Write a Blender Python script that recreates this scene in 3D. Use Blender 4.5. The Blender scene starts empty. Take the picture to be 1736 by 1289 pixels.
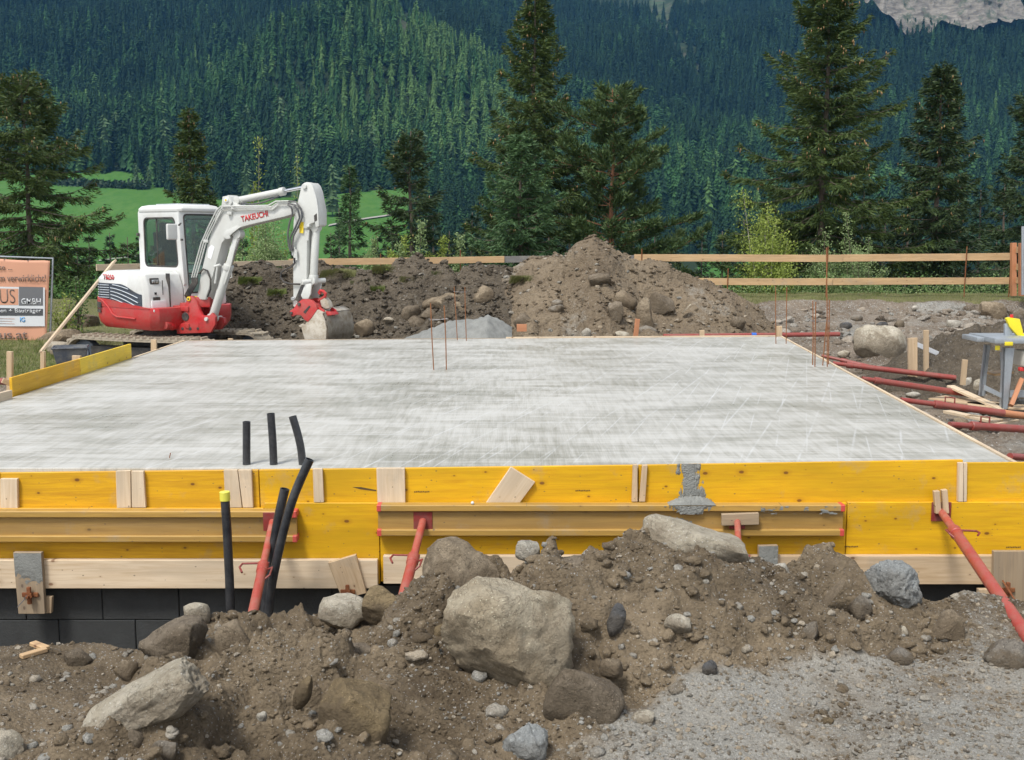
import bpy, bmesh, math, random
import numpy as np
from mathutils import Vector, Matrix, Euler
random.seed(7)
SC = bpy.context.scene
COL = SC.collection
R = math.radians

# ------------------------------------------------------------------ camera, world, sun, exposure
PW, PH, FOC, CXP, CYP = 1736.0, 1289.0, 1850.0, 868.0, 644.5
CZ = 1.48                                     # eye height above the slab
PITCH = math.atan(244.5 / FOC)
cam_d = bpy.data.cameras.new('camera'); cam = bpy.data.objects.new('camera', cam_d); COL.objects.link(cam)
cam_d.sensor_width = 36.0; cam_d.lens = 36.0 * FOC / PW; cam_d.clip_start = 0.1; cam_d.clip_end = 6000
cam.location = (0, 0, CZ); cam.rotation_euler = (R(90) - PITCH, 0, 0)
SC.camera = cam
SUN_EL, SUN_AZ = 58.0, 215.0                    # behind and a little left of the camera (compass style, +Y = north)
w = bpy.data.worlds.new('World'); SC.world = w; w.use_nodes = True
nt = w.node_tree; nt.nodes.clear()
sky = nt.nodes.new('ShaderNodeTexSky'); sky.sky_type = 'NISHITA'; sky.sun_disc = False
sky.sun_elevation = R(SUN_EL); sky.sun_rotation = R(SUN_AZ); sky.altitude = 1200; sky.dust_density = 4.0; sky.air_density = 1.0
hs = nt.nodes.new('ShaderNodeHueSaturation'); hs.inputs['Saturation'].default_value = 0.28   # high thin cloud greys the blue
bg = nt.nodes.new('ShaderNodeBackground'); bg.inputs['Strength'].default_value = 0.125
wo = nt.nodes.new('ShaderNodeOutputWorld')
nt.links.new(sky.outputs[0], hs.inputs['Color']); nt.links.new(hs.outputs[0], bg.inputs[0]); nt.links.new(bg.outputs[0], wo.inputs[0])
sd = bpy.data.lights.new('sun', 'SUN'); sd.energy = 1.9; sd.angle = R(13); sd.color = (1.0, 0.965, 0.91)
sun = bpy.data.objects.new('sun', sd); COL.objects.link(sun)
_a = R(SUN_AZ); _e = R(SUN_EL)
_sv = Vector((math.sin(_a) * math.cos(_e), math.cos(_a) * math.cos(_e), math.sin(_e)))
sun.rotation_euler = _sv.to_track_quat('Z', 'Y').to_euler()
SC.view_settings.view_transform = 'Standard'; SC.view_settings.look = 'None'
SC.view_settings.gamma = 1.0; SC.view_settings.use_curve_mapping = False
SC.view_settings.exposure = 0.95
HAZE = 0.000075
SC.cycles.use_denoising = True
SC.cycles.max_bounces = 8; SC.cycles.diffuse_bounces = 3; SC.cycles.glossy_bounces = 3
SC.cycles.transparent_max_bounces = 12; SC.cycles.volume_bounces = 0

# ------------------------------------------------------------------ pixel -> place helpers (photo pixels)
_cp, _sp = math.cos(PITCH), math.sin(PITCH)
def ray(px, py):
    a = (px - CXP) / FOC; b = -(py - CYP) / FOC
    return np.array([a, _cp + b * _sp, -_sp + b * _cp])
def P(px, py, Y):
    d = ray(px, py); t = Y / d[1]
    return Vector((d[0] * t, Y, CZ + d[2] * t))
def G(px, py, z):
    d = ray(px, py); t = (z - CZ) / d[2]
    return Vector((d[0] * t, d[1] * t, z))
def PP(px, py, p0, n):
    d = Vector(ray(px, py)); o = Vector((0, 0, CZ)); t = (Vector(p0) - o).dot(n) / d.dot(n)
    return o + d * t
def SCL(Y): return FOC / Y                       # rough photo pixels per metre at distance Y

# ------------------------------------------------------------------ numpy noise
def _h(ix, iy, iz, seed):
    n = (ix.astype(np.int64) * 73856093) ^ (iy.astype(np.int64) * 19349663) ^ (iz.astype(np.int64) * 83492791) ^ (seed * 2654435761 & 0x7fffffff)
    n = (n ^ (n >> 13)) * 1274126177 & 0x7fffffff
    n = (n ^ (n >> 15)) * 668265263 & 0x7fffffff
    return ((n ^ (n >> 11)) & 0xffffff) / float(0xffffff)
def vnoise(x, y, z=None, seed=0):
    x = np.asarray(x, float); y = np.asarray(y, float)
    z = np.zeros_like(x) if z is None else np.asarray(z, float)
    ix, iy, iz = np.floor(x), np.floor(y), np.floor(z)
    fx, fy, fz = x - ix, y - iy, z - iz
    fx = fx * fx * (3 - 2 * fx); fy = fy * fy * (3 - 2 * fy); fz = fz * fz * (3 - 2 * fz)
    out = 0
    zs = (0, 1) if np.any(z != 0) else (0,)
    for dz in zs:
        wz = (fz if dz else 1 - fz) if len(zs) == 2 else 1.0
        for dx in (0, 1):
            for dy in (0, 1):
                out = out + _h(ix + dx, iy + dy, iz + dz, seed) * (fx if dx else 1 - fx) * (fy if dy else 1 - fy) * wz
    return out * 2 - 1
def fbm(x, y, z=None, o=4, seed=0, g=0.5):
    s = 0; a = 1.0; f = 1.0; t = 0
    for k in range(o):
        s = s + a * vnoise(x * f + 17.3 * k, y * f - 9.1 * k, None if z is None else z * f + 3.7 * k, seed + k * 31)
        t += a; a *= g; f *= 2.03
    return s / t
def worley(x, y, seed=0):
    ix, iy = np.floor(x), np.floor(y); d = np.full(np.shape(x), 9.0)
    for dx in (-1, 0, 1):
        for dy in (-1, 0, 1):
            cx, cy = ix + dx, iy + dy; zz = np.zeros_like(cx)
            jx = cx + _h(cx, cy, zz, seed); jy = cy + _h(cx, cy, zz + 1, seed)
            d = np.minimum(d, np.hypot(x - jx, y - jy))
    return d
def sstep(a, b, x):
    t = np.clip((x - a) / (b - a), 0, 1); return t * t * (3 - 2 * t)

# ------------------------------------------------------------------ object helpers
WM = {}
def world_of(o): return WM[o.name] if o is not None else Matrix.Identity(4)
def link(o, M, parent=None):
    COL.objects.link(o)
    WM[o.name] = M.copy()
    if parent is not None:
        o.parent = parent; o.matrix_basis = world_of(parent).inverted() @ M
    else:
        o.matrix_basis = M
    return o
def tag(o, label=None, cat=None, group=None, kind=None):
    if label: o['label'] = label
    if cat: o['category'] = cat
    if group: o['group'] = group
    if kind: o['kind'] = kind
    return o
def thing(name, label, cat, loc=(0, 0, 0), group=None, M=None):
    o = bpy.data.objects.new(name, None); o.empty_display_size = 0.1
    link(o, M if M is not None else Matrix.Translation(Vector(loc)))
    return tag(o, label, cat, group)
def finish_mesh(me, smooth=35):
    if smooth is None: return
    me.shade_smooth()
    if smooth < 179: me.set_sharp_from_angle(angle=R(smooth))
def np_mesh(name, V, F, mat, parent=None, M=None, smooth=None, attrs=None, kind=None):
    """V (n,3) world coordinates, F (m,3) or (m,4)"""
    V = np.asarray(V, float); F = np.asarray(F, np.int32)
    if M is None: M = world_of(parent) if parent is not None else Matrix.Identity(4)
    Mi = np.array(M.inverted())
    L = V @ Mi[:3, :3].T + Mi[:3, 3]
    me = bpy.data.meshes.new(name)
    me.vertices.add(len(L)); me.vertices.foreach_set('co', L.astype(np.float32).ravel())
    k = F.shape[1]
    me.loops.add(F.size); me.loops.foreach_set('vertex_index', F.ravel())
    me.polygons.add(len(F)); me.polygons.foreach_set('loop_start', np.arange(0, F.size, k, dtype=np.int32))
    me.polygons.foreach_set('loop_total', np.full(len(F), k, np.int32))
    me.update(calc_edges=True)
    for an, av in (attrs or {}).items():
        at = me.attributes.new(an, 'FLOAT', 'POINT'); at.data.foreach_set('value', np.asarray(av, np.float32))
    if mat: me.materials.append(mat)
    finish_mesh(me, smooth)
    o = bpy.data.objects.new(name, me); link(o, M, parent)
    if kind: o['kind'] = kind
    return o
class MB:
    """collects shapes in one bmesh and links them as one object"""
    def __init__(s, T=None): s.bm = bmesh.new(); s.T = T
    def _v(s, p):
        p = Vector(p); return s.bm.verts.new(s.T @ p if s.T else p)
    def box(s, c, d, rot=None):
        c = Vector(c); rot = rot or Matrix.Identity(3); vs = []
        for sx in (-.5, .5):
            for sy in (-.5, .5):
                for sz in (-.5, .5): vs.append(s._v(c + rot @ Vector((sx * d[0], sy * d[1], sz * d[2]))))
        for f in ((0, 1, 3, 2), (4, 6, 7, 5), (0, 4, 5, 1), (2, 3, 7, 6), (0, 2, 6, 4), (1, 5, 7, 3)): s.bm.faces.new([vs[i] for i in f])
        return s
    def prism(s, pts, vec):
        vec = Vector(vec); a = [s._v(p) for p in pts]; b = [s._v(Vector(p) + vec) for p in pts]
        n = len(pts); s.bm.faces.new(a[::-1]); s.bm.faces.new(b)
        for i in range(n): s.bm.faces.new((a[i], a[(i + 1) % n], b[(i + 1) % n], b[i]))
        return s
    def xz(s, pts, y0, y1): return s.prism([(p[0], y0, p[1]) for p in pts], (0, y1 - y0, 0))
    def tube(s, pts, r, n=10, cap=True, r1=None):
        pts = [Vector(p) for p in pts]; m = len(pts); rings = []; ref = None
        for i, p in enumerate(pts):
            if i == 0: d = pts[1] - pts[0]
            elif i == m - 1: d = pts[-1] - pts[-2]
            else: d = (pts[i + 1] - pts[i]).normalized() + (pts[i] - pts[i - 1]).normalized()
            d.normalize()
            if ref is None: ref = d.orthogonal().normalized()
            u = (ref - d * ref.dot(d)).normalized(); ref = u; v = d.cross(u)
            rr = r[i] if isinstance(r, (list, tuple)) else (r if r1 is None else r + (r1 - r) * i / (m - 1))
            rings.append([s._v(p + (u * math.cos(2 * math.pi * k / n) + v * math.sin(2 * math.pi * k / n)) * rr) for k in range(n)])
        for a, b in zip(rings, rings[1:]):
            for k in range(n): s.bm.faces.new((a[k], a[(k + 1) % n], b[(k + 1) % n], b[k]))
        if cap: s.bm.faces.new(rings[0][::-1]); s.bm.faces.new(rings[-1])
        return s
    def hollow(s, pts, r, th, n=14):
        """pipe with an open, hollow top end"""
        s.tube(pts, r, n, cap=False)
        pts = [Vector(p) for p in pts]; d = (pts[-1] - pts[-2]).normalized()
        q = [pts[-1] - d * min(.25, (pts[-1] - pts[-2]).length * .9), pts[-1]]
        s.tube(q, r - th, n, cap=False)
        u = d.orthogonal().normalized(); v = d.cross(u)
        A = [s._v(pts[-1] + (u * math.cos(2 * math.pi * k / n) + v * math.sin(2 * math.pi * k / n)) * (r + .0004)) for k in range(n)]
        B = [s._v(pts[-1] + (u * math.cos(2 * math.pi * k / n) + v * math.sin(2 * math.pi * k / n)) * (r - th - .0004)) for k in range(n)]
        for k in range(n): s.bm.faces.new((A[k], A[(k + 1) % n], B[(k + 1) % n], B[k]))
        return s
    def build(s, name, mat, parent=None, M=None, bevel=0.0, seg=2, smooth=35, local=False):
        bm = s.bm
        bmesh.ops.recalc_face_normals(bm, faces=bm.faces[:])
        if bevel > 0:
            es = [e for e in bm.edges if len(e.link_faces) == 2 and e.calc_face_angle(0) > R(32)]
            if es: bmesh.ops.bevel(bm, geom=es, offset=bevel, segments=seg, profile=0.6, affect='EDGES', clamp_overlap=True)
        if M is None:
            M = world_of(parent) if parent is not None else None
        if M is None:                        # a top-level mesh: origin at the middle of its base
            co = [v.co for v in bm.verts]; xs = [c.x for c in co]; ys = [c.y for c in co]; zs = [c.z for c in co]
            M = Matrix.Translation(((min(xs) + max(xs)) / 2, (min(ys) + max(ys)) / 2, min(zs)))
        if not local: bm.transform(M.inverted())
        me = bpy.data.meshes.new(name); bm.to_mesh(me); bm.free()
        if mat: me.materials.append(mat)
        finish_mesh(me, smooth)
        return link(bpy.data.objects.new(name, me), M, parent)
def copy_tree(o, M, parent=None):
    """copy of a thing with copies of its parts and sub-parts"""
    c = o.copy(); COL.objects.link(c); Mo = WM[o.name]; c.parent = parent; WM[c.name] = M.copy()
    c.matrix_basis = (world_of(parent).inverted() @ M) if parent is not None else M
    for ch in [x for x in o.children]:
        copy_tree(ch, M @ Mo.inverted() @ WM[ch.name], c)
    return c
def frame(p0, p1, up=(0, 0, 1)):
    """matrix with local X from p0 to p1, local Z near up, origin at p0"""
    p0 = Vector(p0); x = (Vector(p1) - p0).normalized(); up = Vector(up)
    y = up.cross(x).normalized(); z = x.cross(y)
    M = Matrix((x, y, z)).transposed().to_4x4(); M.translation = p0
    return M
def plank(name, p0, p1, wz, ty, mat, parent=None, up=(0, 0, 1), bevel=0.0025, ctr=True, warp=0.0, **kw):
    """board running p0->p1; wz = size along up, ty = size across. Own local frame, so the grain follows it."""
    M = frame(p0, p1, up); L = (Vector(p1) - Vector(p0)).length
    b = MB(); n = max(1, int(L / .6)) if warp else 1
    z0 = -wz / 2 if ctr else 0
    rings = []
    ph = random.random() * 6
    for i in range(n + 1):
        x = L * i / n; dy = warp * math.sin(x * 1.7 + ph) if warp else 0; dz = warp * .5 * math.sin(x * 1.1 + ph * 2) if warp else 0
        rings.append([b._v((x, -ty / 2 + dy, z0 + dz)), b._v((x, ty / 2 + dy, z0 + dz)), b._v((x, ty / 2 + dy, z0 + wz + dz)), b._v((x, -ty / 2 + dy, z0 + wz + dz))])
    for a, c in zip(rings, rings[1:]):
        for k in range(4): b.bm.faces.new((a[k], a[(k + 1) % 4], c[(k + 1) % 4], c[k]))
    b.bm.faces.new(rings[0][::-1]); b.bm.faces.new(rings[-1])
    o = b.build(name, mat, parent, M=M, bevel=bevel, seg=1, local=True)
    return o
# ------------------------------------------------------------------ materials
class NT:
    def __init__(s, name):
        s.m = bpy.data.materials.new(name); s.m.use_nodes = True; s.t = s.m.node_tree; s.t.nodes.clear()
        s.out = s.n('ShaderNodeOutputMaterial'); s.b = s.n('ShaderNodeBsdfPrincipled'); s.l(s.b.outputs[0], s.out.inputs[0])
        s.tc = s.n('ShaderNodeTexCoord')
    def n(s, t, **kw):
        o = s.t.nodes.new(t)
        for k, v in kw.items(): setattr(o, k, v)
        return o
    def l(s, a, b): s.t.links.new(a, b)
    def obj(s, scale=(1, 1, 1), rot=(0, 0, 0), rnd=False, world=False):
        mp = s.n('ShaderNodeMapping'); mp.inputs['Scale'].default_value = scale; mp.inputs['Rotation'].default_value = rot
        if world:
            g = s.n('ShaderNodeNewGeometry'); src = g.outputs['Position']
        else: src = s.tc.outputs['Object']
        if rnd:
            oi = s.n('ShaderNodeObjectInfo'); mu = s.n('ShaderNodeMath', operation='MULTIPLY'); mu.inputs[1].default_value = 37.0
            s.l(oi.outputs['Random'], mu.inputs[0]); va = s.n('ShaderNodeVectorMath', operation='ADD'); s.l(src, va.inputs[0]); s.l(mu.outputs[0], va.inputs[1]); src = va.outputs[0]
        s.l(src, mp.inputs[0]); return mp.outputs[0]
    def noise(s, vec, scale=5, detail=4, rough=.55, dist=0.0):
        o = s.n('ShaderNodeTexNoise'); o.inputs['Scale'].default_value = scale; o.inputs['Detail'].default_value = detail
        o.inputs['Roughness'].default_value = rough; o.inputs['Distortion'].default_value = dist; s.l(vec, o.inputs['Vector']); return o.outputs['Fac']
    def voro(s, vec, scale=5, feat='F1', out='Distance', rnd=1.0):
        o = s.n('ShaderNodeTexVoronoi', feature=feat); o.inputs['Scale'].default_value = scale; o.inputs['Randomness'].default_value = rnd
        s.l(vec, o.inputs['Vector']); return o.outputs[out]
    def ramp(s, fac, stops, interp='LINEAR'):
        o = s.n('ShaderNodeValToRGB'); cr = o.color_ramp; cr.interpolation = interp
        while len(cr.elements) < len(stops): cr.elements.new(0.5)
        for e, (p, c) in zip(cr.elements, stops):
            e.position = p; e.color = (c if isinstance(c, tuple) else (c, c, c)) + (1,)
        s.l(fac, o.inputs[0]); return o.outputs[0]
    def mix(s, a, b, fac, mode='MIX'):
        o = s.n('ShaderNodeMix', data_type='RGBA', blend_type=mode)
        for v, sk in ((fac, o.inputs[0]), (a, o.inputs[6]), (b, o.inputs[7])):
            if hasattr(v, 'is_linked'): s.l(v, sk)
            elif isinstance(v, tuple): sk.default_value = v + (1,) if len(v) == 3 else v
            else: sk.default_value = v
        return o.outputs[2]
    def math(s, op, a, b=None, c=None):
        o = s.n('ShaderNodeMath', operation=op)
        for v, sk in zip((a, b, c), o.inputs):
            if v is None: continue
            if hasattr(v, 'is_linked'): s.l(v, sk)
            else: sk.default_value = v
        return o.outputs[0]
    def attr(s, name, typ='GEOMETRY'):
        o = s.n('ShaderNodeAttribute', attribute_type=typ); o.attribute_name = name; return o.outputs['Fac']
    def col(s, v):
        if isinstance(v, tuple): s.b.inputs['Base Color'].default_value = v + (1,)
        else: s.l(v, s.b.inputs['Base Color'])
    def rough(s, v):
        if hasattr(v, 'is_linked'): s.l(v, s.b.inputs['Roughness'])
        else: s.b.inputs['Roughness'].default_value = v
    def bump(s, h, strength=.4, dist=.01, prev=None):
        o = s.n('ShaderNodeBump'); o.inputs['Strength'].default_value = strength; o.inputs['Distance'].default_value = dist
        s.l(h, o.inputs['Height'])
        if prev is not None: s.l(prev, o.inputs['Normal'])
        s.l(o.outputs[0], s.b.inputs['Normal']); return o.outputs[0]

def paint(name, c, rough=.4, dirt=.25, dirtc=(.22, .19, .15), metal=0.0, scale=6, spec=.5):
    t = NT(name); v = t.obj(world=False)
    n = t.noise(v, scale, 6, .65); n2 = t.noise(v, scale * 7, 4, .6)
    f = t.ramp(t.math('MULTIPLY_ADD', n2, .35, n), [(.55, 0.0), (.95, 1.0)])
    f = t.math('MULTIPLY', f, dirt * 1.6)
    c1 = t.mix(c, tuple(x * .86 for x in c), t.noise(v, scale * .5, 3))
    t.col(t.mix(c1, dirtc, f)); t.b.inputs['Metallic'].default_value = metal
    t.rough(t.math('MULTIPLY_ADD', n, .25, rough - .1)); t.bump(n2, .08, .004); t.b.inputs['Specular IOR Level'].default_value = spec
    return t.m

def wood(name, base, dark, knot, yellow=False, rough=.6, weather=0.0):
    t = NT(name); v = t.obj((1, 1, 1), rnd=True)
    vg = t.obj((.55, 9, 9), rnd=True)
    g = t.noise(vg, 6, 5, .6, .6)
    col = t.mix(base, dark, t.ramp(g, [(.38, 0.0), (.72, 1.0)]))
    big = t.noise(t.obj((.5, 3, 3), rnd=True), 2.0, 3)
    col = t.mix(col, tuple(x * .66 for x in base), t.ramp(big, [(.42, 0.0), (.72, .85)]))
    # knots: sparse cells, oval along the grain
    sx_ = t.n('ShaderNodeSeparateXYZ'); t.l(t.obj((.8, 1, 1.3), rnd=True), sx_.inputs[0]); cx_ = t.n('ShaderNodeCombineXYZ'); t.l(sx_.outputs[0], cx_.inputs[0]); t.l(sx_.outputs[2], cx_.inputs[1]); vk = cx_.outputs[0]
    def v2(scale, out):
        o = t.n('ShaderNodeTexVoronoi', voronoi_dimensions='2D'); o.inputs['Scale'].default_value = scale; t.l(vk, o.inputs['Vector']); return o.outputs[out]
    d = v2(4.2, 'Distance'); rc = t.n('ShaderNodeSeparateColor'); t.l(v2(4.2, 'Color'), rc.inputs[0])
    rad = t.math('MULTIPLY', t.math('GREATER_THAN', rc.outputs[0], .35), t.math('MULTIPLY_ADD', rc.outputs[1], .045, .02))
    k = t.math('MULTIPLY', t.math('SUBTRACT', rad, d), 45.0)
    kc = t.n('ShaderNodeClamp'); t.l(k, kc.inputs[0])
    halo = t.n('ShaderNodeClamp'); t.l(t.math('MULTIPLY', t.math('SUBTRACT', t.math('MULTIPLY', rad, 2.6), d), 9.0), halo.inputs[0])
    col = t.mix(col, tuple(a * .6 + b * .4 for a, b in zip(dark, knot)), t.math('MULTIPLY', halo.outputs[0], .55))
    col = t.mix(col, knot, t.math('MULTIPLY', kc.outputs[0], .85))
    # smears of dirt and cement
    dn = t.noise(t.obj((1, 1, 1), rnd=True), 3.1, 8, .7)
    col = t.mix(col, (.27, .25, .21), t.ramp(dn, [(.56, 0.0), (.80, .6 + weather)]))
    if weather: col = t.mix(col, (.2, .185, .16), t.ramp(t.noise(vg, 2.3, 4), [(.3, 0.0), (.8, weather)]))
    sp = v2(38, 'Distance'); rs = t.n('ShaderNodeSeparateColor'); t.l(v2(38, 'Color'), rs.inputs[0])
    spk = t.math('MULTIPLY', t.math('LESS_THAN', sp, t.math('MULTIPLY', rs.outputs[1], .2)), t.math('GREATER_THAN', rs.outputs[0], .955))
    col = t.mix(col, (.10, .08, .055), t.math('MULTIPLY', spk, .7))
    t.col(col); t.rough(t.math('MULTIPLY_ADD', g, .2, rough - .1)); t.bump(g, .22, .003)
    return t.m

M = {}
M['pine'] = wood('pine_board', (.56, .42, .27), (.42, .29, .16), (.13, .06, .03))
M['pine_pale'] = wood('pale_pine_board', (.68, .55, .39), (.54, .40, .25), (.2, .1, .05))
M['pine_old'] = wood('dirty_pine_board', (.40, .30, .19), (.27, .20, .13), (.09, .05, .03), weather=.35)
M['rail'] = wood('rail_board', (.55, .37, .20), (.40, .25, .12), (.15, .07, .04))
M['rail_grey'] = wood('grey_rail_board', (.16, .155, .15), (.11, .105, .10), (.05, .05, .045), weather=.2)
M['orange_board'] = wood('orange_board', (.48, .21, .10), (.36, .15, .07), (.13, .06, .03))
M['yellow'] = wood('yellow_formwork', (.72, .41, .005), (.58, .29, .004), (.15, .05, .008), rough=.5)
M['yellow_deep'] = wood('deep_yellow_formwork', (.68, .37, .005), (.50, .245, .004), (.12, .04, .008), rough=.5)
M['yellow_lemon'] = wood('bright_yellow_formwork', (.85, .60, .02), (.76, .48, .015), (.28, .12, .01), rough=.45)
M['beam'] = wood('ochre_beam', (.45, .27, .055), (.33, .185, .04), (.14, .07, .02), rough=.55, weather=.1)
M['beam_web'] = wood('ochre_beam_web', (.40, .24, .06), (.30, .17, .04), (.12, .07, .02), rough=.55, weather=.18)
M['red_tip'] = paint('red_tip', (.60, .06, .045), .5, .25)
M['prop'] = paint('prop_red', (.36, .040, .026), .45, .3, (.30, .2, .15), scale=9)
M['prop_pale'] = paint('prop_inner_red', (.40, .066, .042), .5, .35, (.36, .26, .20), scale=12)
M['prop_dark'] = paint('prop_dark_red', (.24, .025, .02), .5, .35, (.16, .12, .10), scale=12)
M['prop_side'] = paint('prop_wine_red', (.28, .05, .04), .4, .35, (.22, .14, .11), scale=8)
M['rust'] = paint('rust', (.16, .055, .025), .85, .6, (.28, .12, .05), scale=30, spec=.2)
M['rebar'] = paint('rebar_rust', (.26, .11, .045), .8, .4, (.16, .08, .05), scale=40, spec=.2)
M['wire'] = paint('wire_steel', (.20, .20, .21), .4, .3, metal=.7)
M['pipe'] = paint('black_pipe', (.016, .018, .022), .35, .30, (.10, .10, .10), scale=10)
M['pipe_in'] = paint('pipe_lining', (.01, .01, .01), .6, .0)
M['yellow_cap'] = paint('yellow_cap', (.72, .68, .08), .4, .1)
M['white'] = paint('excavator_white', (.66, .67, .65), .36, .22, (.42, .39, .33), scale=3)
M['exred'] = paint('excavator_red', (.47, .017, .020), .38, .34, (.25, .15, .12), scale=4)
M['exgrey'] = paint('excavator_grey_blue', (.10, .13, .175), .45, .2)
M['exstripe'] = paint('louvre_stripe', (.50, .55, .60), .5, .15)
M['boomgrey'] = paint('boom_white', (.58, .59, .56), .36, .16, (.35, .32, .27), scale=4)
M['chrome'] = paint('chrome_rod', (.75, .76, .78), .15, .05, metal=1.0)
M['black'] = paint('black_rubber', (.018, .018, .02), .6, .3)
M['hose'] = paint('hose', (.05, .055, .065), .45, .3)
M['track'] = paint('muddy_track', (.40, .35, .27), .9, .7, (.24, .20, .15), scale=14, spec=.2)
M['mudmetal'] = paint('muddy_bucket', (.50, .46, .39), .6, .9, (.30, .255, .19), scale=9, spec=.3)
M['textred'] = paint('letter_red', (.55, .02, .025), .5, 0)
M['stickery'] = paint('yellow_sticker', (.80, .58, .02), .5, .1)
M['sticker'] = paint('white_sticker', (.80, .82, .82), .5, .05)
M['galv'] = paint('galvanised', (.42, .46, .49), .42, .35, (.25, .26, .27), metal=.55, scale=11)
M['saw_yellow'] = paint('saw_yellow', (.80, .66, .02), .45, .1)
M['saw_red'] = paint('saw_red', (.65, .03, .03), .45, .1)
M['saw_white'] = paint('saw_cream', (.70, .68, .60), .5, .2)
M['trough'] = paint('grey_plastic', (.05, .062, .085), .45, .35, (.25, .24, .2))
M['banner'] = paint('banner_salmon', (.60, .30, .19), .7, .12, (.45, .28, .2), scale=2)
M['ban_grey'] = paint('banner_grey', (.13, .135, .145), .7, .05)
M['ban_dark'] = paint('banner_dark', (.055, .06, .068), .7, .05)
M['ban_white'] = paint('banner_white', (.62, .64, .66), .7, .05)
M['ban_blue'] = paint('banner_blue', (.10, .32, .62), .7, .05)
M['ban_text'] = paint('banner_text', (.16, .11, .09), .7, .05)
M['blue'] = paint('blue_plastic', (.02, .12, .5), .4, .1)
def m_glass():
    t = NT('cab_glass'); t.b.inputs['Base Color'].default_value = (.42, .56, .48, 1)
    t.b.inputs['Transmission Weight'].default_value = 1.0; t.b.inputs['Roughness'].default_value = .02; t.b.inputs['IOR'].default_value = 1.45
    # thin pane: mostly see-through, still shiny
    tr = t.n('ShaderNodeBsdfTransparent'); tr.inputs[0].default_value = (.72, .84, .78, 1)
    gl = t.n('ShaderNodeBsdfGlossy'); gl.inputs['Roughness'].default_value = .02
    fr = t.n('ShaderNodeLayerWeight'); fr.inputs['Blend'].default_value = .5; fo = t.math('MULTIPLY_ADD', t.math('POWER', fr.outputs['Facing'], 3.0), .55, .05)
    mx = t.n('ShaderNodeMixShader'); t.l(fo, mx.inputs[0]); t.l(tr.outputs[0], mx.inputs[1]); t.l(gl.outputs[0], mx.inputs[2])
    t.l(mx.outputs[0], t.out.inputs[0]); return t.m
M['glass'] = m_glass()

def m_soil(name, c0, c1, c2, speck=.35, gr=(.33, .32, .285), bscale=1.0, wet=.0):
    """crumbly earth; vertex attribute 'gravel' turns it to grey grit, 'shade' varies single clods"""
    t = NT(name); v = t.obj(world=True)
    a = t.noise(v, 1.3, 5, .6); b = t.noise(v, 9, 6, .7); c = t.noise(v, 60 * bscale, 4, .7)
    col = t.mix(c0, c1, t.ramp(t.math('ADD', t.math('MULTIPLY', a, .6), t.math('MULTIPLY', b, .5)), [(.42, 0.0), (.68, 1.0)]))
    col = t.mix(col, c2, t.ramp(c, [(.52, 0.0), (.8, .9)]))
    g = t.attr('gravel'); grc = t.mix(tuple(x * .62 for x in gr), gr, t.ramp(t.noise(v, 140 * bscale, 3, .7), [(.35, 0.0), (.65, 1.0)]))
    gm = t.ramp(t.math('ADD', g, t.math('MULTIPLY', t.math('SUBTRACT', b, .5), 1.1)), [(.30, 0.0), (.75, 1.0)])
    col = t.mix(col, grc, gm)
    # single bright and dark grains
    for sc, th, cc, pr in ((75, .30, (.50, .50, .48), .86), (150, .34, (.55, .54, .52), .84), (42, .22, (.33, .33, .32), .9)):
        sc = sc * bscale
        d = t.voro(v, sc); rs = t.n('ShaderNodeSeparateColor'); t.l(t.voro(v, sc, out='Color'), rs.inputs[0])
        th2 = t.math('SUBTRACT', pr + .06, t.math('MULTIPLY', g, .22))
        f = t.math('MULTIPLY', t.math('LESS_THAN', d, th), t.math('GREATER_THAN', rs.outputs[0], th2))
        col = t.mix(col, t.mix(cc, tuple(x * .55 for x in cc), rs.outputs[1]), t.math('MULTIPLY', f, speck * 2.2))
    sh = t.attr('shade'); col = t.mix(col, tuple(x * 2.3 for x in c1), t.math('MULTIPLY', sh, .5))
    t.col(col); t.rough(t.math('MULTIPLY_ADD', b, .35, .62)); t.b.inputs['Specular IOR Level'].default_value = .25
    h1 = t.noise(v, 26 * bscale, 6, .72); h2 = t.noise(v, 120 * bscale, 4, .7); h3 = t.voro(v, 55 * bscale)
    n1 = t.bump(t.math('SUBTRACT', h1, t.math('MULTIPLY', h3, .35)), .9, .03 / bscale); t.bump(h2, .7, .006 / bscale, n1)
    return t.m
M['soil'] = m_soil('foreground_soil', (.082, .060, .036), (.215, .168, .110), (.045, .032, .020), speck=.25)
M['heap'] = m_soil('heap_soil', (.14, .105, .068), (.215, .17, .115), (.09, .067, .045), speck=.10, bscale=.45)
M['darkheap'] = m_soil('dark_soil', (.074, .060, .043), (.140, .115, .083), (.040, .031, .023), speck=.12, bscale=.4)
M['site'] = m_soil('site_ground', (.13, .10, .07), (.24, .20, .155), (.08, .065, .05), speck=.4, bscale=.35)

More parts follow.
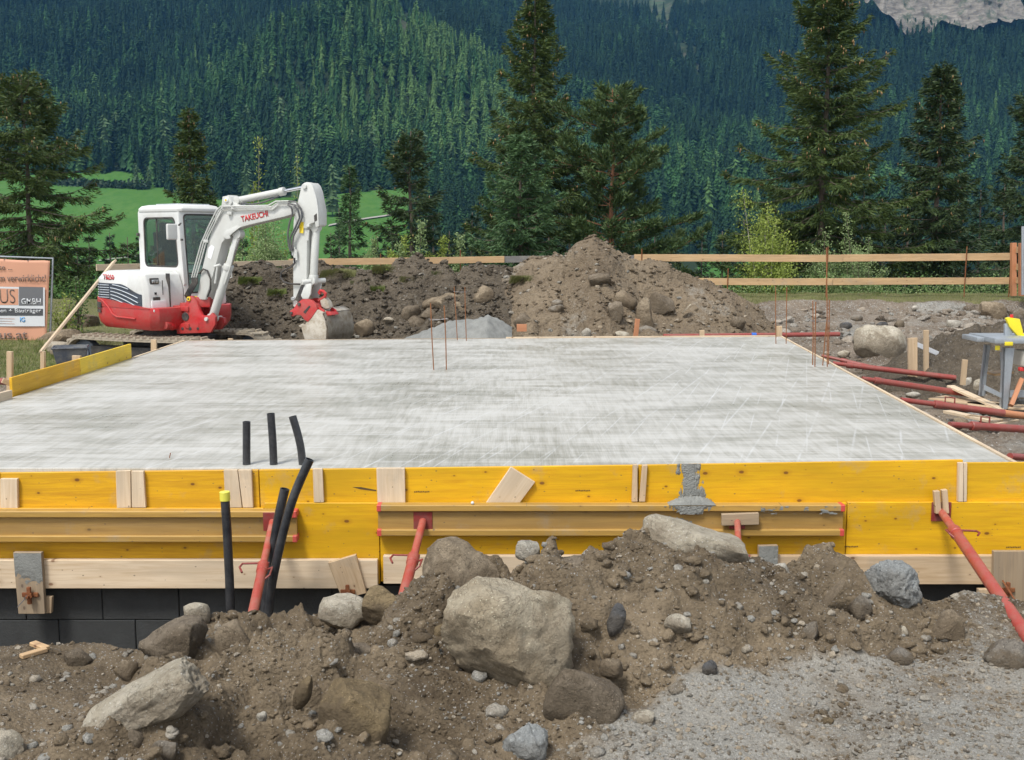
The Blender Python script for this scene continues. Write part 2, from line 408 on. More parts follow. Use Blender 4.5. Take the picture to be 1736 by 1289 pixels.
def m_rock(name, c0, c1, stain=(.14, .105, .07), st=.5, lich=.0):
    t = NT(name); v = t.obj(rnd=True); vw = t.obj(world=True)
    a = t.noise(v, 4, 6, .65); b = t.noise(v, 22, 6, .7); c = t.noise(v, 110, 4, .7)
    col = t.mix(c0, c1, t.ramp(a, [(.38, 0.0), (.64, 1.0)])); col = t.mix(col, tuple(x * .6 for x in c0), t.ramp(b, [(.52, 0.0), (.75, .8)]))
    col = t.mix(col, tuple(min(.8, x * 1.5) for x in c1), t.ramp(c, [(.60, 0.0), (.8, .7)]))
    cr_ = t.ramp(t.noise(v, 6.5, 7, .62, 1.2), [(.485, 0.0), (.5, 1.0), (.515, 0.0)]); col = t.mix(col, tuple(x * .38 for x in c0), t.math('MULTIPLY', cr_, .7))
    qz = t.voro(v, 55); col = t.mix(col, tuple(min(.75, x * 1.6) for x in c1), t.math('MULTIPLY', t.math('LESS_THAN', qz, .16), .6))
    # earth caked on in patches
    ge = t.n('ShaderNodeNewGeometry'); sx = t.n('ShaderNodeSeparateXYZ'); t.l(ge.outputs['Normal'], sx.inputs[0])
    zz = t.n('ShaderNodeSeparateXYZ'); t.l(t.tc.outputs['Generated'], zz.inputs[0])
    mk = t.math('ADD', t.math('MULTIPLY', zz.outputs[2], -.45), t.math('MULTIPLY', t.noise(v, 5, 8, .75), 1.1))
    col = t.mix(col, stain, t.ramp(mk, [(.16, 0.0), (.30, st)]))
    t.col(col); t.rough(.85); t.b.inputs['Specular IOR Level'].default_value = .25
    n1 = t.bump(t.math('ADD', b, t.math('MULTIPLY', t.noise(v, 45, 6, .75), .6)), 1.0, .035); t.bump(c, .9, .006, n1); return t.m
M['r_pale'] = m_rock('rock_pale', (.42, .37, .28), (.58, .53, .43), (.17, .13, .085), st=.6)
M['r_big'] = m_rock('rock_tan_big', (.34, .28, .19), (.50, .44, .33), (.20, .155, .10), st=.55)
M['r_tan'] = m_rock('rock_tan', (.235, .185, .125), (.35, .285, .20), (.14, .105, .068), st=.7)
M['r_ochre'] = m_rock('rock_ochre', (.175, .130, .072), (.27, .205, .115), (.12, .09, .055), st=.85)
M['r_grey'] = m_rock('rock_grey', (.21, .185, .15), (.30, .27, .225), (.14, .108, .072), st=.85)
M['r_brown'] = m_rock('rock_brown', (.150, .118, .082), (.255, .21, .155), (.11, .085, .056), st=.7)
M['r_dark'] = m_rock('rock_dark', (.07, .07, .072), (.13, .13, .13), (.10, .08, .055), st=.5)
M['r_cement'] = m_rock('rock_cement', (.25, .26, .255), (.37, .385, .375), (.17, .145, .11), st=.35)
M['r_white'] = m_rock('rock_white', (.44, .41, .34), (.56, .53, .46), st=.35)

def m_concrete():
    t = NT('fresh_concrete')
    v = t.obj(world=True)
    sweepA = t.noise(t.obj((.8, 10, 1), (0, 0, R(-3)), world=True), 1.6, 6, .65, .15)      # screed strokes across
    sweepB = t.noise(t.obj((12, 1.0, 1), (0, 0, R(13)), world=True), 1.7, 6, .65, .1)        # float strokes along
    fineA = t.noise(t.obj((1.2, 95, 1), (0, 0, R(-2)), world=True), 1.5, 4, .6)
    fineB = t.noise(t.obj((90, 1.6, 1), (0, 0, R(16)), world=True), 1.5, 4, .6)
    big = t.noise(t.obj((.5, .9, 1), world=True), .9, 4, .6, .5)
    med = t.noise(t.obj((.7, 1.6, 1), world=True), 2.2, 5, .6, .3)
    s = t.math('ADD', t.math('MULTIPLY', sweepA, .30), t.math('MULTIPLY', sweepB, .30))
    s = t.math('ADD', s, t.math('MULTIPLY', fineA, .28)); s = t.math('ADD', s, t.math('MULTIPLY', fineB, .24))
    s = t.math('ADD', s, t.math('MULTIPLY', big, .38)); s = t.math('ADD', s, t.math('MULTIPLY', med, .34))
    col = t.ramp(s, [(.83, (.275, .267, .222)), (.92, (.380, .372, .332)), (1.01, (.465, .460, .425))])
    # thin laitance lines left by the edge of the float
    for rot, sc, ph in ((-3, 3.3, 0.3), (-1.5, 1.9, 2.1), (15, 4.5, 1.7), (19, 2.9, .6)):
        w_ = t.n('ShaderNodeTexWave', wave_type='BANDS', bands_direction='Y' if rot < 0 else 'X')
        w_.inputs['Scale'].default_value = sc * .33; w_.inputs['Distortion'].default_value = .35; w_.inputs['Detail'].default_value = 1; w_.inputs['Detail Scale'].default_value = .35; w_.inputs['Phase Offset'].default_value = ph
        t.l(t.obj((1, 1, 1), (0, 0, R(rot)), world=True), w_.inputs['Vector'])
        ln = t.ramp(w_.outputs['Fac'], [(.993 if rot < 0 else .990, 0.0), (1.0, 1.0)])
        col = t.mix(col, (.56, .57, .565), t.math('MULTIPLY', t.math('MULTIPLY', ln, t.ramp(t.noise(t.obj((1, 1, 1), (ph, 0, 0), world=True), .9 if rot < 0 else 1.4, 3), [(.44, 0.0), (.62, 1.0)])), .5))
    t.col(col); t.rough(t.ramp(s, [(.74, .24), (.86, .36), (1.0, .50)]))
    t.b.inputs['Specular IOR Level'].default_value = .6
    t.bump(s, .35, .004); return t.m
M['slab'] = m_concrete()
def m_plainconc(name, c, b=.6):
    t = NT(name); v = t.obj(rnd=True); a = t.noise(v, 6, 6, .7); n = t.noise(v, 60, 5, .7)
    t.col(t.mix(tuple(x * .72 for x in c), c, t.ramp(a, [(.35, 0.0), (.65, 1.0)]))); t.rough(.8); t.bump(n, b, .01); return t.m
M['cement'] = m_plainconc('wet_cement', (.24, .245, .225)); M['cement_pile'] = m_plainconc('cement_pile', (.23, .235, .22), 1.0)
M['block'] = m_plainconc('dark_block', (.042, .045, .045), .5)
M['print'] = paint('print_black', (.10, .06, .02), .7, 0)

def m_leaf(name, c0, c1, trans=.25):
    t = NT(name); g = t.n('ShaderNodeNewGeometry'); r = g.outputs['Random Per Island']
    col = t.mix(c0, c1, r); col = t.mix(col, tuple(x * .55 for x in c0), t.ramp(t.noise(t.obj(world=True), 1.1, 3), [(.45, 0.0), (.7, .6)]))
    t.col(col); t.rough(.6); t.b.inputs['Specular IOR Level'].default_value = .3
    tl = t.n('ShaderNodeBsdfTranslucent'); t.l(col, tl.inputs[0]); mx = t.n('ShaderNodeMixShader'); mx.inputs[0].default_value = trans
    t.l(t.b.outputs[0], mx.inputs[1]); t.l(tl.outputs[0], mx.inputs[2]); t.l(mx.outputs[0], t.out.inputs[0]); return t.m
M['spruce'] = m_leaf('spruce_needles', (.040, .072, .018), (.095, .135, .034), .2)
M['spruce_blue'] = m_leaf('young_spruce_needles', (.048, .105, .042), (.10, .175, .065), .2)
M['spruce_dark'] = m_leaf('dark_spruce_needles', (.026, .050, .018), (.060, .095, .030), .1)
M['pine_needle'] = m_leaf('pine_needles', (.052, .098, .034), (.115, .165, .055), .15)
M['cone'] = m_leaf('spruce_cones', (.26, .16, .075), (.34, .22, .10), .0)
M['birch_leaf'] = m_leaf('birch_leaves', (.21, .28, .05), (.36, .43, .10), .35)
M['willow_leaf'] = m_leaf('willow_leaves', (.19, .28, .10), (.32, .40, .19), .3)
M['shrub_leaf'] = m_leaf('shrub_leaves', (.055, .13, .032), (.13, .22, .06), .3)
M['grass'] = m_leaf('grass_blades', (.10, .15, .035), (.22, .25, .075), .3)
M['turf'] = m_leaf('turf_blades', (.12, .14, .045), (.25, .24, .10), .3)
def m_bark(name, c0, c1):
    t = NT(name); v = t.obj((1, 1, .25)); n = t.noise(v, 30, 5, .7); t.col(t.mix(c0, c1, t.ramp(n, [(.35, 0.0), (.65, 1.0)]))); t.rough(.9); t.bump(n, .6, .02); return t.m
M['bark'] = m_bark('spruce_bark', (.09, .07, .055), (.17, .135, .105)); M['bark_red'] = m_bark('pine_bark', (.19, .085, .045), (.28, .135, .07))
M['bark_pale'] = m_bark('pale_bark', (.22, .19, .16), (.36, .33, .29))
def m_forest():
    t = NT('forest_foliage'); ti = t.attr('tint', 'INSTANCER'); 
    g = t.n('ShaderNodeNewGeometry')
    col = t.ramp(ti, [(0.0, (.008, .022, .011)), (.45, (.020, .050, .021)), (.75, (.038, .098, .030)), (1.0, (.095, .170, .050))])
    col = t.mix(col, (.01, .02, .012), t.math('MULTIPLY', g.outputs['Random Per Island'], .3))
    t.col(col); t.rough(.8); t.b.inputs['Specular IOR Level'].default_value = .1; return t.m
M['forest'] = m_forest()
M['larch'] = m_leaf('larch_needles', (.055, .105, .040), (.085, .145, .055), .1)
M['valley_tree'] = m_leaf('valley_spruce_needles', (.018, .042, .020), (.036, .070, .030), .1)
def m_meadow():
    t = NT('meadow_grass'); v = t.obj(world=True); a = t.noise(v, .012, 4); b = t.noise(t.obj((1, .3, 1), world=True), .25, 6, .7)
    t.col(t.mix(t.mix((.052, .128, .026), (.073, .155, .034), t.ramp(a, [(.35, 0.0), (.65, 1.0)])), (.045, .125, .022), t.ramp(b, [(.4, 0.0), (.6, .9)]))); t.rough(.95)
    t.b.inputs['Specular IOR Level'].default_value = .1; return t.m
M['meadow'] = m_meadow()
def m_forest_floor():
    t = NT('forest_floor'); v = t.obj(world=True); a = t.noise(v, .05, 6, .7); s = t.attr('scree')
    col = t.mix((.012, .022, .012), (.03, .045, .018), a)
    sc = t.mix((.075, .072, .055), (.045, .07, .03), t.ramp(t.noise(v, .05, 7, .75), [(.40, 0.0), (.55, 1.0)]))
    col = t.mix(col, sc, t.ramp(t.math('ADD', s, t.math('MULTIPLY', t.math('SUBTRACT', t.noise(v, .03, 6, .7), .5), 2.2)), [(.45, 0.0), (.7, 1.0)]))
    t.col(col); t.rough(.95); t.b.inputs['Specular IOR Level'].default_value = .1; return t.m
M['floor_far'] = m_forest_floor()
def m_cliff():
    t = NT('cliff_rock'); v = t.obj((1, 1, .6), world=True); a = t.noise(v, .06, 8, .7); b = t.noise(t.obj((.5, .5, 1.6), world=True), .15, 7, .7, .8)
    col = t.mix((.09, .08, .068), (.21, .19, .16), t.ramp(b, [(.40, 0.0), (.60, 1.0)])); col = t.mix(col, (.05, .065, .04), t.ramp(a, [(.52, 0.0), (.60, .95)]))
    t.col(col); t.rough(.9); t.bump(b, .8, 1.5); return t.m
M['cliff'] = m_cliff()
M['path'] = paint('gravel_path', (.30, .29, .26), .9, .2, scale=.2)
M['grassland'] = m_soil('grassy_ground', (.11, .115, .042), (.17, .165, .07), (.09, .07, .04), speck=.1, bscale=.4)
# ------------------------------------------------------------------ the lie of the land
# foreground heap + ground beside it: spot heights read off the photograph (pixel, pixel, distance)
_spots = [
 (-250,1285,3.5),(0,1285,3.55),(60,1250,3.72),(0,1200,3.95),(100,1180,4.1),(-250,1200,3.95),(0,1122,4.40),(-250,1118,4.42),(120,1128,4.38),(180,1160,4.26),
 (300,1289,3.42),(250,1235,3.62),(200,1180,3.98),(350,1200,3.78),(300,1100,4.36),(250,1102,4.42),(300,1066,4.55),(370,1062,4.60),(410,1066,4.60),(470,1092,4.58),(540,1090,4.62),
 (450,1130,4.12),(400,1289,3.45),(600,1289,3.5),(560,1180,3.86),(640,1110,4.28),(650,1070,4.66),(690,1000,4.82),(720,975,4.85),
 (850,1289,3.62),(750,1230,3.76),(850,1200,3.86),(900,1120,4.12),(750,1100,4.24),(850,1010,4.5),(740,1010,4.62),(850,944,4.8),(900,940,4.84),(960,948,4.84),(1040,948,4.86),
 (950,1000,4.55),(1000,1180,3.96),(1000,1080,4.22),(1090,940,4.86),(1180,945,4.9),(1262,952,4.92),(1150,1000,4.62),(1150,1080,4.28),(1100,1190,3.98),(1250,1060,4.42),
 (1340,982,4.9),(1400,998,4.92),(1340,1040,4.62),(1300,1120,4.3),(1470,985,4.95),(1540,1000,5.0),(1440,1060,4.66),(1560,1050,4.85),(1600,1030,4.9),(1650,1040,4.92),(1736,1060,4.95),(1950,1070,4.95),
 (1000,1289,3.62),(1300,1289,3.62),(1600,1289,3.6),(1950,1289,3.6),(1200,1230,3.85),(1300,1180,4.05),(1450,1130,4.32),(1600,1130,4.4),(1736,1130,4.4),(1950,1130,4.45),(1500,1230,3.85),(1700,1210,3.95),
]
_S = np.array([P(*q) for q in _spots])
_extra = [(x, y, -.33) for x in (-3.5, -1.5, 0, 1.5, 3.5) for y in (1.2, 2.4)]
_S = np.vstack([_S, _extra])
def _tps(r): r = np.maximum(r, 1e-6); return r * r * np.log(r)
_D = np.hypot(_S[:, None, 0] - _S[None, :, 0], _S[:, None, 1] - _S[None, :, 1])
_n = len(_S); _A = np.zeros((_n + 3, _n + 3)); _A[:_n, :_n] = _tps(_D) + np.eye(_n) * 0.01
_A[:_n, _n] = 1; _A[:_n, _n + 1:] = _S[:, :2]; _A[_n:, :_n] = _A[:_n, _n:].T
_W = np.linalg.solve(_A, np.concatenate([_S[:, 2], [0, 0, 0]]))
_edge = [(-600,4.5),(0,4.42),(150,4.40),(205,4.28),(300,4.58),(500,4.75),(700,4.9),(900,4.92),(1100,4.94),(1250,4.98),(1400,4.98),(1500,4.98),(1600,5.0),(1736,5.05),(2300,5.1)]
_ex = np.array([(a - CXP) / FOC * y * 1.02 for a, y in _edge]); _ey = np.array([y for a, y in _edge])
def near_z(X, Y, fine=True):
    X = np.asarray(X, float); Y = np.asarray(Y, float); sh = X.shape; X = X.ravel(); Y = Y.ravel()
    z = np.zeros(len(X))
    for i in range(0, len(X), 40000):
        a = X[i:i + 40000]; b = Y[i:i + 40000]
        z[i:i + 40000] = _tps(np.hypot(a[:, None] - _S[None, :, 0], b[:, None] - _S[None, :, 1])) @ _W[:_n] + _W[_n] + a * _W[_n + 1] + b * _W[_n + 2]
    yc = np.interp(X, _ex, _ey) + .06 * fbm(X * 3, Y * 0 + 5, o=3)
    z = np.where(Y > yc - .0, np.minimum(z, np.interp(Y - yc, [0, .15, .9, 3], [.3, .0, -1.1, -1.6]) + 0 * z + np.minimum(z, -.05)), z)
    z = np.maximum(z, -1.75 + .05 * fbm(X * 2, Y * 2, o=3))
    z += .035 * fbm(X * 1.9, Y * 1.9, o=3, seed=5)
    return z.reshape(sh)
def near_hit(px, py):
    """ground point of the foreground under a photo pixel"""
    d = ray(px, py); Y = np.linspace(2.4, 5.6, 700); t = Y / d[1]
    zr = CZ + d[2] * t; zg = near_z(d[0] * t, Y)
    k = np.argmax(zr <= zg) if np.any(zr <= zg) else int(np.argmin(zr - zg))
    return Vector((d[0] * t[k], Y[k], zg[k]))

# outline of the brown heap against the flat grit (pixels on the ground, clockwise)
_poly_px = [(20,1300),(90,1262),(150,1228),(178,1190),(190,1150),(215,1125),(250,1095)]
_poly = [near_hit(*p) for p in _poly_px]
_poly = [(-2.0, 2.0)] + [(-1.75, 3.2)] + [(v.x, v.y) for v in _poly] + [(-1.35, 5.0), (-1.3, 7.2), (2.3, 7.2)]
_poly += [(v.x, v.y) for v in [near_hit(*p) for p in [(1660,1060),(1640,1100),(1560,1112),(1450,1118),(1300,1136),(1180,1166),(1100,1205),(1000,1262),(920,1300)]]] + [(.12, 2.0)]
def _inside(X, Y, poly):
    ins = np.zeros(X.shape, bool); n = len(poly)
    for i in range(n):
        x0, y0 = poly[i]; x1, y1 = poly[(i + 1) % n]
        c = ((y0 > Y) != (y1 > Y)); c &= X < (x1 - x0) * (Y - y0) / ((y1 - y0) if y1 != y0 else 1e-9) + x0
        ins ^= c
    return ins
def _pdist(X, Y, poly):
    d = np.full(X.shape, 9.0)
    for i in range(len(poly)):
        x0, y0 = poly[i]; x1, y1 = poly[(i + 1) % len(poly)]
        dx, dy = x1 - x0, y1 - y0; t = np.clip(((X - x0) * dx + (Y - y0) * dy) / (dx * dx + dy * dy), 0, 1)
        d = np.minimum(d, np.hypot(X - x0 - t * dx, Y - y0 - t * dy))
    return d
def crumble(X, Y, s=1.0, seed=0):
    """clods and crumbs, metres"""
    m = sstep(-.15, .35, fbm(X * 2.6 / s, Y * 2.6 / s, o=3, seed=seed + 3))          # where it is loose
    a = .040 * fbm(X * 5 / s, Y * 6 / s, o=3, seed=seed + 11)
    rid = .014 * (1 - np.abs(fbm(X * 11 / s, Y * 11 / s, o=3, seed=seed + 51)) * 2.2)
    c1 = np.sqrt(np.maximum(0, .42 - worley(X * 13 / s, Y * 13 / s, seed + 21))) * .026
    c2 = np.sqrt(np.maximum(0, .42 - worley(X * 31 / s, Y * 31 / s, seed + 22))) * .017
    c3 = np.sqrt(np.maximum(0, .45 - worley(X * 70 / s, Y * 70 / s, seed + 23))) * .012
    return s * (a + rid * m + (c1 * (.35 + .65 * m) + c2) * (.3 + .9 * m) + c3 * (.4 + .8 * m))
NY, NX = 470, 640
yy = np.concatenate([np.linspace(1.2, 2.7, 14, endpoint=False), np.linspace(2.7, 5.5, NY - 40, endpoint=False), np.linspace(5.5, 6.93, 26)])
uu = np.concatenate([np.linspace(-2.2, -1.02, 24, endpoint=False), np.linspace(-1.02, 1.02, NX - 48), np.linspace(1.02, 2.2, 25)[1:]])
Yg = np.repeat(yy[:, None], len(uu), 1); Xg = uu[None, :] * (Yg * .475 + .08)
ins = _inside(Xg, Yg, _poly); pd = _pdist(Xg, Yg, _poly)
sdist = np.where(ins, pd, -pd) + .10 * fbm(Xg * 4, Yg * 4, o=4, seed=8)
mound_w = sstep(-.05, .14, sdist)
Zg = near_z(Xg, Yg)
grit = .010 * fbm(Xg * 9, Yg * 9, o=4, seed=40) + .034 * fbm(Xg * 1.8, Yg * 2.2, o=4, seed=41) + .006 * np.sqrt(np.maximum(0, .4 - worley(Xg * 45, Yg * 45, 77))) + .004 * np.sqrt(np.maximum(0, .4 - worley(Xg * 85, Yg * 85, 78)))
def ledges(X, Y):
    """little broken steps where the heap has slumped"""
    z = 0
    for k, (f, a, off) in enumerate(((1.5, .075, .02), (2.3, .060, -.08), (3.4, .045, .1), (2.8, .045, -.22), (4.6, .016, .05))):
        n = fbm(X * f + 3.1 * k, Y * f * 1.25, o=3, seed=400 + k, g=.42); z = z + 1.2 * a * (sstep(off, off + .10 + .012 * f, n) - .5)
    return z
Zg = Zg + mound_w * ledges(Xg, Yg) * np.clip(.45 + .9 * sdist, .3, 1)
Zg = Zg + .02 * sstep(.0, .10, sdist) * sstep(-.2, -.8, Xg)
Zg = Zg + mound_w * (crumble(Xg, Yg) * 1.0 - .040 + .05 * fbm(Xg * 3.3, Yg * 3.3, o=2, seed=301)) + (1 - mound_w) * grit
right = sstep(-.2, .2, Xg)
gravel = np.clip((1 - mound_w) * (.12 + .74 * right * (1 - .38 * sstep(.05, .45, fbm(Xg * 1.6, Yg * 2.2, o=4, seed=203)))) * (1 - .55 * sstep(4.45, 4.85, Yg)) + .25 * sstep(.25, .6, fbm(Xg * 1.7, Yg * 1.7, o=4, seed=60)) * mound_w, 0, 1)
shade = np.clip(.5 * (fbm(Xg * 3, Yg * 3, o=4, seed=90)) + .15, 0, 1) * .5
V = np.stack([Xg, Yg, Zg], -1).reshape(-1, 3)
idx = np.arange(Yg.size).reshape(Yg.shape)
F = np.stack([idx[:-1, :-1], idx[:-1, 1:], idx[1:, 1:], idx[1:, :-1]], -1).reshape(-1, 4)
fm = (sdist[:-1, :-1] > .03).ravel()
def sub(V, F, at, mask):
    F = F[mask]; u, inv = np.unique(F, return_inverse=True)
    return V[u], inv.reshape(F.shape), {k: v.ravel()[u] for k, v in at.items()}
v_, f_, a_ = sub(V, F, {'gravel': gravel, 'shade': shade}, fm)
o = np_mesh('spoil_heap', v_, f_, M['soil'], smooth=180, attrs=a_)
tag(o, 'long low heap of brown stony soil across the foreground in front of the yellow formwork', 'dirt heap')
v_, f_, a_ = sub(V, F, {'gravel': gravel, 'shade': shade}, ~fm)
np_mesh('ground', v_, f_, M['soil'], smooth=180, attrs=a_, kind='structure')

# crumbs, grit and pebbles: one joined sheet of small stones
def _ico(sub=1):
    bm = bmesh.new(); bmesh.ops.create_icosphere(bm, subdivisions=sub, radius=1.0)
    v = np.array([x.co[:] for x in bm.verts]); f = np.array([[q.index for q in x.verts] for x in bm.faces]); bm.free(); return v, f
def scatter_stones(name, X, Y, Z, S, mat, gravel, shade, sub=1, flat=.7, seed=1, parent=None, sink=.15):
    rs = np.random.RandomState(seed); v, f = _ico(sub); n = len(X); m = len(v)
    k = 10; base = [v * (1 + rs.uniform(-.28, .28, (m, 1))) for _ in range(k)]
    base = np.stack(base); vi = rs.randint(0, k, n); P_ = base[vi]
    P_ = P_ * np.stack([rs.uniform(.7, 1.3, n), rs.uniform(.7, 1.3, n), rs.uniform(.55, 1, n) * flat + .15], -1)[:, None, :]
    a = rs.uniform(0, 6.28, n); c, s = np.cos(a), np.sin(a); b = rs.uniform(-.6, .6, n); cb, sb = np.cos(b), np.sin(b)
    x = P_[..., 0] * cb[:, None] - P_[..., 2] * sb[:, None]; z = P_[..., 0] * sb[:, None] + P_[..., 2] * cb[:, None]; y = P_[..., 1]
    x, y = x * c[:, None] - y * s[:, None], x * s[:, None] + y * c[:, None]
    W = np.stack([x, y, z], -1) * S[:, None, None] + np.stack([X, Y, Z + S * sink], -1)[:, None, :]
    F_ = (f[None] + (np.arange(n) * m)[:, None, None]).reshape(-1, 3)
    o = np_mesh(name, W.reshape(-1, 3), F_, mat, parent=parent, smooth=180 if sub > 1 else 30, attrs={'gravel': np.repeat(gravel, m), 'shade': np.repeat(shade, m)})
    o['kind'] = 'stuff'; return o
def grid_z(X, Y):
    """bilinear look-up in the finished foreground sheet"""
    fi = np.interp(Y, yy, np.arange(len(yy))); fj = np.interp(X / (Y * .475 + .08), uu, np.arange(len(uu)))
    i = np.clip(fi.astype(int), 0, len(yy) - 2); j = np.clip(fj.astype(int), 0, len(uu) - 2); a = fi - i; b = fj - j
    q = lambda A: A[i, j] * (1 - a) * (1 - b) + A[i + 1, j] * a * (1 - b) + A[i, j + 1] * (1 - a) * b + A[i + 1, j + 1] * a * b
    return q(Zg), q(mound_w), q(gravel)
rs = np.random.RandomState(3)
def near_scatter(name, n, smin, smax, powr, seed, only=None, clump=True, sub_=1, gadd=0.0):
    Y = rs.uniform(2.7, 5.3, n * 4) ; X = rs.uniform(-1.05, 1.05, n * 4) * (Y * .475 + .08)
    z, mw, g = grid_z(X, Y); dens = np.ones_like(z)
    if only == 'mound': dens = mw
    if only == 'grit': dens = (1 - mw) * (.25 + .75 * sstep(-.3, .2, X))
    if clump: dens = dens * sstep(-.35, .35, fbm(X * 3.1, Y * 3.1, o=3, seed=seed))
    k = np.where(rs.uniform(0, 1, n * 4) < dens)[0][:n]
    S = smin + (smax - smin) * rs.uniform(0, 1, len(k)) ** powr
    gg = np.where(rs.uniform(0, 1, len(k)) < .16 + gadd, rs.uniform(.6, 1.0, len(k)), g[k] * .6)
    o = scatter_stones(name, X[k], Y[k], z[k], S, M['soil'], gg, rs.uniform(0, 1, len(k)) ** 2 * np.where(gg > .5, 1, .45), sub=sub_, seed=seed)
    return o
near_scatter('soil_crumbs', 10000, .003, .011, 2.6, 5, 'mound')
near_scatter('soil_clods', 1100, .009, .034, 3.0, 6, 'mound', sub_=2)
near_scatter('gravel', 11000, .0022, .0125, 2.6, 7, 'grit', clump=False, gadd=.3)
near_scatter('pebbles', 900, .007, .022, 3.0, 9, None, sub_=2, gadd=.4)

# ------------------------------------------------------------------ the building site behind the formwork
def site_z(X, Y):
    X = np.asarray(X, float); Y = np.asarray(Y, float)
    z = np.interp(Y, [6.9, 9, 16, 19.2, 21.0, 22.2, 24.6], [-.36, -.42, -.46, -.36, -.18, .02, .06])
    left = sstep(-4.9, -6.2, X); z = z + left * np.interp(Y, [9, 13, 18, 22], [.0, .13, .22, .0])
    exc = sstep(1.35, .9, np.hypot((X + 5.3) / 1.7, (Y - 17.2) / 1.25)); z = z * (1 - exc) + (-.62) * exc
    # dark heap at the right, behind the saw
    # rim with turf in front of the fence, right side
    return z + .03 * fbm(X * 1.2, Y * 1.2, o=3, seed=21)
def far_z(X, Y):
    X = np.asarray(X, float); Y = np.asarray(Y, float)
    bx = X / np.maximum(Y, 1) * FOC + CXP                                 # bearing, in photo pixels
    z = np.interp(Y, [24.6, 27, 100, 250, 400, 620], [.05, -.6, -30, -34, -9, 33])
    zr = np.interp(Y, [24.6, 27, 100, 250, 430, 620], [.05, -.6, -34, -48, -26, 6]); mr = sstep(700, 950, bx)
    z = z * (1 - mr) + zr * mr
    hill = np.interp(Y, [620, 700, 1400, 2200], [0, 24, 300, 560]) - np.where(Y > 620, 12 * mr * 1.0, 0)
    base = z + hill
    spur_x = -118; prof = np.exp(-(((X - spur_x) / 165) ** 2)); sp = 27 + 150 * sstep(585, 900, Y) * prof - .10 * np.maximum(0, Y - 880)
    base = np.where(Y > 560, np.maximum(base, sp * sstep(560, 680, Y) + base * (1 - sstep(560, 680, Y))), base)
    g2 = np.exp(-(((X - 190) / 60) ** 2)) * 18 * sstep(700, 900, Y); base = base - g2
    base = base + np.where(Y > 640, 34 * fbm(X * .007, Y * .006, o=4, seed=70) - 10, 0) * sstep(640, 760, Y)
    return base + .5 * fbm(X * .05, Y * .05, o=3, seed=71) * sstep(30, 60, Y)
ys = np.concatenate([np.linspace(6.97, 13, 60, endpoint=False), np.linspace(13, 24.8, 240)])
us = np.linspace(-1, 1, 420)
Ys = np.repeat(ys[:, None], len(us), 1); Xs = us[None, :] * (Ys * .62 + 1.5)
Zs = site_z(Xs, Ys)
gr_band = sstep(22.3, 22.8, Ys + .25 * fbm(Xs * 2, Ys * 2, o=3)) ; lawn = sstep(-6.0, -6.9, Xs + .5 * fbm(Xs * 2, Ys * 2, o=3)) * sstep(9, 11, Ys)
grassy = np.clip(gr_band + lawn, 0, 1)
Zs = Zs + (1 - grassy) * (crumble(Xs, Ys, 2.2, 9) * .75 * np.where(np.hypot((Xs + 5.3) / 1.7, (Ys - 17.2) / 1.25) < 1.1, .2, 1) - .045) + grassy * .03 * fbm(Xs * 5, Ys * 5, o=3)
# a broken step where the turf ends
Zs += .13 * sstep(22.25, 22.5, Ys + .3 * fbm(Xs * 1.5, Ys * 1.5, o=4, seed=33)) * sstep(1, 2, Xs)
gv = np.clip(.10 + .45 * sstep(-.1, .5, fbm(Xs * .8, Ys * .8, o=4, seed=31)) + .22 * sstep(18.2, 19.5, Ys) * sstep(3, 4, Xs), 0, 1) * (1 - grassy) 
V = np.stack([Xs, Ys, Zs], -1).reshape(-1, 3); idx = np.arange(Ys.size).reshape(Ys.shape)
F = np.stack([idx[:-1, :-1], idx[:-1, 1:], idx[1:, 1:], idx[1:, :-1]], -1).reshape(-1, 4)
inslab = ((Xs > -4.2) & (Xs < 2.9) & (Ys > 7.4) & (Ys < 15.0))[:-1, :-1].ravel()
gm_ = (grassy[:-1, :-1] > .5).ravel()
at = {'gravel': gv, 'shade': shade.ravel()[0] * 0 + np.clip(.3 * fbm(Xs, Ys, o=3) + .1, 0, 1)}
v_, f_, a_ = sub(V, F, at, ~gm_ & ~inslab); np_mesh('building_ground', v_, f_, M['site'], smooth=180, attrs=a_, kind='structure')
v_, f_, a_ = sub(V, F, at, gm_ & ~inslab); np_mesh('turf_ground', v_, f_, M['grassland'], smooth=180, attrs=a_, kind='structure')
def site_hit(px, py, fn=None, y0=7.2, y1=24):
    d = ray(px, py); Y = np.linspace(y0, y1, 1500); t = Y / d[1]; zr = CZ + d[2] * t; zg = (fn or site_z)(d[0] * t, Y)
    k = np.argmax(zr <= zg) if np.any(zr <= zg) else int(np.argmin(zr - zg))
    return Vector((d[0] * t[k], Y[k], zg[k]))
def look_grid(Xa, Ya):
    fi = np.interp(Ya, ys, np.arange(len(ys))); fj = np.interp(Xa / (Ya * .62 + 1.5), us, np.arange(len(us)))
    i = np.clip(fi.astype(int), 0, len(ys) - 2); j = np.clip(fj.astype(int), 0, len(us) - 2); return Zs[i, j], grassy[i, j]

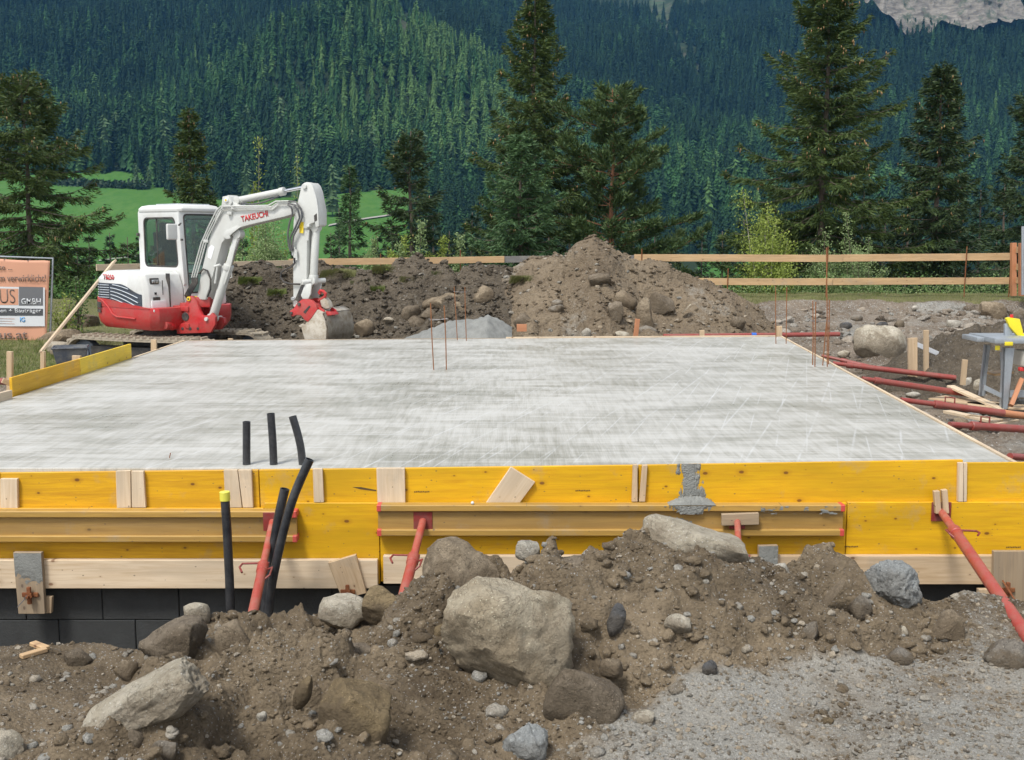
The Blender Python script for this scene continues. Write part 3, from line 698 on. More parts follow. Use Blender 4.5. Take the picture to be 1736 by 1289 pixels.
# dark heap behind the saw
def small_heap():
    X, Y = np.meshgrid(np.linspace(4.0, 9.6, 230), np.linspace(12.4, 17.0, 190)); r = np.hypot((X - 7.1) / 1.55, (Y - 14.5) / 1.0)
    z = .55 - .58 * r + .10 * fbm(X * 1.6, Y * 1.6, o=4, seed=2) + crumble(X, Y, 2.2, 77) * .6 + ledges(X * .6, Y * .6) * 1.2; b = site_z(X, Y)
    V = np.stack([X, Y, z], -1).reshape(-1, 3); idx = np.arange(X.size).reshape(X.shape); F = np.stack([idx[:-1, :-1], idx[:-1, 1:], idx[1:, 1:], idx[1:, :-1]], -1).reshape(-1, 4)
    v_, f_, a_ = sub(V, F, {'gravel': np.full(X.shape, .05), 'shade': np.clip(.2 * fbm(X, Y, o=3), 0, 1)}, (z > b - .12)[:-1, :-1].ravel())
    o = np_mesh('spoil_heap', v_, f_, M['darkheap'], smooth=180, attrs=a_); tag(o, 'small dark heap of damp earth behind the table saw at the right', 'dirt heap')
small_heap()
# rear spoil heaps (silhouette heights read off the photograph)
_sil = [(330,566),(372,520),(395,462),(440,462),(480,470),(520,468),(560,460),(600,460),(640,466),(700,458),(760,462),(800,456),(840,452),(870,452),(900,436),(938,432),(955,445),(975,426),(1003,414),(1035,429),(1070,450),(1120,462),(1180,474),(1230,489),(1280,516),(1315,548),(1345,578)]
_YH = 19.4
_sx = np.array([P(a, b, _YH).x for a, b in _sil]); _sz = np.array([P(a, b, _YH).z for a, b in _sil])
def heap_z(X, Y):
    X = np.asarray(X, float); Y = np.asarray(Y, float)
    zc = np.interp(X, _sx, _sz, left=-1.2, right=-1.2)
    lf = sstep(.2, -.3, X)
    sl = .60 + .35 * lf
    yo = _YH + .25 * fbm(X * .9, Y * 0, o=2, seed=14) * 1
    d = np.abs(Y - yo); z = zc - sl * np.maximum(0, d - .12) + .05
    z = z + (.16 * fbm(X * 1.3, Y * 1.3, o=4, seed=15) + .05 * lf * fbm(X * 3.3, Y * 3.3, o=3, seed=16)) * sstep(.0, .5, d)
    return z
yh = np.linspace(15.9, 21.6, 330); xh = np.linspace(-6.1, 5.4, 640)
Yh, Xh = np.meshgrid(yh, xh, indexing='ij')
Zh = heap_z(Xh, Yh); lfm = sstep(.1, -.3, Xh + .25 * fbm(Yh * 2, Xh * 0, o=2))
Zh = Zh + crumble(Xh, Yh, 2.4, 31) * (.30 + .30 * lfm) + (.75 + .25 * lfm) * 1.4 * ledges(Xh * .55, Yh * .55 + 3) + lfm * .10 * fbm(Xh * 2.6, Yh * 2.6, o=4, seed=66)
V = np.stack([Xh, Yh, Zh], -1).reshape(-1, 3); idx = np.arange(Yh.size).reshape(Yh.shape)
F = np.stack([idx[:-1, :-1], idx[:-1, 1:], idx[1:, 1:], idx[1:, :-1]], -1).reshape(-1, 4)
vis = (Zh > site_z(Xh, Yh) - .25)[:-1, :-1].ravel() & ((Yh > 15.75))[:-1, :-1].ravel()
lf_ = (lfm[:-1, :-1] > .5).ravel()
gvh = np.clip(.10 + .35 * sstep(.1, .6, fbm(Xh * 1.2, Yh * 1.2, o=4, seed=18)), 0, 1); shh = np.clip(.3 * fbm(Xh * 1.5, Yh * 1.5, o=4, seed=19) + .12, 0, 1)
v_, f_, a_ = sub(V, F, {'gravel': gvh, 'shade': shh}, vis & ~lf_)
o = np_mesh('spoil_heap', v_, f_, M['heap'], smooth=180, attrs=a_); tag(o, 'tall pointed grey brown heap of dug earth behind the far edge of the slab', 'dirt heap')
v_, f_, a_ = sub(V, F, {'gravel': gvh * .5, 'shade': shh * .4}, vis & lf_)
o = np_mesh('spoil_heap', v_, f_, M['darkheap'], smooth=180, attrs=a_); tag(o, 'dark ragged bank of topsoil with turf lumps behind the excavator bucket', 'dirt heap')
def heap_hit(px, py): return site_hit(px, py, lambda x, y: np.maximum(heap_z(x, y), site_z(x, y)), 15.6, 22)
def _hz(X, Y):
    i = np.clip(((Y - 15.9) / 5.7 * 329).astype(int), 0, 329); j = np.clip(((X + 6.1) / 11.5 * 639).astype(int), 0, 639); return Zh[i, j]
# loose stones on site and heaps
def far_scatter(name, n, xr, yr, smin, smax, zf, seed, gmin=.3, mat='site', powr=2.5, sub_=1, dens=None, gprob=.5):
    q = np.random.RandomState(seed); X = q.uniform(*xr, n * 3); Y = q.uniform(*yr, n * 3)
    k = np.ones(n * 3, bool) if dens is None else q.uniform(0, 1, n * 3) < dens(X, Y)
    X, Y = X[k][:n], Y[k][:n]; S = smin + (smax - smin) * q.uniform(0, 1, len(X)) ** powr
    g = np.where(q.uniform(0, 1, len(X)) < gprob, q.uniform(gmin, 1, len(X)), .1)
    return scatter_stones(name, X, Y, zf(X, Y), S, M[mat], g, q.uniform(0, 1, len(X)) ** 1.5 * (g > .3), sub=sub_, seed=seed, flat=.55)
def _d1(X, Y):
    z, g = look_grid(X, Y); ok = (g < .3) & ~((X > -4.7) & (X < 4.0) & (Y < 16)) & (X < Y * .56) & (X > -Y * .56)
    return ok * (.25 + .75 * sstep(17.5, 19.5, Y)) * sstep(-.4, .2, fbm(X * .9, Y * .9, o=3, seed=81))
far_scatter('gravel', 12000, (-11, 12), (7.2, 22.2), .008, .06, lambda X, Y: look_grid(X, Y)[0], 51, dens=_d1, powr=3)
far_scatter('stone_rubble', 2600, (-11, 12), (7.2, 22.2), .025, .15, lambda X, Y: look_grid(X, Y)[0], 52, dens=_d1, powr=2.5, sub_=2, gprob=.65)
far_scatter('soil_clods', 2600, (-5.9, 5.0), (16, 19.6), .01, .055, _hz, 53, mat='heap', dens=lambda X, Y: ((heap_z(X, Y) > site_z(X, Y)) & (X > -.1)) * 1.0, gprob=.16, powr=3)
far_scatter('soil_clods', 2200, (-5.9, 0), (16, 19.6), .02, .07, _hz, 54, mat='darkheap', dens=lambda X, Y: (heap_z(X, Y) > site_z(X, Y)) * 1.0, gprob=.06, powr=2)

# ------------------------------------------------------------------ valley and hillside
yf = np.concatenate([np.linspace(24.75, 60, 30, endpoint=False), np.linspace(60, 600, 70, endpoint=False), np.linspace(600, 2200, 130)])
uf = np.linspace(-1, 1, 200)
Yf = np.repeat(yf[:, None], len(uf), 1); Xf = uf[None, :] * (Yf * 1.0 + 10)
Zf = far_z(Xf, Yf)
_mead = [(-1.2, 300), (-1.2, 575), (-215, 600), (-150, 575), (-60, 560), (-50, 330), (-40, 300)]
bx = Xf / Yf * FOC + CXP
def meadow_mask(X, Y):
    bx = X / Y * FOC + CXP
    top = np.interp(bx, [-400, 100, 240, 300, 420, 560, 690, 720], [600, 632, 632, 560, 545, 560, 585, 520])
    return (bx < 700) & (Y > 150) & (Y < top)
def meadow2(X, Y):          # small clearing low on the right, and the upper strip on the left
    bx = X / Y * FOC + CXP
    return ((bx > 1165) & (bx < 1300) & (Y > 330) & (Y < 520))
mm = (meadow_mask(Xf, Yf) | meadow2(Xf, Yf))
def scree_w(X, Y):
    bx = X / Y * FOC + CXP
    el = 400 - (far_z(X, Y) - CZ) / Y * FOC                           # photo row it would be seen at
    c = np.interp(el, [-60, 0, 60, 120, 180, 240], [1075, 1095, 1120, 1165, 1185, 1190]); wd = np.interp(el, [-60, 0, 60, 110, 170], [30, 24, 24, 28, 8])
    s1 = .85 * np.exp(-((bx - c) / (wd * .8)) ** 2) * sstep(175, 120, el)
    s2 = np.exp(-((bx - 300) / 14) ** 2) * np.exp(-((el - 225) / 55.) ** 2) * .75
    s3 = np.exp(-((bx - 700) / 24) ** 2) * np.exp(-((el - 58) / 22.) ** 2) * .8
    return np.where(Y > 560, np.maximum(np.maximum(s1, s2), s3), 0)
sw = scree_w(Xf, Yf)
V = np.stack([Xf, Yf, Zf], -1).reshape(-1, 3); idx = np.arange(Yf.size).reshape(Yf.shape)
F = np.stack([idx[:-1, :-1], idx[:-1, 1:], idx[1:, 1:], idx[1:, :-1]], -1).reshape(-1, 4)
mf = mm[:-1, :-1].ravel(); hf = (Yf[:-1, :-1] >= 600).ravel()
zz = {'scree': sw}
v_, f_, a_ = sub(V, F, zz, mf); np_mesh('meadow', v_, f_, M['meadow'], smooth=180, attrs=a_, kind='structure')
v_, f_, a_ = sub(V, F, zz, ~mf & ~hf); np_mesh('valley_terrain', v_, f_, M['floor_far'], smooth=180, attrs=a_, kind='structure')
v_, f_, a_ = sub(V, F, zz, ~mf & hf); np_mesh('hill', v_, f_, M['floor_far'], smooth=180, attrs=a_, kind='structure')

# cliff high on the right
def cliff_face():
    n, m = 150, 60; U = np.linspace(0, 1, n); Vv = np.linspace(0, 1, m); U, Vv = np.meshgrid(U, Vv)
    Yc = 1120.0; x0 = (1445 - CXP) / FOC * Yc; x1 = (1712 - CXP) / FOC * Yc
    zb = P(1500, 60, Yc).z; zt = zb + 95
    lo = zb + 24 * fbm(U * 7, U * 0, o=5, seed=4) + 20 * sstep(.25, 0, U) + 10
    X = x0 + (x1 - x0) * U; Z = lo + (zt - lo) * Vv
    Yo = Yc + (Z - zb) * .55 + 16 * fbm(X * .03, Z * .03, o=5, seed=6) + 7 * np.abs(fbm(X * .09, Z * .05, o=5, seed=7)) - 12
    V = np.stack([X, Yo, Z], -1).reshape(-1, 3); idx = np.arange(U.size).reshape(U.shape)
    F = np.stack([idx[:-1, :-1], idx[:-1, 1:], idx[1:, 1:], idx[1:, :-1]], -1).reshape(-1, 4)
    np_mesh('cliff', V, F, M['cliff'], smooth=30, kind='structure')
cliff_face()
# ------------------------------------------------------------------ conifers
def blades(A, D, L, Wd, rs, per=3, spread=.9, droop=0.0, jit=.03):
    """needle sprays: narrow triangles springing from points A along directions D"""
    n = len(A); A = np.repeat(A, per, 0); D = np.repeat(D, per, 0); L = np.repeat(L, per); Wd = np.repeat(Wd, per)
    D = D + rs.normal(0, spread * .5, D.shape); D[:, 2] -= droop; D /= np.linalg.norm(D, axis=1)[:, None] + 1e-9
    S = rs.normal(0, 1, D.shape); S -= D * np.sum(S * D, 1)[:, None]; S /= np.linalg.norm(S, axis=1)[:, None] + 1e-9
    A = A + rs.normal(0, jit, A.shape); L = L * rs.uniform(.6, 1.25, len(L))
    p0 = A - S * Wd[:, None]; p1 = A + D * (L * .45)[:, None] + S * (Wd * 1.0)[:, None]; p2 = A + D * L[:, None]
    p3 = A + D * (L * .4)[:, None] - S * (Wd * .9)[:, None]
    V = np.stack([p0, p1, p2, p3], 1).reshape(-1, 3)
    return V, np.arange(len(V)).reshape(-1, 4)
def conifer(name, base, H, Rm, label, mats=('spruce', 'bark'), kind='spruce', seed=1, cones=0, dens=1.0, lean=(0, 0), group=None, bare=0.0, cat='tree', step=.30, top_pow=.85, spray=1.0):
    rs = np.random.RandomState(seed); base = np.array(base, float)
    root = thing(name, label, cat, Vector(base), group)
    tr = MB(); pts = []
    for i in range(9):
        t = i / 8; pts.append(base + np.array([lean[0] * t * t * H + .03 * math.sin(i * 1.7 + seed), lean[1] * t * t * H, t * H]))
    r0 = .011 * H + .03; tr.tube(pts, [r0 * (1 - .93 * (i / 8)) + .006 for i in range(9)], 8)
    ptsA = np.array(pts)
    def trunk(h): t = np.clip(h / H, 0, 1) * 8; i = min(7, int(t)); return ptsA[i] + (ptsA[i + 1] - ptsA[i]) * (t - i)
    A, D, L, Wd = [], [], [], []; tips = []
    h = H * bare + .25; br = MB(); nb = 0
    while h < H * .985:
        t = h / H
        if kind == 'pine': R_ = Rm * (0.35 + .65 * math.sin(min(1, (1 - t) * 1.25) * math.pi * .62)) * (.55 + .45 * rs.rand())
        else: R_ = Rm * ((1 - t) ** top_pow) * (.93 + .07 * math.sin(h * 5 + seed)) + .10
        nbr = int((6 if kind == 'spruce' else 4) * dens + rs.rand()); nbr = max(3, nbr); a0 = rs.rand() * 6.28
        for k in range(nbr):
            az = a0 + k * 6.283 / nbr + rs.normal(0, .25); Lb = R_ * rs.uniform(.48, 1.18)
            if rs.rand() < .05: Lb *= .45
            if kind == 'pine': el0 = rs.uniform(.0, .5); sag = -.1
            else: el0 = .55 * t * t + rs.uniform(-.22, .12) - .25 * (1 - t); sag = -.35 * (1 - t)
            ns = max(3, int(Lb / .16)); p = trunk(h + rs.uniform(-.1, .1)).copy(); q = [p.copy()]
            ca, sa = math.cos(az), math.sin(az)
            for s_ in range(ns):
                f = (s_ + 1) / ns
                el = el0 + sag * math.sin(f * 3.1) * 1.0 + (.55 * f * f if kind == 'spruce' else .35 * f)
                dv = np.array([ca * math.cos(el), sa * math.cos(el), math.sin(el)]) ; p = p + dv * Lb / ns; q.append(p.copy())
            q = np.array(q)
            if Lb > .35 and nb < 170: br.tube([Vector(x) for x in q[::2]] if len(q) > 4 else [Vector(x) for x in q], .010 + .006 * Lb, 4, cap=False, r1=.004); nb += 1
            # side twigs
            m = int(Lb / .050 * dens * (0.75 if kind == 'pine' else 1)) + 3
            f0 = .02 if kind == 'spruce' else .28
            fs = f0 + (1 - f0) * rs.uniform(0, 1, m) ** .85; ii = fs * ns; i0 = np.minimum(ns - 1, ii.astype(int)); pp = q[i0] + (q[i0 + 1] - q[i0]) * (ii - i0)[:, None]
            dd = q[i0 + 1] - q[i0]; dd /= np.linalg.norm(dd, axis=1)[:, None]
            side = rs.choice([-1, 1], m); perp = np.array([-sa, ca, 0])
            tl = np.minimum(.42, (1 - fs) * Lb * .55 + .10) * rs.uniform(.6, 1.2, m)
            td = dd * .62 + perp[None] * (side * rs.uniform(.5, .95, m))[:, None]; td[:, 2] += -.28 if kind == 'spruce' else .25
            td /= np.linalg.norm(td, axis=1)[:, None]
            nseg = 3
            for g in range(nseg):
                A.append(pp + td * (tl * g / nseg)[:, None]); D.append(td * .8 + dd * .2 + np.array([0, 0, -.10 * g if kind == 'spruce' else .15])); L.append(np.full(m, .135 * spray) + tl * .12); Wd.append(np.full(m, .017 * spray))
            tips.append(q[-1]); 
        h += step * rs.uniform(.75, 1.25) * (1.0 if t < .8 else .7)
    A = np.vstack(A); D = np.vstack(D); L = np.concatenate(L); Wd = np.concatenate(Wd)
    V, F = blades(A, D, L, Wd, rs, per=3, spread=.55 if kind == 'spruce' else 1.1, droop=.12 if kind == 'spruce' else -.1)
    np_mesh('crown', V, F, M[mats[0]], parent=root)
    tr.build('trunk', M[mats[1]], root); o = br.build('limbs', M[mats[1]], root); o['kind'] = 'stuff'
    if cones:
        tp = np.array([x for x in tips if x is not None]); tz = (tp[:, 2] - base[2]) / H; sel = tp[(tz > .3)]
        sel = sel[rs.uniform(0, 1, len(sel)) < .38]; sel = np.repeat(sel, cones, 0) + rs.normal(0, .07, (len(sel) * cones, 3)) - [0, 0, .05]
        n = len(sel); u = rs.uniform(0, 3.14, n); S = np.stack([np.cos(u), np.sin(u), 0 * u], -1) * .017; T = np.stack([-np.sin(u), np.cos(u), 0 * u], -1) * .017; dz = np.array([0, 0, -.11])
        vs = np.stack([sel, sel + S + dz * .4, sel + T + dz * .4, sel - S + dz * .4, sel - T + dz * .4, sel + dz], 1).reshape(-1, 3)
        f = np.array([[0, 1, 2], [0, 2, 3], [0, 3, 4], [0, 4, 1], [5, 2, 1], [5, 3, 2], [5, 4, 3], [5, 1, 4]]); Fc = (f[None] + (np.arange(n) * 6)[:, None, None]).reshape(-1, 3)
        o = np_mesh('cones', vs, Fc, M['cone'], parent=root); o['kind'] = 'stuff'
    return root
def ctree(px, top, Y, rpx, label, **kw):
    x = P(px, 400, Y).x; zb = float(far_z(x, Y)) - .05 if Y > 24.6 else float(site_z(x, Y))
    H = P(px, top, Y).z - zb
    return conifer(kw.pop('name', 'spruce_tree'), (x, Y, zb), H, 1.6 * rpx * Y / FOC, label, **kw)
ctree(52, 128, 28, 140, 'dark spruce hung with brown cones behind the salmon banner', seed=11, cones=3, dens=1.05, top_pow=.62)
ctree(328, 186, 31, 62, 'slim spruce rising behind the roof of the excavator cab', seed=12, cones=3, dens=1.0, top_pow=.85, step=.26)
ctree(697, 222, 30, 82, 'short bushy dark spruce right of the excavator arm', seed=13, cones=1, mats=('spruce_dark', 'bark'), dens=1.0, top_pow=.72, step=.34)
ctree(905, -12, 31, 112, 'tallest spruce left of centre behind the pointed dirt heap', seed=14, cones=3, dens=1.1, top_pow=.72)
ctree(882, 232, 28.0, 88, 'young blue green spruce with a bare lower trunk before the tallest spruce', seed=15, mats=('spruce_blue', 'bark'), dens=1.1, bare=.10, step=.26, top_pow=.7)
ctree(1037, 150, 30, 105, 'open crowned pine with a reddish trunk above the pointed dirt heap', name='pine_tree', kind='pine', seed=16, mats=('pine_needle', 'bark_red'), dens=1.7, step=.34, spray=1.1)
ctree(1392, -50, 28.5, 150, 'broad tall spruce full of brown cones behind the right part of the fence', seed=17, cones=4, dens=1.15, top_pow=.74)
ctree(1585, 108, 29, 92, 'narrower dark spruce with pale bare lower branches right of the broad spruce', seed=18, cones=2, mats=('spruce_dark', 'bark'), dens=1.15, top_pow=.78)
ctree(1752, 130, 30, 95, 'dark spruce cut off by the right edge of the photo', seed=19, mats=('spruce_dark', 'bark'), dens=1.0, top_pow=.6)
ctree(-70, 210, 33, 110, 'dark spruce cut off by the left edge of the photo', seed=20, mats=('spruce_dark', 'bark'))
ctree(594, 284, 34, 48, 'thin pale green spruce sapling with a long leader right of the excavator arm', seed=21, mats=('spruce_blue', 'bark'), dens=.7, step=.24, top_pow=1.0)

# dark young spruces lower on the slope behind the fence
rsT = np.random.RandomState(5)
_land = [(52, 'the spruce by the banner'), (328, 'the slim spruce'), (595, 'the pale sapling'), (697, 'the short bushy spruce'), (905, 'the tallest spruce'), (1037, 'the pine'), (1300, 'the birch bush'), (1392, 'the broad spruce'), (1585, 'the narrower dark spruce')]
_cnt = {}
_ord = ['first', 'second', 'third', 'fourth', 'fifth', 'sixth', 'seventh', 'eighth', 'ninth']
def place_label(kind, all_px, px, where, land):
    best = min(land, key=lambda q: abs(q[0] - px) + (0 if q[0] != px else 9)); side = px > best[0]
    same = sorted([q for q in all_px if min(land, key=lambda r: abs(r[0] - q) + (0 if r[0] != q else 9)) == best and (q > best[0]) == side], key=lambda q: abs(q - best[0]))
    return '%s %s, %s to the %s of %s' % (kind, where, _ord[same.index(px)], 'right' if side else 'left', best[1])
_lst = [(150,400,52),(185,395,66),(215,402,58),(238,388,75),(262,405,60),(130,415,45),(380,420,70),(410,400,62),(560,395,60),(640,400,52),(665,385,48),(735,372,44),(762,392,40),(800,360,46),(838,380,38),(930,330,42),(965,345,46),(1000,372,40),(1075,372,44),(1110,392,50),(1145,402,58),(1190,398,66),(1225,392,50),(1262,372,44),(1300,352,42),(1462,322,40),(1500,342,44),(1540,312,38),(1622,332,40),(1660,322,42),(1700,305,36),(1345,392,34),(1440,402,33),(1640,398,33),(1690,410,34),(30,400,40),(100,385,42),(450,408,74),(500,412,66),(575,352,95),(690,415,36),(860,402,36),(1040,410,36)]
for i, (px, top, Y) in enumerate(_lst):
    o = ctree(px, top, Y, 34 + 900 / Y, place_label('young spruce', [q[0] for q in _lst], px, 'behind the fence', _land),
              seed=100 + i, mats=(('spruce_dark', 'valley_tree')[i % 2], 'bark'), group='spruces crowded on the slope behind the fence', dens=.62, step=.52, spray=1.5, name='young_spruce')

# ------------------------------------------------------------------ leafy shrubs
def shrub(px, top, Y, rpx, label, mat='shrub_leaf', seed=1, n=1500, bark='bark', leaf=.045, stems=7, name='shrub', spiky=.0, zb=None, shape=1.0, cat='shrub', group=None):
    rs = np.random.RandomState(seed); x = P(px, 400, Y).x
    zb = (float(far_z(x, Y)) if Y > 24.6 else float(look_grid(np.array([x]), np.array([Y]))[0][0])) - .03 if zb is None else zb
    H = P(px, top, Y).z - zb; Rm = rpx * Y / FOC
    root = thing(name, label, cat, (x, Y, zb), group); st = MB(); A = []
    for k in range(stems):
        a = rs.rand() * 6.28; rr = Rm * rs.uniform(.1, 1.0); hh = H * (1 if k == 0 else rs.uniform(.45, .95) * (1 - .3 * rr / Rm))
        tip = np.array([x + rr * math.cos(a), Y + rr * math.sin(a), zb + hh]); b0 = np.array([x + rs.normal(0, .06), Y + rs.normal(0, .06), zb])
        mid = (b0 + tip) / 2 + np.array([rr * .25 * math.cos(a), rr * .25 * math.sin(a), 0]) * .5
        st.tube([b0, mid, tip], .014, 5, r1=.004)
        m = n // stems; f = rs.uniform(.12, 1, m) ** .75
        c = np.where(f[:, None] < .5, b0 + (mid - b0) * (f * 2)[:, None], mid + (tip - mid) * (f * 2 - 1)[:, None])
        sp = Rm * (.34 if not spiky else .16) * (1.15 - f) * shape + .04
        A.append(c + rs.normal(0, 1, (m, 3)) * sp[:, None] * [1, 1, .7])
    A = np.vstack(A); A = A[A[:, 2] > zb - .02]
    D = rs.normal(0, 1, A.shape); D[:, 2] += .3
    V, F = blades(A, D / np.linalg.norm(D, axis=1)[:, None], np.full(len(A), leaf * 1.6), np.full(len(A), leaf * .45), rs, per=1, spread=.3, jit=.02)
    np_mesh('leaves', V, F, M[mat], parent=root); st.build('stems', M[bark], root); return root
shrub(1300, 322, 25.5, 58, 'yellow green birch bush behind the rails left of the broad spruce', 'birch_leaf', 1, 8000, 'bark_pale', .040, 16, 'birch_bush')
shrub(1405, 392, 25.2, 42, 'green willow bush behind the rails below the broad spruce', 'willow_leaf', 2, 4500, leaf=.036, stems=12, name='willow_bush')
shrub(1462, 360, 25.6, 46, 'grey green willow with upright shoots right of the green willow bush', 'willow_leaf', 3, 4200, leaf=.036, stems=12, name='willow_bush', spiky=1)
shrub(432, 232, 29, 22, 'thin young birch with sparse leaves rising behind the excavator boom', 'birch_leaf', 4, 900, 'bark_pale', .055, 4, 'birch_sapling', spiky=1)
shrub(445, 345, 27.5, 60, 'brownish green bush under the excavator boom', 'willow_leaf', 5, 14000, leaf=.042, stems=22)
shrub(505, 262, 30, 30, 'thin yellowish sapling behind the top of the excavator arm', 'birch_leaf', 44, 900, 'bark_pale', .05, 5, 'birch_sapling', spiky=1)
for i, (px, top, r) in enumerate([(628, 405, 22), (668, 400, 24), (697, 376, 30), (740, 402, 24), (778, 398, 22)]):
    shrub(px, top, 25.3, r, ['low pale leafed willow shoot at the left end of the row behind the left rail', 'pale leafed willow clump second from the left behind the left rail', 'tallest pale leafed willow of the row behind the left rail', 'pale leafed willow just right of the tallest one in its row', 'pale leafed willow at the right end of the row behind the left rail'][i], 'birch_leaf' if i % 2 else 'willow_leaf', 6 + i, 4200, leaf=.042, stems=9, name='willow_bush', spiky=1)
shrub(100, 500, 18.2, 22, 'small yellowing bush beside the right post of the salmon banner', 'birch_leaf', 12, 420, leaf=.035, stems=5)
shrub(125, 478, 19, 20, 'thin weedy bush behind the leaning plank', 'shrub_leaf', 13, 420, leaf=.035, stems=5, spiky=1)
# undergrowth just over the edge of the terrace, seen under and between the rails
def undergrowth(name, x0, x1, y0, y1, n, hmax, mat, seed, leaf=.04):
    rs = np.random.RandomState(seed); X = rs.uniform(x0, x1, n); Y = rs.uniform(y0, y1, n)
    zb = np.where(Y > 24.6, far_z(X, np.maximum(Y, 24.6)), .03); A = np.stack([X, Y, zb + hmax * rs.uniform(0, 1, n) * (.55 + .45 * fbm(X * 1.6, Y * 1.6, o=3, seed=seed))], -1)
    D = rs.normal(0, 1, A.shape); D[:, 2] += .5
    V, F = blades(A, D / np.linalg.norm(D, axis=1)[:, None], np.full(n, leaf * 1.7), np.full(n, leaf * .45), rs, per=1, spread=.3)
    np_mesh(name, V, F, M[mat], kind='stuff')
undergrowth('undergrowth', -11, 12.5, 24.5, 26.0, 15000, 1.0, 'shrub_leaf', 31)
undergrowth('undergrowth', 2, 13, 24.3, 25.2, 7000, .7, 'willow_leaf', 33, .03)
undergrowth('undergrowth', -14, 14, 26, 30, 12000, 2.0, 'spruce_dark', 32, .06)

# grass
def grass(name, X, Y, Z, hmin, hmax, mat, seed, lean=.5, wd=.004):
    rs = np.random.RandomState(seed); n = len(X); a = rs.uniform(0, 6.28, n); h = rs.uniform(hmin, hmax, n); l = rs.uniform(0, lean, n) * h
    b = np.stack([X, Y, Z - .01], -1); s = np.stack([np.cos(a), np.sin(a), 0 * a], -1); u = np.stack([-np.sin(a + .6), np.cos(a + .6), 0 * a], -1)
    V = np.stack([b - s * wd, b + s * wd, b + u * l[:, None] + [0, 0, 1] * h[:, None]], 1).reshape(-1, 3)
    return np_mesh(name, V, np.arange(n * 3).reshape(-1, 3), M[mat], kind='stuff')
rs = np.random.RandomState(8)
X = rs.uniform(-11.5, 12.5, 60000); Y = rs.uniform(9.5, 24.7, 60000); z, g = look_grid(X, Y); k = (g > .45) & ((X > -12) & (np.abs(X) < Y * .55)); k &= ~((X > -5) & (X < 3.0) & (Y > 22.5))
grass('grass', X[k], Y[k], z[k], .02, .09, 'grass', 1, .9)
X = rs.uniform(2, 12.5, 9000); Y = rs.uniform(21.3, 22.6, 9000); z, g = look_grid(X, Y); grass('grass', X[g > .3], Y[g > .3], z[g > .3], .03, .13, 'turf', 2, 1.2)
X = rs.uniform(-9.5, -4.6, 30000); Y = rs.uniform(9.5, 18.5, 30000); z, g = look_grid(X, Y); k = g > .35; grass('grass', X[k], Y[k], z[k], .03, .10, 'grass', 3, 1.0)
def turf_clump(px, py, r, label, seed, fn=heap_hit, n=900, hm=.16, mat='turf'):
    rs = np.random.RandomState(seed); c = fn(px, py); R_ = r * c.y / FOC
    a = rs.uniform(0, 6.28, n); q = np.sqrt(rs.uniform(0, 1, n)); X = c.x + R_ * q * np.cos(a); Y = c.y + .5 * R_ * q * np.sin(a)
    root = thing('turf_clump', label, 'turf', c)
    b = MB(); b.box((c.x, c.y + .12, c.z - R_ * .1), (R_ * 1.2, R_ * .7, R_ * .45)); 
    for v in b.bm.verts: v.co += Vector((rs.normal(0, .05), rs.normal(0, .05), rs.normal(0, .03)))
    bmesh.ops.subdivide_edges(b.bm, edges=b.bm.edges[:], cuts=3, use_grid_fill=True, fractal=1.2, smooth=.6, seed=seed)
    b.build('sod', M['darkheap'], root, smooth=180)
    Z = c.z + R_ * .42 * (1 - q * q) - .02 ; o = grass('tuft', X, Y, Z, .04, hm, mat, seed, 1.5); Mx = WM[o.name]; o.parent = root; o.matrix_basis = world_of(root).inverted() @ Mx
turf_clump(575, 470, 34, 'green turf lump on the dark bank right of the excavator arm', 1)
turf_clump(655, 462, 26, 'straw coloured turf lump in the middle of the dark bank', 2)
turf_clump(700, 480, 24, 'small hanging tuft on the dark bank above the round stones', 3)
turf_clump(885, 478, 22, 'yellowish turf lump at the left foot of the pointed heap', 4)
for i_, (tx, ty, tr_) in enumerate([(470, 500, 18), (610, 486, 18), (640, 495, 14), (745, 470, 16)]): turf_clump(tx, ty, tr_, ['tuft of green low on the dark bank left of the bucket', 'hanging green tuft below the green turf lump', 'tuft under the straw coloured turf lump', 'tuft on the crest of the dark bank above the rounded stone'][i_], 20 + i_, mat='grass', n=500)
turf_clump(425, 480, 22, 'green tuft on the dark bank left of the excavator arm', 5, mat='grass')

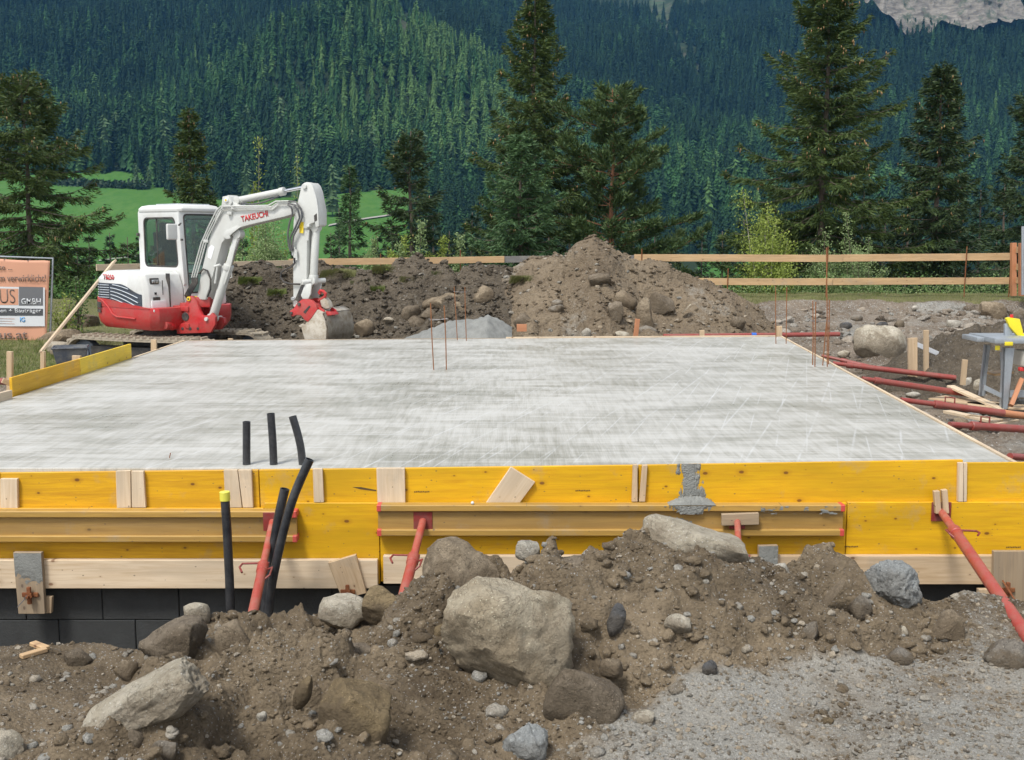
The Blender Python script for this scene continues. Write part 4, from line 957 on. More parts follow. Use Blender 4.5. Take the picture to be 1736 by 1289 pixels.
# ------------------------------------------------------------------ far forest
def far_conifer_mesh(seed, kind):
    rs = np.random.RandomState(seed); Vs, Fs = [], []; n = 0
    tiers = 15 if kind == 'spruce' else 13; Rb = .19 if kind == 'spruce' else .24
    for i in range(tiers):
        t = (i + .6) / tiers; h = .10 + .90 * t if kind == 'spruce' else .16 + .84 * t
        if kind == 'spruce': Rr = Rb * (1 - t) ** .8 + .012
        else: Rr = Rb * math.sqrt(max(0, 1 - ((t - .25) / .78) ** 2)) * (.8 + .2 * rs.rand()) if t > .1 else Rb * .6
        for k in range(7):
            a = rs.rand() * 6.28; rr = Rr * rs.uniform(.6, 1.25); wv = .034 * (1 - t) + .018
            tip = (rr * math.cos(a), rr * math.sin(a), h - (.07 * (1 - t) + .35 * rr if kind == 'spruce' else .2 * rr) - .01); c = (0, 0, h + .05)
            s = (-math.sin(a) * wv, math.cos(a) * wv); m = .55
            Vs += [c, (tip[0] * m + s[0], tip[1] * m + s[1], (c[2] + tip[2]) / 2 - .01), tip, (tip[0] * m - s[0], tip[1] * m - s[1], (c[2] + tip[2]) / 2 - .03)]
            Fs.append([n, n + 1, n + 2, n + 3]); n += 4
    kk = n
    for a_ in range(7): Vs += [(Rb * .62 * math.cos(a_ * .9), Rb * .62 * math.sin(a_ * .9), .10)]
    Vs += [(0, 0, .93)]
    for a_ in range(7): Fs.append([kk + a_, kk + (a_ + 1) % 7, kk + 7])
    n += 8
    Vs += [(.012, 0, 0), (-.006, .01, 0), (-.006, -.01, 0), (0, 0, .99)]; Fs += [[n, n + 1, n + 3, n + 3]]
    Fq = [f for f in Fs[:-1]]
    me = bpy.data.meshes.new('forest_tree_shape')
    me.from_pydata(Vs, [], Fq + [[n, n + 1, n + 3], [n + 1, n + 2, n + 3], [n + 2, n, n + 3]])
    me.materials.append(M['forest']); return me
vcol = bpy.data.collections.new('forest_tree_shapes')
for i in range(8):
    k = 'spruce' if i < 6 else 'larch'
    ob = bpy.data.objects.new('forest_tree_shape', far_conifer_mesh(50 + i, k)); ob.name = 'forest_shape_%d' % i; vcol.objects.link(ob)
def forest(name, X, Y, Z, Hh, var, tint, seed):
    rs = np.random.RandomState(seed); n = len(X)
    me = bpy.data.meshes.new(name); me.vertices.add(n); me.vertices.foreach_set('co', np.stack([X, Y, Z], -1).astype(np.float32).ravel())
    for an, av in (('scl', Hh), ('tint', tint), ('rot', rs.uniform(0, 6.28, n)), ('wid', rs.uniform(.9, 1.55, n))):
        at = me.attributes.new(an, 'FLOAT', 'POINT'); at.data.foreach_set('value', np.asarray(av, np.float32))
    at = me.attributes.new('var', 'INT', 'POINT'); at.data.foreach_set('value', np.asarray(var, np.int32))
    me.materials.append(M['forest'])
    ob = bpy.data.objects.new(name, me); link(ob, Matrix.Identity(4)); ob['kind'] = 'stuff'
    ng = bpy.data.node_groups.new('plant_forest', 'GeometryNodeTree')
    ng.interface.new_socket('Geometry', in_out='INPUT', socket_type='NodeSocketGeometry'); ng.interface.new_socket('Geometry', in_out='OUTPUT', socket_type='NodeSocketGeometry')
    N = ng.nodes; gi = N.new('NodeGroupInput'); go = N.new('NodeGroupOutput'); ip = N.new('GeometryNodeInstanceOnPoints'); ci = N.new('GeometryNodeCollectionInfo')
    ci.inputs['Collection'].default_value = vcol; ci.inputs['Separate Children'].default_value = True; ci.inputs['Reset Children'].default_value = True
    def na(nm, ty='FLOAT'):
        q = N.new('GeometryNodeInputNamedAttribute'); q.data_type = ty; q.inputs[0].default_value = nm; return q.outputs[0]
    mp = N.new('GeometryNodeMeshToPoints'); mp.inputs['Radius'].default_value = .01
    ng.links.new(gi.outputs[0], mp.inputs[0]); ng.links.new(mp.outputs[0], ip.inputs['Points']); ng.links.new(ci.outputs[0], ip.inputs['Instance'])
    ip.inputs['Pick Instance'].default_value = True; ng.links.new(na('var', 'INT'), ip.inputs['Instance Index'])
    cr = N.new('ShaderNodeCombineXYZ'); ng.links.new(na('rot'), cr.inputs[2]); ng.links.new(cr.outputs[0], ip.inputs['Rotation'])
    cs = N.new('ShaderNodeCombineXYZ'); mu = N.new('ShaderNodeMath'); mu.operation = 'MULTIPLY'; ng.links.new(na('scl'), mu.inputs[0]); ng.links.new(na('wid'), mu.inputs[1])
    ng.links.new(mu.outputs[0], cs.inputs[0]); ng.links.new(mu.outputs[0], cs.inputs[1]); ng.links.new(na('scl'), cs.inputs[2]); ng.links.new(cs.outputs[0], ip.inputs['Scale'])
    ng.links.new(ip.outputs[0], go.inputs[0])
    md = ob.modifiers.new('plant', 'NODES'); md.node_group = ng
    return ob
rs = np.random.RandomState(77)
def gridpts(y0, y1, sp):
    X, Y = [], []; y = y0
    while y < y1:
        w = y * .74 + 12; n = int(2 * w / sp); x = -w + np.arange(n) * sp
        X.append(x + rs.uniform(-.5, .5, n) * sp); Y.append(np.full(n, y) + rs.uniform(-.5, .5, n) * sp); y += sp
    return np.concatenate(X), np.concatenate(Y)
X, Y = gridpts(596, 1420, 6.6); bxp = X / Y * FOC + CXP
k = ~((scree_w(X, Y) > .33) & (rs.uniform(0, 1, len(X)) < .88)); elp = 400 - (far_z(X, Y) - CZ) / Y * FOC; k &= ~((np.abs(bxp - 1578) < 134) & (elp < 52 + 16 * fbm(bxp * .03, Y * 0, o=3, seed=9)) & (Y > 1090) & (Y < 1260) & (rs.uniform(0, 1, len(X)) < .86))
k &= ~(meadow_mask(X, Y) | meadow2(X, Y))
X, Y = X[k], Y[k]; Z = far_z(X, Y); bxp = X / Y * FOC + CXP
pale = sstep(.05, .5, fbm(X * .016, Y * .016, o=4, seed=91)); spur = np.exp(-(((X + 60) / 170) ** 2)) * sstep(590, 720, Y) * sstep(980, 880, Y)
tint = np.clip(.34 + .42 * spur + .30 * pale * (Y < 950) + .34 * fbm(X * .014, Y * .010, o=4, seed=5) + rs.normal(0, .19, len(X)) - .18 * sstep(900, 1050, Y), 0, 1)
lar = rs.uniform(0, 1, len(X)) < .05 + .10 * (Y < 720) + .05 * spur
var = np.where(lar, rs.randint(6, 8, len(X)), rs.randint(0, 6, len(X))); tint = np.where(lar, np.clip(tint + .22, 0, .92), tint)
Hh = rs.uniform(13, 27, len(X)) * (1 - .18 * spur)
forest('hillside_forest', X, Y, Z - .5, Hh, var, tint, 1)
X, Y = gridpts(105, 596, 6.5); k = ~(meadow_mask(X, Y) | meadow2(X, Y)); bxp = X / Y * FOC + CXP; k &= ~((bxp < 720) & (Y > 150) & (Y < 300))
k &= ~((bxp < 700) & (Y < 590) & (Y > 210) & (rs.uniform(0, 1, len(X)) < .25)); k &= ~((bxp > 1120) & (bxp < 1320) & (Y > 250) & (Y < 520))
X, Y = X[k], Y[k]; Z = far_z(X, Y); tint = np.clip(.30 + .2 * fbm(X * .03, Y * .03, o=3) + rs.normal(0, .12, len(X)), 0, 1); lar = rs.uniform(0, 1, len(X)) < .2
forest('valley_forest', X, Y, Z - .3, np.where(Y < 150, rs.uniform(8, 13, len(X)), rs.uniform(11, 17, len(X))), np.where(lar, rs.randint(6, 8, len(X)), rs.randint(0, 6, len(X))), np.where(lar, tint + .2, tint), 2)

# larches and spruces one can pick out at the foot of the hill
def edge_tree(px, base, h, kind, Y, seed, label, group=None, mat='larch'):
    x = P(px, 400, Y).x; z = float(far_z(x, Y)) - .4; H = h * Y / FOC
    me = far_conifer_mesh(seed, kind).copy(); me.materials.clear(); me.materials.append(M[mat])
    o = bpy.data.objects.new('larch_tree' if mat == 'larch' else 'spruce_tree', me)
    link(o, Matrix.LocRotScale(Vector((x, Y, z)), Euler((0, 0, seed * 1.3)), Vector((H * 1.05, H * 1.05, H)))); return tag(o, label, 'tree', group)
_et = [(140,60,640),(185,66,660),(285,72,640),(535,70,634),(505,52,628),(630,70,640),(600,60,636),(365,50,662),(480,66,690),(455,50,632),(560,46,622),(655,52,625),(720,58,640),(765,50,640),(790,56,626),(205,50,700),(95,50,720),(40,58,680),(425,56,700),(330,46,706)]
for i, (px, h, Y) in enumerate(_et):
    edge_tree(px, 0, h * 1.15, 'larch', Y, 200 + i, place_label('pale larch', [q[0] for q in _et], px, 'on the far hill', _land), 'pale larches at the foot of the forest')
for i, (px, h, Y, nm) in enumerate([(235, 38, 585, 'round pale tree at the left end of the hedge on the meadow'), (256, 32, 588, 'tree in the hedge on the meadow just right of the round one'), (275, 40, 590, 'taller narrow tree in the hedge on the meadow'), (564, 78, 500, 'broad pale larch alone on the meadow right of the excavator arm'), (1182, 52, 440, 'lone small tree in the little clearing low on the right'), (420, 60, 540, 'larch at the far edge of the meadow above the excavator boom'), (505, 62, 545, 'larch at the far edge of the meadow left of the arm top'), (470, 44, 560, 'smaller larch between two others above the excavator boom')]):
    edge_tree(px, 0, h * 1.1, 'larch', Y, 300 + i, nm)
# hedge across the meadow
rs = np.random.RandomState(9); n = 900; t = rs.uniform(0, 1, n); hx = -252 + 62 * t; hy = 600 - 20 * t + rs.normal(0, 2, n); A = np.stack([hx, hy, far_z(hx, hy) + rs.uniform(0, 3.2, n)], -1)
V, F = blades(A, rs.normal(0, 1, A.shape), np.full(n, 2.2), np.full(n, .7), rs, per=2); np_mesh('hedge', V, F, M['valley_tree'], kind='stuff')
# path across the meadow
def ribbon(name, pts, wd, mat, dz=.12):
    V = []
    for (x, y) in pts: z = float(far_z(x, y)) + dz; V += [(x, y - wd, z - wd * .17), (x, y + wd, z + wd * .17)]
    F = [[2 * i, 2 * i + 2, 2 * i + 3, 2 * i + 1] for i in range(len(pts) - 1)]; np_mesh(name, V, F, M[mat], kind='structure')
ribbon('gravel_path', [((px - CXP) / FOC * y, y) for px, y in ((170, 404), (200, 408), (240, 414), (300, 420), (360, 424))], 1.0, 'path', .5)
ribbon('gravel_path', [((px - CXP) / FOC * y, y) for px, y in ((560, 476), (590, 484), (625, 494), (660, 502), (690, 508))], 2.2, 'path', .5)
# haze
hb = MB(); hb.box((0, 1020, 215), (3900, 2360, 530))
hz = bpy.data.materials.new('haze_air'); hz.use_nodes = True; ht = hz.node_tree; ht.nodes.clear()
ho = ht.nodes.new('ShaderNodeOutputMaterial'); hv = ht.nodes.new('ShaderNodeVolumePrincipled')
hv.inputs['Color'].default_value = (.18, .52, 1.0, 1); hv.inputs['Density'].default_value = HAZE; ht.links.new(hv.outputs[0], ho.inputs['Volume'])
h_ = hb.build('haze', hz, smooth=None); h_['kind'] = 'stuff'
# ------------------------------------------------------------------ floor slab
YF = 6.885                                    # rear face of the front boards
cBL = G(315, 578, 0); cBR = G(1323, 571, 0); cFR = G(1718, 786, 0)
kx = cFR.x + (cBR.x - cFR.x) * (YF - cFR.y) / (cBR.y - cFR.y)
corners = [(-5.6, YF), (kx, YF), (cBR.x, cBR.y), (cBL.x, cBL.y), (G(222, 607, 0).x, G(222, 607, 0).y), (G(20, 674, 0).x, G(20, 674, 0).y), (-5.6, G(20, 674, 0).y - .9)]
b = MB(); b.prism([(x, y, -.30) for x, y in corners], (0, 0, .30)); o = b.build('concrete_slab', M['slab'], bevel=.004, seg=1)
tag(o, 'wide freshly poured pale grey concrete floor slab with float marks, wet in places', 'floor slab')

# ------------------------------------------------------------------ block wall under the formwork
bw = thing('block_wall', 'dark grey block wall in the trench below the pale timber rail', 'wall', (0, YF + .03, -1.9))
first = None
rsB = np.random.RandomState(4)
core = MB(); core.box((-.9, YF + .165, -1.28), (10.2, .2, 1.45)); core.build('mortar_core', M['block'], bw)
for r_ in range(5):
    zt = -.78 - .237 * r_; off = (.0, .21, .06, .26, .12)[r_]
    for k in range(-11, 9):
        if zt < -1.6 and False: continue
        x = P(108, 1020, YF).x + off + k * .502
        if first is None:
            m = MB(); m.box((0, 0, 0), (.497, .12, .232)); first = m.build('block', M['block'], bw, M=Matrix.Translation((x, YF + .06, zt - .118)), bevel=.004, seg=1, local=True)
        else:
            c = first.copy(); Mx = Matrix.Translation((x, YF + .06 + rsB.normal(0, .0015), zt - .118)); COL.objects.link(c); c.parent = bw; c.matrix_basis = world_of(bw).inverted() @ Mx; WM[c.name] = Mx

# ------------------------------------------------------------------ front formwork: every board is a part
fw = thing('formwork', 'yellow shuttering of stacked boards along the near edge of the slab', 'formwork', (0, YF, -1.0))
def xat(px, Y, py=850): return P(px, py, Y).x
def zat(py, Y, px=868): return P(px, py, Y).z
def hboard(name, px0, px1, pyt0, pyt1, pyb, Y, th, mat, parent=fw):
    """horizontal board: top edge from pyt0 (left) to pyt1 (right)"""
    x0, x1 = xat(px0, Y), xat(px1, Y); zt0, zt1 = zat(pyt0, Y), zat(pyt1, Y); zb = zat(pyb, Y)
    hgt = (zt0 + zt1) / 2 - zb
    return plank(name, (x0, Y + th / 2, zt0 - hgt / 2), (x1, Y + th / 2, zt1 - hgt / 2), hgt, th, M[mat], parent, warp=0)
YU = YF - .030; YL = YF - .062; YR = YF - .112
hboard('board', -260, 3, 803, 802, 905, YU, .027, 'yellow_deep')
hboard('board', 4, 440, 802, 797, 905, YU, .027, 'yellow_deep')
hboard('board', 441.5, 1081, 797, 789, 905, YU, .027, 'yellow')
hboard('board', 1082.5, 1630, 789, 780, 905, YU, .027, 'yellow')
hboard('board', 1631.5, 2000, 785, 783, 905, YU - .004, .027, 'yellow')
hboard('board', -260, 446, 862, 862, 985, YL, .027, 'yellow_deep')
hboard('board', 447.5, 642, 853, 853, 990, YL, .027, 'yellow')
hboard('board', 643.5, 1436, 853, 853, 986, YL, .027, 'yellow')
hboard('board', 1437.5, 2000, 852, 852, 984, YL, .027, 'yellow')
hboard('rail_board', -260, 638, 950, 950, 998, YR, .045, 'pine_pale')
hboard('rail_board', 648, 1118, 943, 943, 990, YR, .045, 'pine_pale')
hboard('rail_board', 1119.5, 2000, 943, 943, 991, YR, .045, 'pine')
# cleats
def cleat(pts, Y, th, mat='pine_pale', name='cleat', label=None):
    """upright offcut: four corners in pixels, nailed flat on the boards"""
    q = [P(a, b_, Y) for a, b_ in pts]; c = sum(q, Vector()) / 4
    u = (q[3] - q[0]).normalized(); v = Vector((0, 1, 0)); w_ = u.cross(v).normalized()
    Mx = Matrix((u, v, w_)).transposed().to_4x4(); Mx.translation = c
    b = MB(); b.prism(q, (0, th, 0)); o = b.build(name, M[mat], fw, M=Mx, bevel=.002, seg=1)
    if label: o['label'] = label
    return o
yc_ = YU - .028
cleat([(0, 812), (29, 812), (30, 862), (0, 862)], yc_, .026)
cleat([(-60, 808), (-22, 808), (-22, 862), (-60, 862)], yc_, .026)
cleat([(196, 799), (221, 798), (222, 861), (198, 862)], yc_, .026); cleat([(222.5, 799), (243, 799), (247, 861), (223.5, 861)], yc_, .026)
cleat([(379, 797), (402, 797), (410, 861), (382, 861)], yc_, .026); cleat([(403.5, 797), (426, 797), (429, 861), (411.5, 861)], yc_, .026)
cleat([(530, 795), (546, 795), (549, 852), (532, 852)], yc_, .026)
cleat([(638, 794), (686, 794), (687, 853), (640, 853)], yc_, .026)
cleat([(866, 792), (907, 818), (881, 853), (824, 853)], yc_, .026, label='tilted cleat')
cleat([(1073, 788), (1081, 788), (1081, 851), (1071, 851)], yc_, .026, 'pine'); cleat([(1089, 789), (1098, 789), (1094, 851), (1083.5, 851)], yc_, .026, 'pine')
cleat([(1625, 785), (1633, 785), (1633, 851), (1624, 851)], yc_, .026); cleat([(1634, 785), (1640, 785), (1639, 851), (1633.7, 851)], yc_, .026)
yr_ = YR - .034
cleat([(22, 937), (70, 937), (76, 1041), (31, 1041)], yr_, .033, 'pine_old', label='cement stained cleat')
cleat([(556, 955), (603, 941), (621, 1006), (580, 1016)], yr_, .033, 'pine', label='split tilted cleat')
cleat([(1286, 926), (1319, 925), (1321, 985), (1286, 985)], yr_, .033, 'pine_old', label='grey cement covered stub')
cleat([(1685, 935), (1745, 935), (1745, 1032), (1683, 1032)], yr_, .033, 'pine_old', label='wide dirty cleat')
cleat([(1660, 1000), (1682, 1000), (1682, 1030), (1658, 1030)], yr_ + .01, .04, 'pine')
cleat([(60, 1012), (88, 1012), (87, 1040), (60, 1040)], yr_ + .034, .03, 'pine')
# rusty wing nuts on the cleats
def wingnut(px, py, s=1.0):
    c = P(px, py, yr_ - .004); w_ = tag(thing('wing_nut', {52: 'rusty cross shaped wing nut on the cement stained cleat at the left', 590: 'rusty wing nut on the split tilted cleat left of the first red prop', 1706: 'rusty wing nut on the wide dirty cleat at the far right'}[px], 'wing nut', c))
    b = MB(); b.box(c + Vector((0, -.006, 0)), (.105 * s, .012, .03)); b.build('plate', M['rust'], w_, bevel=.004, seg=1)
    b = MB(); b.box(c + Vector((0, -.022, 0)), (.026, .022, .115 * s)); b.build('wing', M['rust'], w_, bevel=.008, seg=2)
    b = MB(); b.tube([c + Vector((0, .02, 0)), c + Vector((0, -.06, -.002))], .008, 8); b.build('rod', M['rust'], w_)
    b = MB(); b.tube([c + Vector((0, -.02, 0)), c + Vector((0, -.035, 0))], .024, 6); b.build('nut', M['rust'], w_)
wingnut(52, 1008); wingnut(590, 1003, .9); wingnut(1706, 1000)
b = MB(); b.tube([P(48, 1005, yr_ - .02), P(40, 1018, yr_ - .07), P(29, 1030, yr_ - .12)], .003, 5); tag(b.build('tie_wire', M['wire']), 'short bent wire sticking out beside the left wing nut', 'wire')
b = MB(); b.tube([P(1700, 985, yr_ - .01), P(1722, 1020, yr_ - .25)], .006, 6); tag(b.build('tie_rod', M['rust']), 'thin rusty rod behind the red prop at the far right', 'rod')
# small black stamps printed on the boards
for px, py, wd, Y in ((715, 834, 27, YU), (988, 832, 26, YU), (1443, 927, 24, YL), (1718, 928, 26, YL), (1195, 820, 1, YU)):
    if wd < 5: continue
    c = P(px, py, Y - .0012); b = MB()
    for i in range(9): b.box(c + Vector(((i - 4) * wd / 9 / 270, 0, .001 * ((i * 7) % 3 - 1))), (wd / 9 / 270 * .7, .0008, .0075))
    b.build('stamp', M['print'], fw, smooth=None)
# long dark crack on a board
b = MB(); c0 = P(597, 826, YU - .0012); c1 = P(638, 832, YU - .0012); b.prism([c0, P(612, 826, YU - .0012), c1 + Vector((0, 0, .004)), c1 - Vector((0, 0, .004)), P(612, 830, YU - .0012)], (0, .0008, 0)); b.build('crack', M['print'], fw, smooth=None)

# ------------------------------------------------------------------ timber I-beams
def ibeam(px0, px1, py_top0, py_bot, Yb, label, tips, zt0=None):
    x0, x1 = xat(px0, Yb), xat(px1, Yb); zt = zat(py_top0, Yb); L = x1 - x0; hh = .20
    root = thing('formwork_beam', label, 'beam', (x0, Yb, zt - hh))
    yb = Yb + .04
    plank('top_flange', (x0, yb, zt - .02), (x1, yb, zt - .02), .04, .08, M['beam'], root, bevel=.004)
    plank('bottom_flange', (x0, yb, zt - hh + .02), (x1, yb, zt - hh + .02), .04, .08, M['beam'], root, bevel=.004)
    plank('web', (x0 + .002, yb, zt - hh / 2), (x1 - .002, yb, zt - hh / 2), hh - .078, .028, M['beam_web'], root, bevel=0)
    for (e, s) in ((x0, 1), (x1, -1)):
        if (e == x0 and 'L' in tips) or (e == x1 and 'R' in tips):
            for z in (zt - .02, zt - hh + .02):
                b = MB(); b.box((e + s * .012, yb, z), (.030, .0835, .0435)); b.build('end_cap', M['red_tip'], root, bevel=.004, seg=1)
    return root
YB = YL - .082
ibeam(-300, 501, 867.5, 925, YB - .004, 'weathered ochre timber beam at the left end of the formwork, behind the black pipes', 'R')
ibeam(639, 1433, 857, 912, YB, 'ochre timber beam with red tipped ends across the middle of the formwork', 'LR')

# cement splash over the board and the beam
def splash():
    root = thing('cement_splash', 'wet grey cement spilled over the yellow board and the middle beam', 'cement', P(1170, 860, YB))
    rsS = np.random.RandomState(2)
    def smear(x0, x1, y0, y1, fn, Y, th, nm, n=110, m=90):
        """thin rough crust kept only where the mask says cement stuck"""
        px = np.linspace(x0, x1, n); py = np.linspace(y0, y1, m); PXg, PYg = np.meshgrid(px, py); k = fn(PXg, PYg)
        A0, A1, B0 = P(x0, y0, Y), P(x1, y0, Y), P(x0, y1, Y); Xw = A0.x + (A1.x - A0.x) * (PXg - x0) / (x1 - x0); Zw = A0.z + (B0.z - A0.z) * (PYg - y0) / (y1 - y0)
        h = np.clip(k * 2.5, 0, 1) * th * (.55 + .6 * (vnoise(PXg * .9, PYg * .9, seed=5) * .5 + .5)); V = np.stack([Xw, Y - .0006 - h, Zw], -1).reshape(-1, 3)
        idx = np.arange(n * m).reshape(m, n); F = np.stack([idx[:-1, :-1], idx[:-1, 1:], idx[1:, 1:], idx[1:, :-1]], -1).reshape(-1, 4); keep = (k[:-1, :-1] > 0).ravel()
        v_, f_, _a = sub(V, F, {}, keep); np_mesh(nm, v_, f_, M['cement'], parent=root, smooth=60)
    streak = lambda x, y: .55 * fbm(x * .28, y * .035, o=5, seed=12) + .35 * fbm(x * .12, y * .12, o=4, seed=13)
    smear(1138, 1212, 786, 852.5, lambda x, y: 1 - np.abs(x - 1171 - .08 * (y - 820)) / np.interp(y, [786, 800, 825, 853], [20, 20, 17, 34]) + streak(x, y) * 1.25 - .12, YU, .008, 'board_smear')
    smear(1118, 1240, 857.8, 872, lambda x, y: 1 - np.abs(x - 1170) / np.interp(y, [857, 862, 872], [52, 38, 18]) + streak(x * 1.4, y * 3) * .9 - .15, YB, .007, 'beam_smear', m=40)
    smear(1118, 1215, 874, 900, lambda x, y: .8 - np.hypot((x - 1152) / 34, (y - 886) / 8 - (x - 1152) / 40) + streak(x, y * 2) * 1.2, YB + .026, .005, 'beam_smear', m=50)
    smear(1290, 1420, 858, 872, lambda x, y: fbm(x * .12, y * .25, o=4, seed=44) - .28, YB, .003, 'beam_smear', m=30)
    # heap on top of the beam
    n = 40; m = 16; V = []; x0 = xat(1134, YB); x1 = xat(1214, YB); zt = zat(857, YB)
    for j in range(m):
        for i in range(n):
            u = i / (n - 1); v = j / (m - 1); h = .045 * math.sin(math.pi * min(1, u * 1.0)) ** .7 * (math.sin(math.pi * v) ** .6 if 0 < v < 1 else 0)
            V.append((x0 + (x1 - x0) * u, YB - .004 + .088 * v, zt + .001 + h * (1 + .5 * rsS.normal(0, .3))))
    V = np.array(V); idx = np.arange(n * m).reshape(m, n); F = np.stack([idx[:-1, :-1], idx[:-1, 1:], idx[1:, 1:], idx[1:, :-1]], -1).reshape(-1, 4); np_mesh('cement_heap', V, F, M['cement'], parent=root, smooth=80)
splash()
def crust(name, label, x0, x1, y0, y1, fn, Y, th):
    n, m = 50, 60; px = np.linspace(x0, x1, n); py = np.linspace(y0, y1, m); PXg, PYg = np.meshgrid(px, py); k = fn(PXg, PYg)
    A0, A1, B0 = P(x0, y0, Y), P(x1, y0, Y), P(x0, y1, Y); Xw = A0.x + (A1.x - A0.x) * (PXg - x0) / (x1 - x0); Zw = A0.z + (B0.z - A0.z) * (PYg - y0) / (y1 - y0)
    h = np.clip(k * 3, 0, 1) * th * (.6 + .5 * (vnoise(PXg, PYg, seed=5) * .5 + .5)); V = np.stack([Xw, Y - .0008 - h, Zw], -1).reshape(-1, 3)
    idx = np.arange(n * m).reshape(m, n); F = np.stack([idx[:-1, :-1], idx[:-1, 1:], idx[1:, 1:], idx[1:, :-1]], -1).reshape(-1, 4)
    v_, f_, _a = sub(V, F, {}, (k[:-1, :-1] > 0).ravel()); o = np_mesh(name, v_, f_, M['cement'], smooth=60, parent=fw); return o
crust('cement_crust', '', 23.5, 70, 938, 995, lambda x, y: .55 - (y - 965) / 40 + (x - 50) / 90 + .5 * fbm(x * .1, y * .1, o=3, seed=2), yr_, .004)
crust('cement_crust', '', 1287, 1319, 926, 984, lambda x, y: .45 + .7 * fbm(x * .13, y * .09, o=4, seed=3), yr_, .004)
b = MB(); bm_ = bmesh.ops.create_icosphere(b.bm, subdivisions=2, radius=.011); b.bm.transform(Matrix.Translation(P(801, 853, YB + .02) )); tag(b.build('plastic_scrap', M['ban_white']), 'tiny pinkish white scrap lying on top of the middle beam', 'scrap')

# ------------------------------------------------------------------ red steel props in the trench
def prop(name, top, base, label, r=.024, plate_at=True, plate=.12, split=.42, handle=True, colour='prop', inner='prop_pale', base_plate=False, face=(0, -1, 0), hside=1, band=None, hup=False):
    top = Vector(top); base = Vector(base); d = (base - top).normalized(); L = (base - top).length; root = thing(name, label, 'steel prop', base)
    s = top + d * L * split
    b = MB(); b.tube([top, s + d * .05], r, 14); b.build('inner_tube', M[inner], root)
    b = MB(); b.tube([s, base], r * 1.32, 16); b.build('outer_tube', M[colour], root)
    b = MB(); b.tube([s - d * .012, s + d * .07], r * 1.55, 16); b.build('collar', M[colour], root, bevel=.004, seg=1)
    u = d.cross(Vector((0, 0, 1))).normalized() if abs(d.z) < .95 else Vector((1, 0, 0)); v = d.cross(u)
    if hup: u = Vector((0, 0, 1)); v = d.cross(u)
    if band: b = MB(); b.tube([top + d * L * band[0], top + d * L * band[1]], r * 1.34, 16); b.build('rust_band', M['orange_board'], root)
    if plate_at:
        f = Vector(face).normalized(); sx = f.cross(Vector((0, 0, 1))).normalized() if abs(f.z) < .9 else Vector((1, 0, 0)); R3 = Matrix((sx, f, sx.cross(f))).transposed()
        b = MB(); b.box(top + f * -.004, (plate, .008, plate), R3); b.build('head_plate', M['prop_dark'], root, bevel=.002, seg=1)
    if base_plate: b = MB(); b.box(base, (.12, .12, .01)); b.build('base_plate', M['prop_dark'], root, bevel=.002, seg=1)
    if handle and hup:
        a0 = s + d * .10; b = MB(); b.tube([a0 + u * r, a0 + u * .085, s + d * .20 + u * .085, s + d * .20 + u * r], .0075, 8); b.build('handle', M['prop_dark'], root)
    elif handle:
        hp = s - d * .02; a1 = hp + u * (r * 1.1) * hside; 
        P0 = a1; w1 = a1 + u * .10 * hside; 
        b = MB(); b.tube([hp - u * r * 1.5 * hside, P0, w1, w1 + d * .035 + u * .012 * hside, w1 + d * .09 - u * .01 * hside], .0065, 7); b.build('handle', M['prop_dark'], root)
        b = MB(); b.tube([s + d * .05 - u * r * 1.2 * hside, s + d * .055 - u * .06 * hside - v * .02, s + d * .13 - u * .055 * hside - v * .02, s + d * .15 - u * r * hside], .006, 7); b.build('collar_ring', M['prop_dark'], root)
    return root
prop('steel_prop', P(462, 885, YB - .01), P(424, 1062, YF - 1.15), 'red steel prop leaning up behind the two slanting black pipes', r=.022, split=.45, hside=1)
prop('steel_prop', P(717, 884, YB + .02), P(679, 1030, YF - 1.05), 'red steel prop against the left end of the red tipped middle beam', r=.024, split=.45, plate=.12, hside=1)
o = prop('steel_prop', P(1250, 884, YB - .01), P(1254, 968, YF - .95), 'thin red steel prop against the right part of the middle beam', r=.020, split=.7, plate=.10)
plank('packing_block', P(1223, 881, YB - .012), P(1286, 879, YB - .012), .075, .03, M['pine_old']); PB = bpy.context.scene.objects['packing_block']; tag(PB, 'dirty wood block behind the head of the thin red prop on the middle beam', 'wood block')
prop('steel_prop', P(1596, 868, YL - .012), P(1754, 1098, near_hit(1735, 1080).y - .10), 'long thick red steel prop slanting to the lower right corner of the formwork', r=.025, split=.19, plate=.125, hside=-1)
for i, (a, b_) in enumerate(((1587, 858), (1600, 856))):
    o = plank('wood_peg', P(a + 3, 870, YL - .03), P(a, 832 - 2 * i, YL - .03), .036, .034, M['pine'], up=(1, 0, 0)); tag(o, ['left of the two wood pegs above the plate of the long red prop', 'right of the two wood pegs above the plate of the long red prop'][i], 'wood peg')

# ------------------------------------------------------------------ plastic pipes
def pipe(name, pts, r, label, group=None, open_top=True, n=18):
    # pts from base to top
    pts = [Vector(p) for p in pts]
    # smooth the polyline
    q = []
    for i in range(len(pts) - 1):
        p0 = pts[max(0, i - 1)]; p1 = pts[i]; p2 = pts[i + 1]; p3 = pts[min(len(pts) - 1, i + 2)]
        for t in np.linspace(0, 1, 8, endpoint=False):
            q.append(.5 * ((2 * p1) + (p2 - p0) * t + (2 * p0 - 5 * p1 + 4 * p2 - p3) * t * t + (3 * p1 - p0 - 3 * p2 + p3) * t ** 3))
    q.append(pts[-1]); b = MB()
    (b.hollow(q, r, .004, n) if open_top else b.tube(q, r, n))
    o = b.build(name, M['pipe']); return tag(o, label, 'pipe', group)
YP = 6.99
pipe('conduit_pipe', [P(418, 830, YP), P(418, 760, YP), P(418, 715, YP)], .0255, 'left and shortest of three black pipes standing in the slab')
